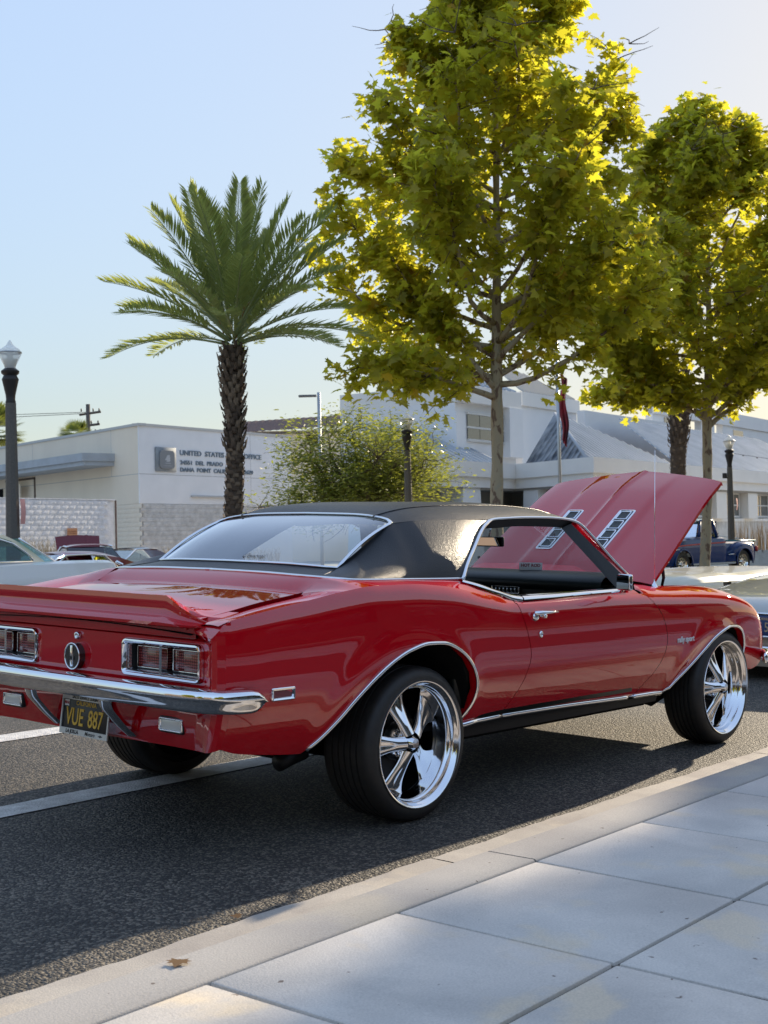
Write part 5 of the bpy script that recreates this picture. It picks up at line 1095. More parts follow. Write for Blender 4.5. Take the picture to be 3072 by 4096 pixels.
def sycamore(name, label, base, z0, trunkpts, radii, prof, zlo, zhi, nb, leaves, size, seed, leafmat, limbs=()):
    """prof(z) -> crown radius"""
    t = thing(name, label, 'tree', (base[0], base[1], z0), group='sycamore street trees'); B = Vector((base[0], base[1], z0)); rr = random.Random(seed)
    loc = lambda pts: [tuple(Vector(p)-B) for p in pts]
    tr = curve3([tuple(Vector(p)-B)+(r_,) for p, r_ in zip(trunkpts, radii)])
    pts = [tr(u) for u in lin(0, 1, 40)]; r2 = [p[3]*(1+.07*math.sin(i*1.7+seed)+.05*math.sin(i*3.1)) for i, p in enumerate(pts)]
    obj('trunk', mesh(*tube([p[:3] for p in pts], r2, 14)), SYC_BARK, t)
    ends = []; big = []; small = []
    def at(z):
        for a, b in zip(pts, pts[1:]):
            if a[2] <= z <= b[2]: f = (z-a[2])/(b[2]-a[2]); return Vector([lerp(a[k], b[k], f) for k in range(3)]), lerp(a[3], b[3], f)
        return Vector(pts[-1][:3]), pts[-1][3]
    jobs = []
    for i in range(nb):
        z = lerp(zlo-z0-.1, zhi-z0-.8, (i+.5)/nb)+rr.uniform(-.15, .15); az = i*2.4+rr.uniform(-.4, .4)+seed; p, r_ = at(z); Rr = prof(z+z0)
        frac = (z-(zlo-z0))/(zhi-zlo); el = lerp(.10, 1.0, frac)+rr.uniform(-.1, .1)
        jobs.append((p, Vector((math.cos(az), math.sin(az), math.tan(min(el, 1.3))*1.0)), Rr*rr.uniform(.80, 1.05)/max(.5, math.cos(min(el, 1.2))**.5), min(r_*.62, .075)))
    for p, d, L in limbs: q, r_ = at(p-z0); jobs.append((q, Vector(d), L, min(r_*.6, .08)))
    for j, (p, d, L, r_) in enumerate(jobs):
        bpts, br = branch(p, d, L, r_, .012, 9, seed*100+j, .5, .16); kk = max(3, sum(1 for e in bpts if e[2] < zhi-z0-.6 and math.hypot(e[0], e[1]) < prof(e[2]+z0)*1.05)); big.append(tube(bpts[:kk], br[:kk], 7))
        for k in range(2, 10):
            for q in range(3 if k > 3 else 1):
                bp_ = Vector(bpts[k]); dd = (Vector(bpts[k])-Vector(bpts[k-1])).normalized(); sd_ = Vector((rr.gauss(0, 1), rr.gauss(0, 1), rr.gauss(.1, .6))).normalized()
                L2 = L*rr.uniform(.16, .34)*(1.1-.045*k); sp, sr = branch(bp_, (dd*.6+sd_), L2, .014, .004, 4, seed*1000+j*40+k*4+q, .1, .25); 
                if max(e[2] for e in sp) < zhi-z0-.7: small.append(tube(sp, sr, 4, caps=False))
                for e in sp[1:]: ends.append(e)
        for k in range(3, 10): ends.append(bpts[k])
    for b_ in big: obj('limb', mesh(*b_), SYC_BARK, t)
    obj('twigs', mesh(*merge(small)), TWIG, t, kind='stuff')
    E_ = np.array(ends); r = np.random.default_rng(seed)
    # keep the outline of the crown uneven but close to the profile
    R_ = np.array([prof(z+z0) for z in E_[:, 2]]); cx = np.array([at(min(max(z, 0), pts[-1][2]))[0][:2] for z in E_[:, 2]]); dd = np.linalg.norm(E_[:, :2]-cx, axis=1); keep = (dd < R_*1.04) & (E_[:, 2]+z0 > zlo-.35) & (E_[:, 2]+z0 < zhi+.5)
    E_ = E_[keep]; idx = r.integers(0, len(E_), leaves); P_ = E_[idx]+r.normal(0, .13, (leaves, 3)); 
    c_ = P_-np.stack([np.zeros(leaves), np.zeros(leaves), P_[:, 2]], 1); o_ = P_.copy(); o_[:, 2] = 0; o_ /= np.maximum(.3, np.linalg.norm(o_, axis=1))[:, None]
    obj('crown', leaf_mesh(P_, size, MAPLE, .35, seed, .16, o_*.5), leafmat, t, kind='stuff')
    # bristly seed balls
    k = 60; sp = []
    for i in range(k): p = E_[r.integers(0, len(E_))]+r.normal(0, .1, 3); sp.append(xf(lathe([(0, -.022), (.019, -.011), (.022, 0), (.019, .011), (0, .022)], 6), Matrix.Translation(tuple(p))))
    obj('seed_balls', mesh(*merge(sp)), TWIG, t, kind='stuff')
    return t
prof1 = pchip([3.7, 4.3, 5.2, 6.8, 8.2, 9.4, 10.8, 12.8, 14.6], [2.8, 4.0, 4.6, 4.6, 4.1, 3.5, 2.7, 1.85, .3])
sycamore('sycamore_tree', 'large backlit sycamore with yellow green leaves and a mottled trunk, nearest to the red coupe', (19.08, 12.68), -.28, [(19.08, 12.68, -.28), (19.09, 12.67, 1.9), (19.10, 12.63, 2.75), (19.10, 12.60, 4.1), (19.08, 12.56, 5.54), (19.09, 12.51, 6.9), (19.12, 12.48, 9.5), (19.15, 12.45, 12.0), (19.15, 12.45, 14.2)],
         [.17, .135, .13, .128, .105, .09, .062, .035, .012], prof1, 4.2, 14.6, 50, 28000, .225, 3, LEAF1, [(4.55, (-.3, .34, .12), 2.6), (5.0, (-.3, .35, .2), 3.2), (4.3, (-.62, .2, .3), 3.0), (6.3, (-.5, .35, .55), 3.0), (4.6, (.6, -.7, .3), 3.2), (5.3, (.5, -.5, .4), 3.0), (6.0, (.62, -.7, .45), 3.1)])
prof2 = pchip([3.9, 4.6, 5.6, 7.0, 8.6, 10.2, 11.6, 12.4, 13.0], [3.2, 4.3, 4.6, 4.5, 3.9, 2.9, 1.7, .7, .2])
sycamore('sycamore_tree', 'second sycamore farther right, its trunk standing in front of the blue pickup', (28.40, 12.69), -.10, [(28.38, 12.71, -.1), (28.42, 12.62, 1.3), (28.45, 12.56, 2.67), (28.44, 12.53, 4.07), (28.47, 12.43, 6.0), (28.5, 12.4, 9), (28.5, 12.4, 11.5)],
         [.16, .13, .125, .13, .085, .055, .015], prof2, 4.4, 12.3, 46, 26000, .225, 8, LEAF2, [(4.1, (-.55, .5, .5), 2.6), (3.9, (.5, -.5, .35), 3.0), (4.2, (.62, -.75, .5), 3.0), (4.5, (-.6, .75, .3), 2.8)])
# ---- palms
PB_DK = mat('palm_boot_brown', (.13, .09, .06), .95, noise=(9, .3, (.06, .04, .028)), bump=(40, .8, .02)); PBL = mat('palm_boot_light', (.24, .175, .115), .95, noise=(11, .3, (.10, .07, .05)))
FROND = leaf_material('date_palm_leaflet', (.15, .20, .075), (.26, .28, .10), (.62, .68, .12), .38, .35, .2); RACHIS = mat('palm_rachis', (.22, .25, .09), .5)
def frond(L, droop, seed, n=62, stiff=0.0, lw=.024, ll=.56):
    rr = random.Random(seed); pts = []; V, F = [], []
    for i in range(13): s = i/12; x = L*s*(1-.10*s); z = -droop*L*(s**2.2)*.62; pts.append((x, .03*L*math.sin(2*s+seed)*.5, z))
    f = curve3(pts); rv, rf = tube([f(t) for t in lin(0, 1, 12)], lin(.032, .004, 12), 5, caps=False)
    for i in range(n):
        s = .20+.79*i/(n-1); p = Vector(f(s)); q = Vector(f(min(1, s+.02))); d = (q-p).normalized() if (q-p).length > 1e-5 else Vector((1, 0, 0))
        for sg in (-1, 1):
            l = ll*(1 if s < .75 else 1-.55*(s-.75)/.25)*(.55+.45*min(1, (s-.18)/.2))*rr.uniform(.85, 1.1); side = Vector((0, sg, 0)); a = lerp(.9, .5, s)
            up = .50+rr.uniform(-.25, .25)
            dr_ = (d*(1-a*.35)+side*a+Vector((0, 0, up*.7))).normalized(); tip = p+dr_*l+Vector((0, 0, -.10*l)); wv = d.cross(dr_).cross(dr_).normalized()*lw; mid = p.lerp(tip, .5)+Vector((0, 0, .03*l))
            k = len(V); V += [tuple(p), tuple(mid+wv), tuple(tip), tuple(mid-wv)]; F.append((k, k+1, k+2, k+3))
    return (rv, rf), (V, F)
def date_palm(name, label, base, z0, pts, radii, crownz, nf, L, seed, scars=True, group='palms'):
    t = thing(name, label, 'palm tree', (base[0], base[1], z0), group=group); B = Vector((base[0], base[1], z0)); rr = random.Random(seed)
    tr = curve3([tuple(Vector(p)-B)+(r_,) for p, r_ in zip(pts, radii)]); T = [tr(u) for u in lin(0, 1, 60)]
    obj('trunk', mesh(*tube([p[:3] for p in T], [p[3]*(.90+.07*math.sin(i*2.2)) for i, p in enumerate(T)], 16)), PB_DK, t)
    # old leaf bases spiralling up the trunk
    dk, lt = [], []
    H = T[-1][2]
    n = 420
    for i in range(n):
        u = (i+.5)/n; p = tr(u)
        if p[2] < .6: continue
        az = i*2.39996; top = u > .62; w, h, o_ = (.10, .19, .085) if top else (.12, .085, .028)
        w *= rr.uniform(.8, 1.2); h *= rr.uniform(.7, 1.25); r_ = p[3]*.92; c, s = math.cos(az), math.sin(az); tan = Vector((-s, c, 0)); out = Vector((c, s, 0)); P0 = Vector(p[:3])+out*r_
        o2 = o_*rr.uniform(.5, 1.3); V = [P0-tan*w*.5-UP*h*.35, P0+tan*w*.5-UP*h*.35, P0+tan*w*.36+out*o2+UP*h*.6, P0-tan*w*.36+out*o2+UP*h*.6, P0-tan*w*.3+UP*h*.62-out*.03, P0+tan*w*.3+UP*h*.62-out*.03, P0+out*(o2*.75)-UP*h*.1]
        (lt if rr.random() < .38 else dk).append(([tuple(v) for v in V], [(0, 1, 6), (1, 2, 6), (2, 3, 6), (3, 0, 6), (3, 2, 5, 4)]))
    obj('old_leaf_bases', mesh(*merge(dk), smooth=False), PB_DK, t, kind='stuff'); obj('pale_leaf_bases', mesh(*merge(lt), smooth=False), PBL, t, kind='stuff')
    if nf:
        protos = [frond(L, d_, i+seed) for i, d_ in enumerate((.08, .22, .36, .50))]
        pm = [(mesh(*r_, smooth=True), mesh(*v, smooth=False)) for r_, v in protos]
        for a, b in pm:
            at_ = b.attributes.new('tint', 'FLOAT', 'FACE'); at_.data.foreach_set('value', rng.uniform(0, .9, len(b.polygons)).astype(np.float32))
        C0 = Vector(T[-1][:3])
        for i in range(nf):
            u = (i+.5)/nf; el = lerp(1.45, .20, u**.9)+rr.uniform(-.08, .08); az = i*2.39996+rr.uniform(-.2, .2); k = min(3, int(u*4*rr.uniform(.8, 1.1)))
            sc = rr.uniform(.86, 1.04)*(.80+.22*math.sin(math.pi*min(1, u+.25)))
            m = Matrix.Translation(C0+UP*(.35*(1-u))+Vector((math.cos(az), math.sin(az), 0))*.10) @ Matrix.Rotation(az, 4, 'Z') @ Matrix.Rotation(-el, 4, 'Y') @ Matrix.Rotation(rr.uniform(-.5, .5), 4, 'X') @ Matrix.Scale(sc, 4)
            fr_ = obj('frond', pm[k][1], FROND, t); fr_.matrix_basis = m; rb_ = obj('rachis', pm[k][0], RACHIS, fr_)
    return t
palm = date_palm('date_palm', 'tall date palm with feathery fronds standing alone left of the sycamores', (13.34, 14.70), -.32, [(13.34, 14.70, -.32), (13.34, 14.72, 1.59), (13.35, 14.66, 2.7), (13.35, 14.65, 3.42), (13.33, 14.65, 4.0), (13.32, 14.65, 4.48), (13.33, 14.62, 4.95)], [.20, .19, .175, .165, .20, .235, .20], 5.0, 38, 3.2, 5)
ORG = mat('date_stalk_orange', (.42, .17, .03), .7)
for k in range(5): a = k*1.3; obj('flower_stalk', mesh(*tube([(.1*math.cos(a), .1*math.sin(a), 5.4), (.3*math.cos(a), .3*math.sin(a), 6.0), (.42*math.cos(a), .42*math.sin(a), 6.1-.25*(k % 2))], [.012, .008, .02], 5)), ORG, palm)
date_palm('palm_trunk', 'thick grey palm trunk behind the raised red hood, its crown lost in the sycamore leaves', (38.75, 19.05), -.25, [(38.72, 19.06, -.25), (38.72, 19.05, 3.4), (38.75, 18.95, 5.5), (38.75, 18.95, 7.0)], [.30, .29, .40, .42], 7.0, 0, 1, 9)
FAN = leaf_material('fan_palm_leaf', (.07, .11, .03), (.17, .19, .05), (.40, .45, .08), .35, .4, .2)
def fan_palm(label, x, y, z, r_, n, seed, trunk=True):
    t = thing('fan_palm', label, 'palm tree', (x, y, -.3), group='distant fan palms'); rr = random.Random(seed); V, F = [], []
    for i in range(n):
        az, el = rr.uniform(0, 6.28), rr.uniform(-.6, 1.4); d = Vector((math.cos(az)*math.cos(el), math.sin(az)*math.cos(el), math.sin(el))); c = d*r_*.45; s = d.cross(UP).normalized(); w = s.cross(d)
        for k in range(13):
            a = lerp(-1.3, 1.3, k/12); e = (d*math.cos(a)+s*math.sin(a)); q = c+e*r_*.55+UP*(-.06*abs(a)); wv = e.cross(w).normalized()*.035*r_; b0 = len(V); V += [tuple(c), tuple(c.lerp(q, .6)+wv), tuple(q), tuple(c.lerp(q, .6)-wv)]; F.append((b0, b0+1, b0+2, b0+3))
    V = [(a, b, c_+z+.3) for a, b, c_ in V]; me = mesh(V, F, smooth=False); at_ = me.attributes.new('tint', 'FLOAT', 'FACE'); at_.data.foreach_set('value', rng.uniform(0, .9, len(me.polygons)).astype(np.float32))
    obj('crown', me, FAN, t, kind='stuff'); obj('trunk', mesh(*tube([(0, 0, 0), (0, 0, z+.3)], [.3, .2], 8)), PB_DK, t)
fan_palm('shaggy fan palm half hidden by the nearest lamp post at the left edge', 38.0, 61, 7.6, 1.9, 60, 2)
fan_palm('small fan palm crown showing over the post office roof left of the utility pole', 53, 74, 8.7, 1.6, 26, 4)
# ---- round headed dense tree between the palm and the sycamore trunk
LEAFT = leaf_material('bay_leaf', (.07, .11, .028), (.17, .19, .05), (.60, .64, .08), .38, .35, .2)
BARK2 = mat('grey_brown_bark', (.16, .12, .09), .9, noise=(9, .3, (.09, .07, .055)))
rt = thing('round_tree', 'dense rounded green tree with forked grey branches behind the middle lamp post', 'tree', (22.4, 19.3, -.3)); rr = random.Random(4); ends = []; small = []
cz_ = 3.05
for i in range(17):
    az = i*2.4; el = rr.uniform(.25, 1.25); d = Vector((math.cos(az)*math.cos(el), math.sin(az)*math.cos(el), math.sin(el)+.1)); p = Vector((rr.uniform(-.12, .12), rr.uniform(-.12, .12), 1.5))
    b_, r_ = branch(p, d, rr.uniform(1.6, 2.3), .050, .012, 7, i+50, .3, .2); obj('limb', mesh(*tube(b_, r_, 7)), BARK2, rt)
    for k in range(2, 8):
        for q in range(4):
            sp, sr = branch(b_[k], (Vector(b_[k])-p).normalized()*.7+Vector((rr.gauss(0, 1), rr.gauss(0, 1), rr.gauss(0, .8))).normalized(), rr.uniform(.4, .95), .010, .003, 4, i*50+k*5+q, 0, .3); small.append(tube(sp, sr, 4, caps=False)); ends += sp[2:]
rt.scale = (1.62, 1.55, 1.22); obj('trunk', mesh(*tube([(0, 0, 0), (.03, 0, .8), (0, .02, 1.6)], [.19, .16, .15], 10)), BARK2, rt); obj('twigs', mesh(*merge(small)), BARK2, rt, kind='stuff')
E_ = np.array(ends); r = np.random.default_rng(5); q = E_-np.array([0, 0, cz_]); kk = np.sqrt((q[:, 0]/2.5)**2+(q[:, 1]/2.3)**2+(q[:, 2]/1.75)**2); E_ = E_[(kk < 1.02) & (E_[:, 2] > 1.55)]
cl = E_[r.integers(0, len(E_), 800)]; n_ = 34000; P_ = cl[r.integers(0, len(cl), n_)]+r.normal(0, .15, (n_, 3))
obj('crown', leaf_mesh(P_, .088, LANCE, -.1, 6, .1), LEAFT, rt, kind='stuff')
# ---- ornamental grasses, reeds and planting strip
def blades(n, x0, x1, h, seed, w=.008, lean=.25, box_=(1, .4)):
    r = np.random.default_rng(seed); V, F = [], []
    for i in range(n):
        x, y = r.uniform(-box_[0], box_[0]), r.uniform(-box_[1], box_[1]); L = h*r.uniform(.6, 1.1); a = r.uniform(0, 6.28); dx, dy = math.cos(a)*lean*L*r.uniform(.2, 1), math.sin(a)*lean*L*r.uniform(.2, 1); k = len(V)
        V += [(x-w, y, 0), (x+w, y, 0), (x+dx*.4+w*.7, y+dy*.4, L*.6), (x+dx*.4-w*.7, y+dy*.4, L*.6), (x+dx, y+dy, L)]; F += [(k, k+1, k+2, k+3), (k+3, k+2, k+4)]
    me = mesh(V, F, smooth=False); a_ = me.attributes.new('tint', 'FLOAT', 'FACE'); a_.data.foreach_set('value', r.uniform(0, .9, len(me.polygons)).astype(np.float32)); return me
REED = leaf_material('dry_reed', (.10, .075, .05), (.22, .17, .11), (.3, .22, .12), .25, .6, .2); GRN = leaf_material('strip_green', (.05, .09, .02), (.16, .18, .05), (.3, .38, .06), .4, .5, .2); TUFT = leaf_material('tuft_grey', (.14, .12, .09), (.30, .27, .21), (.3, .27, .2), .3, .7, .2)
o = tag(obj('reed_bed', blades(420, 0, 0, 1.15, 3, .010, .10, (2.4, .35)), REED), 'dense brown reeds in the low planter by the civic building', 'reeds', kind='stuff'); o.location = (39.9, 14.9, .42); o.rotation_euler = (0, 0, R(-51))
for (x, y, z, h, n, lab, m_) in ((25.0, 37.9, .2, 1.35, 260, 'grey feathery grass clump in front of the pale block wall, left of the maroon hood', TUFT), (25.9, 37.0, .2, .75, 160, 'small green bush beside the raised maroon hood', GRN), (33.5, 39.5, .3, .85, 200, 'dry grass along the foot of the post office wall', TUFT), (36.2, 38.2, .3, .65, 160, 'low dry tufts by the post office corner near the coupe roof', TUFT)):
    o = tag(obj('grass_clump', blades(n, 0, 0, h, n, .012, .5, (1.0, .5)), m_), lab, 'grass', kind='stuff'); o.location = (x, y, z); o.rotation_euler = (0, 0, R(-40))
o = tag(obj('planting_strip', blades(1500, 0, 0, .42, 12, .010, .5, (13, .7)), GRN), 'green planting strip at the foot of the street trees', 'planting', kind='stuff'); o.location = (24.5, 11.9, -.22); o.rotation_euler = (0, 0, R(2))
fo_ = obj('orange_flowers', mesh(*merge([xf(lathe([(0, 0), (.03, .01), (.02, .04), (0, .05)], 5), Matrix.Translation((23.2+rr.gauss(0, .5), 11.7+rr.gauss(0, .25), .12+rr.uniform(0, .15)))) for _ in range(70)])), mat('flower_orange', (.75, .16, .05), .6)); tag(fo_, 'patch of small orange flowers in the planting strip behind the hood', 'flowers', kind='stuff')
V, F = ribbon(11.0, 13.3, .0, .0, 2, 50, 30); me = mesh([(a, b, -.24) for a, b, c in V], F); tag(obj('median_soil', me, mat('mulch', (.10, .075, .05), .95, noise=(12, .3, (.05, .04, .03)))), kind='structure')

# a few fallen leaves on the road, gutter and slabs
lp = []; ra = random.Random(12)
for _ in range(46):
    s_, n_ = ra.uniform(-2.6, 5.5), ra.choice([ra.uniform(-1.9, -1.2), ra.uniform(-3.6, -2.0), ra.uniform(-1.7, -1.3), ra.uniform(1.2, 3.0)]); x_, y_ = st(s_, n_); lp.append((x_, y_, zg(x_, y_)+(K+.006 if n_ < N_KT else .010)))
me = leaf_mesh(np.array(lp), .050, MAPLE, .0, 77, .10)
for v in me.vertices:
    k_ = v.index//len(MAPLE); v.co.z = lp[k_][2]+(v.co.z-lp[k_][2])*.18+.004
tag(obj('fallen_leaves', me, leaf_material('dry_leaf', (.16, .08, .03), (.26, .16, .06), (.3, .18, .05), .15, .7, .2)), 'scattered dry brown leaves on the road edge, gutter and slabs', 'fallen leaves', kind='stuff')
# ================================================================== other vehicles
def loft(st, m=14, crown=.02):
    """st: [(x, zbot, zcrest, w)]; half section bottom -> crest -> centre, mirrored"""
    n = 40; f = curve3([tuple(s) for s in st])
    def fn(u, v):
        x, zb, zc_, w = f(u); s = -1 if v < .5 else 1; t = abs(2*v-1)     # t=1 at the sill, 0 at the centre line
        sec = [(0, zc_+crown), (.55*w, zc_+crown*.7), (.82*w, zc_+.005), (.93*w, zc_-.03), (.985*w, lerp(zb, zc_, .80)), (w, lerp(zb, zc_, .52)), (.985*w, lerp(zb, zc_, .2)), (.93*w, zb)]
        i = min(int(t*7), 6); k = t*7-i; y, z = lerp(sec[i][0], sec[i+1][0], k), lerp(sec[i][1], sec[i+1][1], k); return (x, s*y, z)
    return grid(fn, lin(0, 1, n), lin(0, 1, 57), flip=True)
def cut_arches(vf, arches, side_only=.55):
    V, F = vf; out = []
    for f in F:
        c = [sum(V[i][k] for i in f)/len(f) for k in range(3)]
        if any((c[0]-ax)**2+(c[2]-az)**2 < r*r and abs(c[1]) > side_only for ax, az, r in arches): continue
        out.append(f)
    return V, out
def gwheel(parent, x, y, r_, w=.2, chrome=True):
    t = thing('wheel', None, None); t.parent = parent; t.location = (x, y, r_); s = -1 if y < 0 else 1
    obj('tyre', mesh(*lathe([(r_*.66, -w/2), (r_*.72, -w/2-.005), (r_*.95, -w/2), (r_, -w/2+.03), (r_, w/2-.03), (r_*.95, w/2), (r_*.66, w/2)], 36, 'y'), sharp=40), RUBBER, t)
    prof = [(0, -w*.42), (r_*.14, -w*.42), (r_*.2, -w*.25), (r_*.5, -w*.22), (r_*.6, -w*.30), (r_*.68, -w*.50), (r_*.68, -w*.4), (r_*.66, w*.4)]
    if s > 0: prof = [(a, -b) for a, b in prof]
    obj('rim', mesh(*lathe(prof, 28, 'y'), sharp=40), CHROME if chrome else DARK, t)
    for k in range(10 if chrome else 0):
        o = obj('rim_slot', mesh(*box(-.016, .016, s*w*.225-.004, s*w*.225+.004, r_*.24, r_*.46), smooth=False), DARK, t); o.matrix_basis = Matrix.Rotation(R(36*k), 4, 'Y')
    return t
def paint(name, col, rough=.3): return mat(name, col, rough, coat=.6, spec=.2)
def quadobj(name, pts, m, parent, th=None):
    return obj(name, mesh(pts, [tuple(range(len(pts)))], smooth=False), m, parent)
def greenhouse(t, P, wb, wt, roofm, glassm, frame=CHROME, dark=False):
    """P = [(x,z) windshield base, windshield top, roof rear, rear glass base]; x grows towards the tail"""
    (a0, z0), (a1, z1), (b1, y1), (b0, y0) = P; g = .012
    rf = grid(lambda u, v: (lerp(a1, b1, u), lerp(-wt, wt, v), lerp(z1, y1, u)+.055*(1-(2*v-1)**4)*1.0+.035*math.sin(math.pi*u)), lin(0, 1, 12), lin(0, 1, 16)); obj('roof', mesh(*rf), roofm, t)
    def gl(n_, pts): obj(n_, mesh(pts, [tuple(range(len(pts)))], smooth=False), glassm, t)
    gl('windshield', [(a0, -wb+.05, z0), (a0, wb-.05, z0), (a1, wt-.03, z1), (a1, -wt+.03, z1)]); gl('rear_window', [(b0, wb-.05, y0), (b0, -wb+.05, y0), (b1, -wt+.03, y1), (b1, wt-.03, y1)])
    for s in (-1, 1):
        gl('side_window', [(a0+.05, s*(wb-.01), z0), (b0-.12, s*(wb-.01), y0), (b1-.02, s*wt, y1-.03), (a1+.05, s*wt, z1-.03)])
        obj('pillar', mesh(*merge([tube([(a0, s*wb, z0), (a1, s*wt, z1+.01)], .028, 6), tube([(a1, s*wt, z1+.01), (lerp(a1, b1, .5), s*wt, lerp(z1, y1, .5)+.035), (b1, s*wt, y1+.01)], .024, 6)])), frame, t)
CARG = glass('tinted_car_glass', (.25, .33, .33), 1.2)
def interior(t, x0, x1, w, z0, z1, seats=True):
    obj('cabin', mesh(*box(x0, x1, -w, w, z0-.25, z0), smooth=False), BLACK, t)
    for s in (-1, 1): obj('seat_back', bevel_mesh(box(lerp(x0, x1, .45), lerp(x0, x1, .45)+.14, s*w*.5-.24, s*w*.5+.24, z0-.1, z0+.22), .04), LEATHER, t)
th33 = PHI
# white coupe across the street, nose to the left
wc = thing('white_coupe', 'white and cream fifties coupe across the street, its tail ending behind the red spoiler', 'car', (6.86, 10.72, -.42), math.pi+PHI, group='show cars across the street')
WP = paint('off_white_paint', (.80, .775, .72)); CP = paint('cream_roof_paint', (.80, .70, .50))
sh = loft([(.0, .45, 1.30, .70), (.03, .42, 1.34, .74), (.10, .36, 1.375, .80), (.35, .32, 1.385, .86), (.9, .30, 1.39, .89), (1.4, .30, 1.385, .90), (2.6, .30, 1.36, .90), (3.6, .30, 1.32, .90), (4.5, .32, 1.25, .88), (4.9, .36, 1.12, .82), (4.98, .4, .95, .74)], crown=-.06)
sh = ([(lerp(v[0], v[0]-.09*(1-((v[2]-.95)/.4)**2), 1) if v[0] < .12 and v[2] > .7 else v[0], v[1], v[2]) for v in sh[0]], sh[1])
obj('body', mesh(*cut_arches(sh, [(1.05, .34, .40), (4.0, .34, .40)]), sharp=50), WP, wc)
for x_ in (1.05, 4.0):
    for s in (-1, 1): gwheel(wc, x_, s*.76, .34)
obj('underside', mesh(*box(.2, 4.7, -.62, .62, .3, .6), smooth=False), DARK, wc)
def wroof(u, v):
    P = curve3([(1.18, 1.40, .66), (1.34, 1.56, .62), (1.52, 1.70, .60), (1.75, 1.80, .585), (2.3, 1.86, .58), (3.0, 1.84, .58), (3.35, 1.76, .60), (3.55, 1.66, .62)]); x, z, w = P(u); s = 2*v-1; return (x, s*w, z+.02-.09*abs(s)**3)
obj('roof', mesh(*grid(wroof, [u for u in lin(.10, 1, 24)], lin(0, 1, 20))), CP, wc)
for s in (-1, 1):
    obj('side_window', mesh([(1.42, s*.74, 1.40), (1.50, s*.72, 1.50), (1.68, s*.69, 1.62), (1.95, s*.66, 1.70), (3.3, s*.66, 1.70), (3.6, s*.74, 1.40)], [tuple(range(6))], smooth=False), CARG, wc)
    obj('window_trim', mesh(*tube([(3.6, s*.75, 1.395), (1.42, s*.75, 1.395), (1.40, s*.745, 1.42), (1.50, s*.725, 1.51), (1.68, s*.695, 1.63), (1.95, s*.665, 1.71), (3.3, s*.665, 1.71)], .016, 6)), CHROME, wc)
    P1 = [(1.18, s*.70, 1.385), (1.40, s*.73, 1.385), (1.50, s*.70, 1.53), (1.68, s*.67, 1.66), (1.95, s*.65, 1.74), (1.75, s*.61, 1.74), (1.52, s*.63, 1.64), (1.34, s*.65, 1.52)]
    obj('rear_pillar', mesh(P1, [(0, 1, 2, 7), (7, 2, 3, 6), (6, 3, 4, 5)], smooth=True), CP, wc)
    obj('tail_light', mesh(*merge([tube([(.0, s*.745, 1.28), (-.03, s*.75, 1.20), (-.02, s*.75, 1.08)], [.035, .045, .04], 8)])), mat('coral_lens', (.55, .08, .04), .2, coat=1), wc); obj('tail_trim', mesh(*tube([(.05, s*.74, 1.36), (-.035, s*.75, 1.32), (-.055, s*.755, 1.2), (-.03, s*.755, 1.04), (.02, s*.75, .98)], .022, 6)), CHROME, wc)
    if s > 0: obj('fuel_door', bevel_mesh(box(.42, .60, .872, .884, 1.08, 1.25), .004), WP, wc)
rwp = [(.85, -.60, 1.40), (.85, .60, 1.40), (1.30, .56, 1.68), (1.30, -.56, 1.68)]
rg = grid(lambda u, v: (lerp(.94, 1.44, v)+.20*(2*u-1)**2*.6, lerp(-.72, .72, u)*lerp(1, .93, v), lerp(1.392, 1.69, v)), lin(0, 1, 14), lin(0, 1, 5)); obj('rear_window', mesh(*rg), glass('teal_glass', (.25, .55, .52), 1.2), wc); obj('rear_window_trim', mesh(*tube([rg[0][i*5] for i in range(14)], .014, 5)), CHROME, wc); obj('rear_window_edge', mesh(*tube([rg[0][13*5+k] for k in range(5)], .014, 5)), CHROME, wc); obj('rear_window_edge', mesh(*tube([rg[0][k] for k in range(5)], .014, 5)), CHROME, wc)
interior(wc, 1.7, 3.4, .6, 1.25, 1.4); obj('bumper', mesh(*tube([(.2, -.86, .62), (-.08, -.80, .62), (-.14, 0, .62), (-.08, .80, .62), (.2, .86, .62)], .06, 8)), CHROME, wc)
# maroon fastback, nose left, windows open
MRN = paint('maroon_paint', (.16, .012, .022)); 
rc = thing('maroon_fastback', 'long maroon seventies coupe with a chrome edged quarter window beyond the white car', 'car', (16.3, 20.9, -.36), math.pi+PHI, group='show cars across the street')
obj('body', mesh(*cut_arches(loft([(0, .40, .84, .80), (.05, .36, .88, .86), (.5, .28, .94, .92), (1.4, .26, .985, .94), (2.2, .26, .96, .94), (3.4, .26, .95, .94), (4.6, .28, .93, .92), (5.2, .34, .84, .86), (5.25, .4, .7, .8)]), [(1.1, .34, .38), (4.2, .34, .38)]), sharp=50), MRN, rc)
for x_ in (1.1, 4.2):
    for s in (-1, 1): gwheel(rc, x_, s*.80, .34)
obj('roof', mesh(*grid(lambda u, v: (lambda P, s: (P[0], s*P[2], P[1]+.03-.10*abs(s)**3))(curve3([(.55, .95, .70), (.95, 1.10, .66), (1.45, 1.27, .62), (2.0, 1.37, .60), (2.7, 1.385, .60), (3.1, 1.35, .61)])(u), 2*v-1), lin(0, 1, 24), lin(0, 1, 16))), MRN, rc)
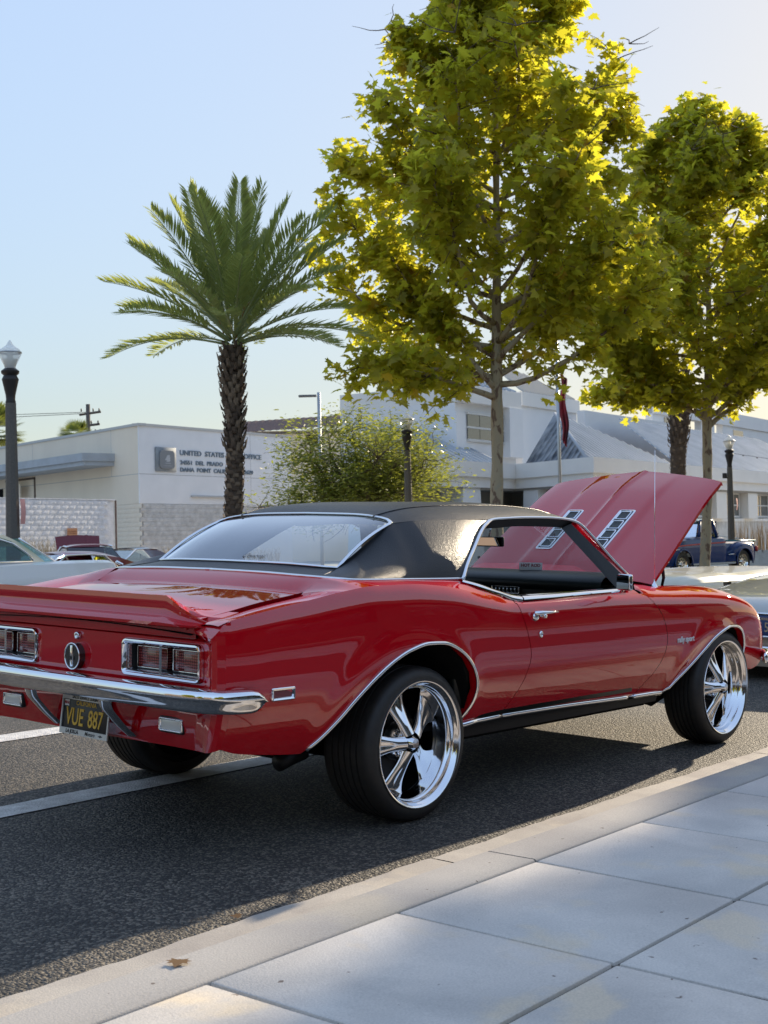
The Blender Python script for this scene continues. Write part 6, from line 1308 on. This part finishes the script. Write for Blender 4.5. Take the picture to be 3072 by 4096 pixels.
for s in (-1, 1):
    obj('quarter_pillar', mesh([(.65, s*.80, .95), (1.60, s*.80, .95), (1.98, s*.66, 1.30), (1.5, s*.64, 1.24), (.95, s*.68, 1.08)], [(0, 1, 2, 3, 4)], smooth=False), MRN, rc)
    obj('quarter_window', mesh([(1.64, s*.80, .95), (2.35, s*.80, .95), (2.30, s*.66, 1.31), (2.0, s*.66, 1.29)], [(0, 1, 2, 3)], smooth=False), CARG, rc)
    obj('window_trim', mesh(*merge([tube([(1.60, s*.805, .95), (1.98, s*.67, 1.30), (2.35, s*.665, 1.33), (3.05, s*.665, 1.32), (3.65, s*.80, .95)], .020, 6), tube([(2.36, s*.805, .95), (2.33, s*.665, 1.32)], .018, 6), tube([(3.9, s*.74, .95), (3.1, s*.62, 1.33)], .022, 6)])), CHROME, rc)
obj('windshield', mesh([(3.95, -.72, .95), (3.95, .72, .95), (3.12, .6, 1.34), (3.12, -.6, 1.34)], [(0, 1, 2, 3)], smooth=False), GLASS, rc)
obj('cabin', mesh(*box(1.2, 3.7, -.70, .70, .6, .94), smooth=False), DARK, rc); obj('paper', mesh(*box(1.75, 2.1, .60, .61, .97, 1.12), smooth=False), WHITE_CARD, rc)
# car with raised maroon hood
hc = thing('maroon_sedan', 'maroon car facing away with its creased hood raised, left of the blue sign', 'car', (17.1, 24.0, -.2), R(62), group='show cars across the street')
HP = paint('matt_maroon_paint', (.17, .025, .035), .5)
obj('body', mesh(*cut_arches(loft([(0, .40, .84, .76), (.05, .36, .88, .82), (.5, .3, .93, .88), (2.2, .28, .96, .90), (3.6, .28, .95, .90), (4.6, .32, .88, .86), (4.8, .4, .7, .78)]), [(.9, .34, .37), (3.8, .34, .37)]), sharp=50), MRN, hc)
for x_ in (.9, 3.8):
    for s in (-1, 1): gwheel(hc, x_, s*.76, .34)
greenhouse(hc, [(3.1, .97), (2.5, 1.33), (1.3, 1.33), (.75, .98)][::1], .76, .60, MRN, CARG)
hm = hc_h = obj('raised_hood', mesh(*grid(lambda u, v: (lerp(0, .62, v)*.55, lerp(-.62, .62, u)*lerp(.95, 1.0, v), lerp(0, .62, v)+(.035*(1-abs(2*u-1)))+.02*math.exp(-((abs(2*u-1)-.42)/.04)**2)), lin(0, 1, 41), lin(0, 1, 8))), HP, hc); hm.location = (3.25, 0, 1.02)
gd = thing('dark_green_coupe', 'dark low coupe with a pale rear window parked against the post office wall', 'car', (25.7, 31.0, -.36), math.pi+PHI, group='show cars across the street')
obj('body', mesh(*cut_arches(loft([(0, .40, .84, .76), (.05, .36, .88, .82), (.5, .3, .93, .88), (2.2, .28, .96, .90), (3.6, .28, .95, .90), (4.4, .32, .88, .86), (4.6, .4, .7, .78)]), [(.9, .34, .37), (3.7, .34, .37)]), sharp=50), MRN, gd); greenhouse(gd, [(3.1, .97), (2.4, 1.36), (1.5, 1.36), (.5, .98)], .76, .60, paint('dark_roof', (.02, .03, .025)), GLASS)
for x_ in (.9, 3.7):
    for s in (-1, 1): gwheel(gd, x_, s*.76, .34)
mr = thing('maroon_roadster', 'low maroon roadster with a chrome roll hoop just left of the coupe rear window', 'car', (15.9, 17.6, -.36), math.pi+PHI, group='show cars across the street')
obj('body', mesh(*cut_arches(loft([(0, .40, .80, .70), (.05, .36, .85, .78), (.5, .3, .93, .82), (2.0, .28, 1.0, .84), (3.4, .28, .98, .82), (3.9, .34, .84, .76), (4.0, .4, .7, .7)]), [(.8, .32, .35), (3.2, .32, .35)]), sharp=50), MRN, mr); obj('roll_hoop', mesh(*tube([(1.9, .55, 1.0), (1.9, .53, 1.14), (1.9, .44, 1.20), (1.9, .35, 1.14), (1.9, .33, 1.0)], .022, 8)), CHROME, mr)
for x_ in (.8, 3.2):
    for s in (-1, 1): gwheel(mr, x_, s*.70, .32)
# ---- blue step-side pickup behind the second sycamore
tk = thing('blue_pickup', 'dark blue fifties pickup truck with a red side stripe and chrome wheels, driver inside', 'pickup truck', (28.93, 13.55+.85, -.06), R(-7), group=None)
BL = paint('blue_truck_paint', (.004, .035, .16)); TEAL = paint('teal_highlight_paint', (.01, .16, .20))  # teal for roof and bed rail, dark blue for the body
def tside(pairs, y0, m, top=.0, name='side'):
    pass
tw_ = .86
def tbody(u, v, xs, tops, ws, bots):
    x = lerp(xs[0], xs[-1], u); ft, fw, fb_ = pchip(xs, tops), pchip(xs, ws), pchip(xs, bots); zt_, w, zb = ft(x), fw(x), fb_(x); s = -1 if v < .5 else 1; t = abs(2*v-1)
    sec = [(0, zt_+.02), (.6*w, zt_+.015), (.85*w, zt_-.01), (.96*w, zt_-.06), (1.0*w, lerp(zb, zt_, .70)), (1.0*w, lerp(zb, zt_, .45)), (.985*w, lerp(zb, zt_, .2)), (.95*w, zb)]; i = min(int(t*7), 6); k = t*7-i
    return (x, s*lerp(sec[i][0], sec[i+1][0], k), lerp(sec[i][1], sec[i+1][1], k))
front = grid(lambda u, v: tbody(u, v, [-.78, -.72, -.5, 0, .55, 1.2], [.80, .93, 1.0, 1.04, 1.07, 1.08], [.78, .84, .88, .89, .87, .85], [.42, .34, .30, .30, .30, .30]), lin(0, 1, 50), lin(0, 1, 57), flip=True)
obj('front_body', mesh(*cut_arches(front, [(0, .34, .40)]), sharp=45), BL, tk)
cabs = grid(lambda u, v: tbody(u, v, [1.2, 1.25, 2.0, 2.06], [1.08, 1.09, 1.08, 1.07], [.85, .85, .85, .84], [.30, .30, .30, .30]), lin(0, 1, 12), lin(0, 1, 57), flip=True); obj('cab_body', mesh(*cabs, sharp=45), BL, tk)
bed = grid(lambda u, v: tbody(u, v, [2.10, 2.13, 2.9, 3.55, 3.75, 3.80], [.93, .94, .93, .92, .91, .88], [.70, .70, .70, .70, .70, .68], [.34]*6), lin(0, 1, 40), lin(0, 1, 57), flip=True); obj('bed', mesh(*cut_arches(bed, [(2.9, .34, .40)]), sharp=45), BL, tk)
fdr = grid(lambda u, v: (lerp(2.30, 3.62, u), 0, 0), lin(0, 1, 2), [0, 1])
for s in (-1, 1):
    def ff(u, v, s=s):
        x = lerp(2.32, 3.66, u); k = (u-.5)*2; h = .92-.30*abs(k)**2.6; y = .68+.22*math.sin(math.pi*min(1, max(0, v*1.0))**.8)*(1-abs(k)**4) if v < .5 else .68+.22*(1-abs(k)**4); z = lerp(h, .36, v**1.6) if v > 0 else h; return (x, s*y, z)
    g = grid(ff, lin(0, 1, 26), lin(0, 1, 14)); obj('rear_fender', mesh(*cut_arches(g, [(2.93, .34, .40)], .3), sharp=60), BL, tk)
    obj('side_stripe', mesh([(x_, s*(y_+.004), z_+dz) for x_, y_, z_ in ((-.60, .884, .80), (0, .892, .835), (.6, .878, .86), (1.2, .856, .875), (2.05, .852, .90)) for dz in (0, .035)], [(2*i, 2*i+2, 2*i+3, 2*i+1) for i in range(4)], smooth=False), REDS, tk)
    obj('side_chrome', mesh(*tube([(-.66, s*.892, .72), (-.2, s*.90, .755)], .014, 6)), CHROME, tk)
    obj('running_board', mesh(*box(.42, 2.45, s*.72 if s > 0 else -.90, .90 if s > 0 else s*.72, .30, .35), smooth=False), GREYMETAL, tk); obj('board_trim', mesh(*tube([(2.1, s*.905, .56), (2.50, s*.905, .58)], .012, 5)), CHROME, tk)
    hl = obj('headlight', mesh(*xf(lathe([(0, -.05), (.07, -.045), (.10, -.02), (.105, 0)], 24), basis((-.70, s*.60, .76), (0, 1, 0), (0, 0, 1), (1, 0, 0)))), CLEARLENS, tk); obj('headlight_ring', mesh(*tube([(-.72, s*.60+.112*math.cos(a), .76+.112*math.sin(a)) for a in lin(0, 2*math.pi, 25)[:-1]], .016, 6, (1, 0, 0), closed=True)), CHROME, hl)
    obj('parking_light', mesh(*xf(lathe([(0, -.03), (.04, -.02), (.045, 0)], 16), basis((-.78, s*.60, .52), (0, 1, 0), (0, 0, 1), (1, 0, 0)))), WHITE_CARD, tk)
    for x_ in (0, 2.93): gwheel(tk, x_, s*.74, .34)
    obj('side_window', mesh([(.98, s*.80, 1.09), (1.62, s*.80, 1.09), (1.58, s*.66, 1.50), (1.22, s*.66, 1.50)], [(0, 1, 2, 3)], smooth=False), GLASS_CLEAR, tk)
    obj('cab_pillar', mesh(*merge([tube([(.86, s*.78, 1.08), (1.08, s*.68, 1.52)], .035, 6), tube([(1.70, s*.80, 1.08), (1.66, s*.68, 1.52)], .05, 6), tube([(1.08, s*.68, 1.52), (1.66, s*.68, 1.53)], .04, 6)])), BL, tk)
    obj('tail_light', mesh(*tube([(3.80, s*.72, .62), (3.80, s*.72, .78)], .04, 8)), REDS, tk)
obj('roof', mesh(*grid(lambda u, v: (lerp(.98, 1.80, u), lerp(-.70, .70, v), 1.53+.07*math.sin(math.pi*u)**.5*(1-(2*v-1)**4)), lin(0, 1, 12), lin(0, 1, 14))), TEAL, tk)
obj('windshield', mesh([(.80, -.72, 1.09), (.80, .72, 1.09), (1.06, .62, 1.50), (1.06, -.62, 1.50)], [(0, 1, 2, 3)], smooth=False), GLASS_CLEAR, tk); obj('cab_back', mesh(*merge([box(1.78, 1.84, -.76, .76, .9, 1.18), box(1.78, 1.84, -.70, -.45, 1.18, 1.52), box(1.78, 1.84, .45, .70, 1.18, 1.52)]), smooth=False), BL, tk)
obj('underside', mesh(*box(-.5, 3.6, -.6, .6, .28, .5), smooth=False), DARK, tk); obj('front_bumper', mesh(*tube([(-.7, -.86, .42), (-.88, -.80, .42), (-.93, 0, .42), (-.88, .80, .42), (-.7, .86, .42)], .055, 8)), CHROME, tk); obj('grille', mesh(*merge([tube([(-.80, -.45, z_), (-.83, 0, z_), (-.80, .45, z_)], .014, 5) for z_ in (.50, .58, .66)])), CHROME, tk)
for s in (-1, 1):
    for cx_, yy in ((0, .885), (2.93, .895)): obj('arch_lip', mesh(*tube([(cx_+.40*math.cos(a), s*yy, .34+.40*math.sin(a)) for a in lin(R(-8), R(188), 20)], .022, 6, (0, 1, 0))), BL, tk)
obj('bed_rail', mesh(*tube([(2.1, -.70, .955), (3.78, -.70, .94)], .025, 6)), TEAL, tk)
# the driver
SKIN = mat('skin', (.42, .22, .15), .6)
def person(label, x, y, z, shirt, hair, rz=0, sc=1.0, parent_loc=None):
    """seated figure, one continuous skinned body"""
    me = bpy.data.meshes.new('body'); bm = bmesh.new()
    pts = [(0, 0, 0, .13), (0, 0, .18, .14), (0, 0, .36, .16), (0, 0, .47, .12), (0, 0, .53, .052), (0, 0, .60, .055), (-.01, 0, .68, .088), (-.005, 0, .76, .080),
           (0, .17, .46, .06), (-.10, .24, .28, .045), (-.30, .20, .30, .035), (-.38, .17, .33, .03), (0, -.17, .46, .06), (-.10, -.26, .28, .045), (-.22, -.34, .38, .035), (-.26, -.36, .44, .03), (-.25, .10, 0, .085), (-.25, -.10, 0, .085), (-.42, .10, -.02, .06), (-.42, -.10, -.02, .06)]
    ed_ = [(0, 1), (1, 2), (2, 3), (3, 4), (4, 5), (5, 6), (6, 7), (3, 8), (8, 9), (9, 10), (10, 11), (3, 12), (12, 13), (13, 14), (14, 15), (0, 16), (0, 17), (16, 18), (17, 19)]
    vs = [bm.verts.new(p[:3]) for p in pts]; [bm.edges.new((vs[a], vs[b])) for a, b in ed_]; bm.to_mesh(me); bm.free()
    o = bpy.data.objects.new('person', me); C.objects.link(o); md = o.modifiers.new('skin', 'SKIN'); sk = me.skin_vertices[0].data
    for i, p in enumerate(pts): sk[i].radius = (p[3], p[3]*(1.15 if i in (1, 2, 3) else 1)); sk[i].use_root = (i == 0)
    o.modifiers.new('sub', 'SUBSURF').levels = 1; dg = bpy.context.evaluated_depsgraph_get(); m2 = bpy.data.meshes.new_from_object(o.evaluated_get(dg)); o.modifiers.clear(); o.data = m2; m2.materials.clear(); m2.materials.append(SKIN); m2.materials.append(shirt)
    for f in m2.polygons: f.use_smooth = True; c = f.center; f.material_index = 1 if c.z < .50 and abs(c.y) < .27 and c.x > -.2 else 0
    o.location = (x, y, z); o.rotation_euler = (0, 0, rz); o.scale = (sc,)*3; tag(o, label, 'person')
    obj('hair', mesh(*xf(lathe([(0, .095), (.05, .085), (.085, .04), (.09, 0), (.08, -.04)], 14), Matrix.Translation((.012, 0, .735)))), hair, o)
    for s in (-1, 1): obj('eye', mesh(*xf(lathe([(0, -.008), (.008, 0), (0, .008)], 8), Matrix.Translation((-.088, s*.032, .705)))), DARK, o)
    obj('nose', mesh(*xf(lathe([(0, .03), (.014, -.01), (0, -.016)], 6), Matrix.Translation((-.095, 0, .685)))), SKIN, o); obj('mouth', mesh(*box(-.090, -.082, -.022, .022, .645, .652), smooth=False), REDINK, o)
    return o
q = Matrix.Translation((28.93, 14.40, -.06)) @ Matrix.Rotation(R(-7), 4, 'Z') @ Vector((1.42, -.36, .70))
person('driver in a dark shirt seated in the blue pickup, arm on the window sill', q.x, q.y, q.z, mat('dark_shirt', (.03, .03, .035), .8), mat('grey_hair', (.12, .10, .09), .8), R(-7))
# ---- silver roadster parked ahead, seen over the fender
sv = thing('silver_roadster', 'silver grey sports car with a round chrome mirror parked ahead of the red coupe', 'car', matrix=M4 @ Matrix.Translation((5.72, .28, 0)) @ Matrix.Rotation(PHI, 4, 'Z'), group=None)
SLV = mat('silver_paint', (.50, .49, .44), .28, .35, coat=1)
svb = loft([(0, .22, .44, .60), (.02, .18, .52, .68), (.08, .16, .575, .76), (.25, .15, .63, .82), (.8, .15, .70, .86), (1.5, .15, .765, .87), (2.2, .15, .80, .87), (3.0, .15, .80, .86), (3.9, .16, .74, .84), (4.2, .2, .6, .74)], crown=.035)
obj('body', mesh(*cut_arches(svb, [(.95, .31, .33), (3.3, .31, .33)]), sharp=55), SLV, sv)
for x_ in (.95, 3.3):
    for s in (-1, 1): gwheel(sv, x_, s*.74, .31)
obj('underside', mesh(*box(.2, 4.0, -.6, .6, .16, .3), smooth=False), DARK, sv)
obj('lower_valance', mesh(*grid(lambda u, v: (-.012+.10*abs(2*u-1)**3+.05*v, lerp(-.74, .74, u), lerp(.36, .12, v)), lin(0, 1, 24), lin(0, 1, 4))), mat('tan_valance', (.42, .34, .24), .35, coat=1), sv)
for z_, r_ in ((.545, .010), (.365, .012), (.275, .018)): obj('tail_chrome', mesh(*tube([(-.03+.16*abs(t)**3+(.02 if z_ > .5 else 0), t*.78, z_) for t in lin(-1, 1, 24)], r_, 6)), CHROME, sv)
obj('tail_panel', mesh(*grid(lambda u, v: (-.022+.14*abs(2*u-1)**3, lerp(-.76, .76, u), lerp(.37, .54, v)), lin(0, 1, 24), [0, 1])), paint('dark_blue_panel', (.02, .04, .08)), sv)
sp_ = obj('license_plate', bevel_mesh(box(-.152, .152, -.076, .076, -.002, .002), .001), mat('plate_blue', (.03, .06, .16), .4), sv); sp_.matrix_local = basis((-.04, .02, .455), (0, -1, 0), (0, 0, 1), (-1, 0, 0))
GOLD = mat('plate_gold', (.50, .36, .22), .5)
o = obj('plate_state_name', text_mesh('CALIFORNIA', .030, .0008, bold=.0006), GOLD, sp_); o.matrix_local = Matrix.Translation((.0, .050, .003)); o = obj('plate_character', text_mesh('VET 57', .105, .0012, squash=.72, bold=.001), GOLD, sp_); o.matrix_local = Matrix.Translation((0, -.018, .003))
o = obj('door_mirror', mesh(*xf(lathe([(0, -.004), (.062, -.004), (.068, .0), (.05, .03), (0, .045)], 28), basis((2.05, .66, .93), (0, 1, 0), (0, 0, 1), (1, 0, 0)))), CHROME, sv); obj('mirror_stem', mesh(*tube([(2.07, .66, .88), (2.10, .655, .80)], .010, 6)), CHROME, o)
obj('windshield', mesh([(2.35, -.66, .80), (2.35, .66, .80), (2.05, .58, 1.06), (2.05, -.58, 1.06)], [(0, 1, 2, 3)], smooth=False), GLASS_CLEAR, sv) if False else None
# ---- cream roadster in the next lane
cr_ = thing('cream_roadster', 'cream sports car whose rounded tail shows between the red hood and the silver car', 'car', matrix=Matrix.Translation((8.1, 3.05, .05)) @ Matrix.Rotation(PHI, 4, 'Z'))
CRM = paint('cream_paint', (.68, .63, .50)); obj('body', mesh(*cut_arches(loft([(0, .30, .50, .66), (.015, .28, .56, .74), (.08, .26, .625, .80), (.3, .2, .655, .86), (.8, .2, .66, .88), (1.4, .2, .64, .88), (3.0, .2, .66, .88), (4.0, .25, .55, .8)], crown=.02), [(.9, .28, .29), (3.2, .28, .29)]), sharp=55), CRM, cr_)
for x_ in (.9, 3.2):
    for s in (-1, 1): gwheel(cr_, x_, s*.74, .30)
# ================================================================== our side of the street (outside the frame, seen in reflections)
sf = thing('shop_row', 'row of tan shopfronts behind the viewer across the sidewalk', 'building', (0, -9.2, 0))
def PS(n_, vf, m): o = obj(n_, mesh(*vf, smooth=False), m, sf); o.matrix_parent_inverse = Matrix.Translation((0, 9.2, 0)); return o
A = Vector((-34, -14.0, 0)); ES = Vector((cs, sn, 0)); NS = Vector((-sn, cs, 0))
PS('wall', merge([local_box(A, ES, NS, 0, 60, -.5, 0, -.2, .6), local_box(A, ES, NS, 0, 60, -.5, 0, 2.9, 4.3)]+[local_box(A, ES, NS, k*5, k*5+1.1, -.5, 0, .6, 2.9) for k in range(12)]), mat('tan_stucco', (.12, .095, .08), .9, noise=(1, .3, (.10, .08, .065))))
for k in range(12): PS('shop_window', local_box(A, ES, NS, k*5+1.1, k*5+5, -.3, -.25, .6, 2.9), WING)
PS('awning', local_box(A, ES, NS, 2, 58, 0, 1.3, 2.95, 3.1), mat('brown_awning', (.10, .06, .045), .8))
# unseen sycamores added on our sidewalk, ahead of the cars, to shade the slabs
for i, (x, y, r_, z0, z1, n, lab) in enumerate(((26.5, -2.4, 3.65, 4.2, 13.5, 17000, 'tall kerbside sycamore on the near sidewalk, first beyond the silver car'), (35.5, -1.95, 3.8, 4.5, 14.5, 16000, 'tall kerbside sycamore on the near sidewalk, second beyond the silver car'), (45, -1.6, 4.0, 5, 17, 12000, 'tall kerbside sycamore on the near sidewalk, third beyond the silver car'))):
    t = thing('sycamore_tree', lab, 'tree', (x, y, zg(x, y)+K), group='sycamore street trees'); obj('trunk', mesh(*tube([(0, 0, 0), (.02, .03, z0), (0, 0, z1-.8)], [.14, .10, .03], 10)), SYC_BARK, t)
    r = np.random.default_rng(40+i); P_ = r.normal(0, 1, (n, 3)); P_ /= np.linalg.norm(P_, axis=1)[:, None]; P_ *= (r.uniform(0, 1, n)**.38)[:, None]; P_ *= np.array([r_, r_, (z1-z0)/2]); P_[:, 2] += (z0+z1)/2
    cl = P_[r.integers(0, n, 1500)]; P_ = cl[r.integers(0, 1500, n)]+r.normal(0, .25, (n, 3)); P_ = P_[np.hypot(P_[:, 0], P_[:, 1]) < r_*1.03]
    obj('crown', leaf_mesh(P_, .34, MAPLE, .35, 60+i, .16), LEAF2, t, kind='stuff')

# unseen shops and trees added behind the viewer, keeping low sky out of reflections
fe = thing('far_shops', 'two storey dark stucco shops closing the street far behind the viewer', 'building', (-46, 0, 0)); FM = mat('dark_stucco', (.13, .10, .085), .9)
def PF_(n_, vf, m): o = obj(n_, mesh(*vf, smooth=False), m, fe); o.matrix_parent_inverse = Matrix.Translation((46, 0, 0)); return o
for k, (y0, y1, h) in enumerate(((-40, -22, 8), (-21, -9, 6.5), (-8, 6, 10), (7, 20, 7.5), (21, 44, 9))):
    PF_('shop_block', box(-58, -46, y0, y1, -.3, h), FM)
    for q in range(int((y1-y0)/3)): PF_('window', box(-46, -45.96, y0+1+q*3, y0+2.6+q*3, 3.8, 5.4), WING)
for i, (x, y) in enumerate(((-30, -12), (-34, 9), (-27, 15), (-22, -13.5))):
    t = thing('sycamore_tree', ['round sycamore far behind the viewer beside the shopfronts', 'round sycamore far behind the viewer in the middle of the street end', 'round sycamore far behind the viewer across the street', 'round sycamore behind the viewer nearest to the shopfronts'][i], 'tree', (x, y, -.2), group='sycamore street trees'); obj('trunk', mesh(*tube([(0, 0, 0), (0, 0, 5)], [.16, .1], 8)), SYC_BARK, t)
    r = np.random.default_rng(90+i); n = 2500; P_ = r.normal(0, 1, (n, 3)); P_ /= np.linalg.norm(P_, axis=1)[:, None]; P_ *= (r.uniform(0, 1, n)**.35)[:, None]*np.array([3.4, 3.4, 3.2]); P_[:, 2] += 6.2
    obj('crown', leaf_mesh(P_, .50, MAPLE, .35, 95+i, .16), LEAF2, t, kind='stuff')
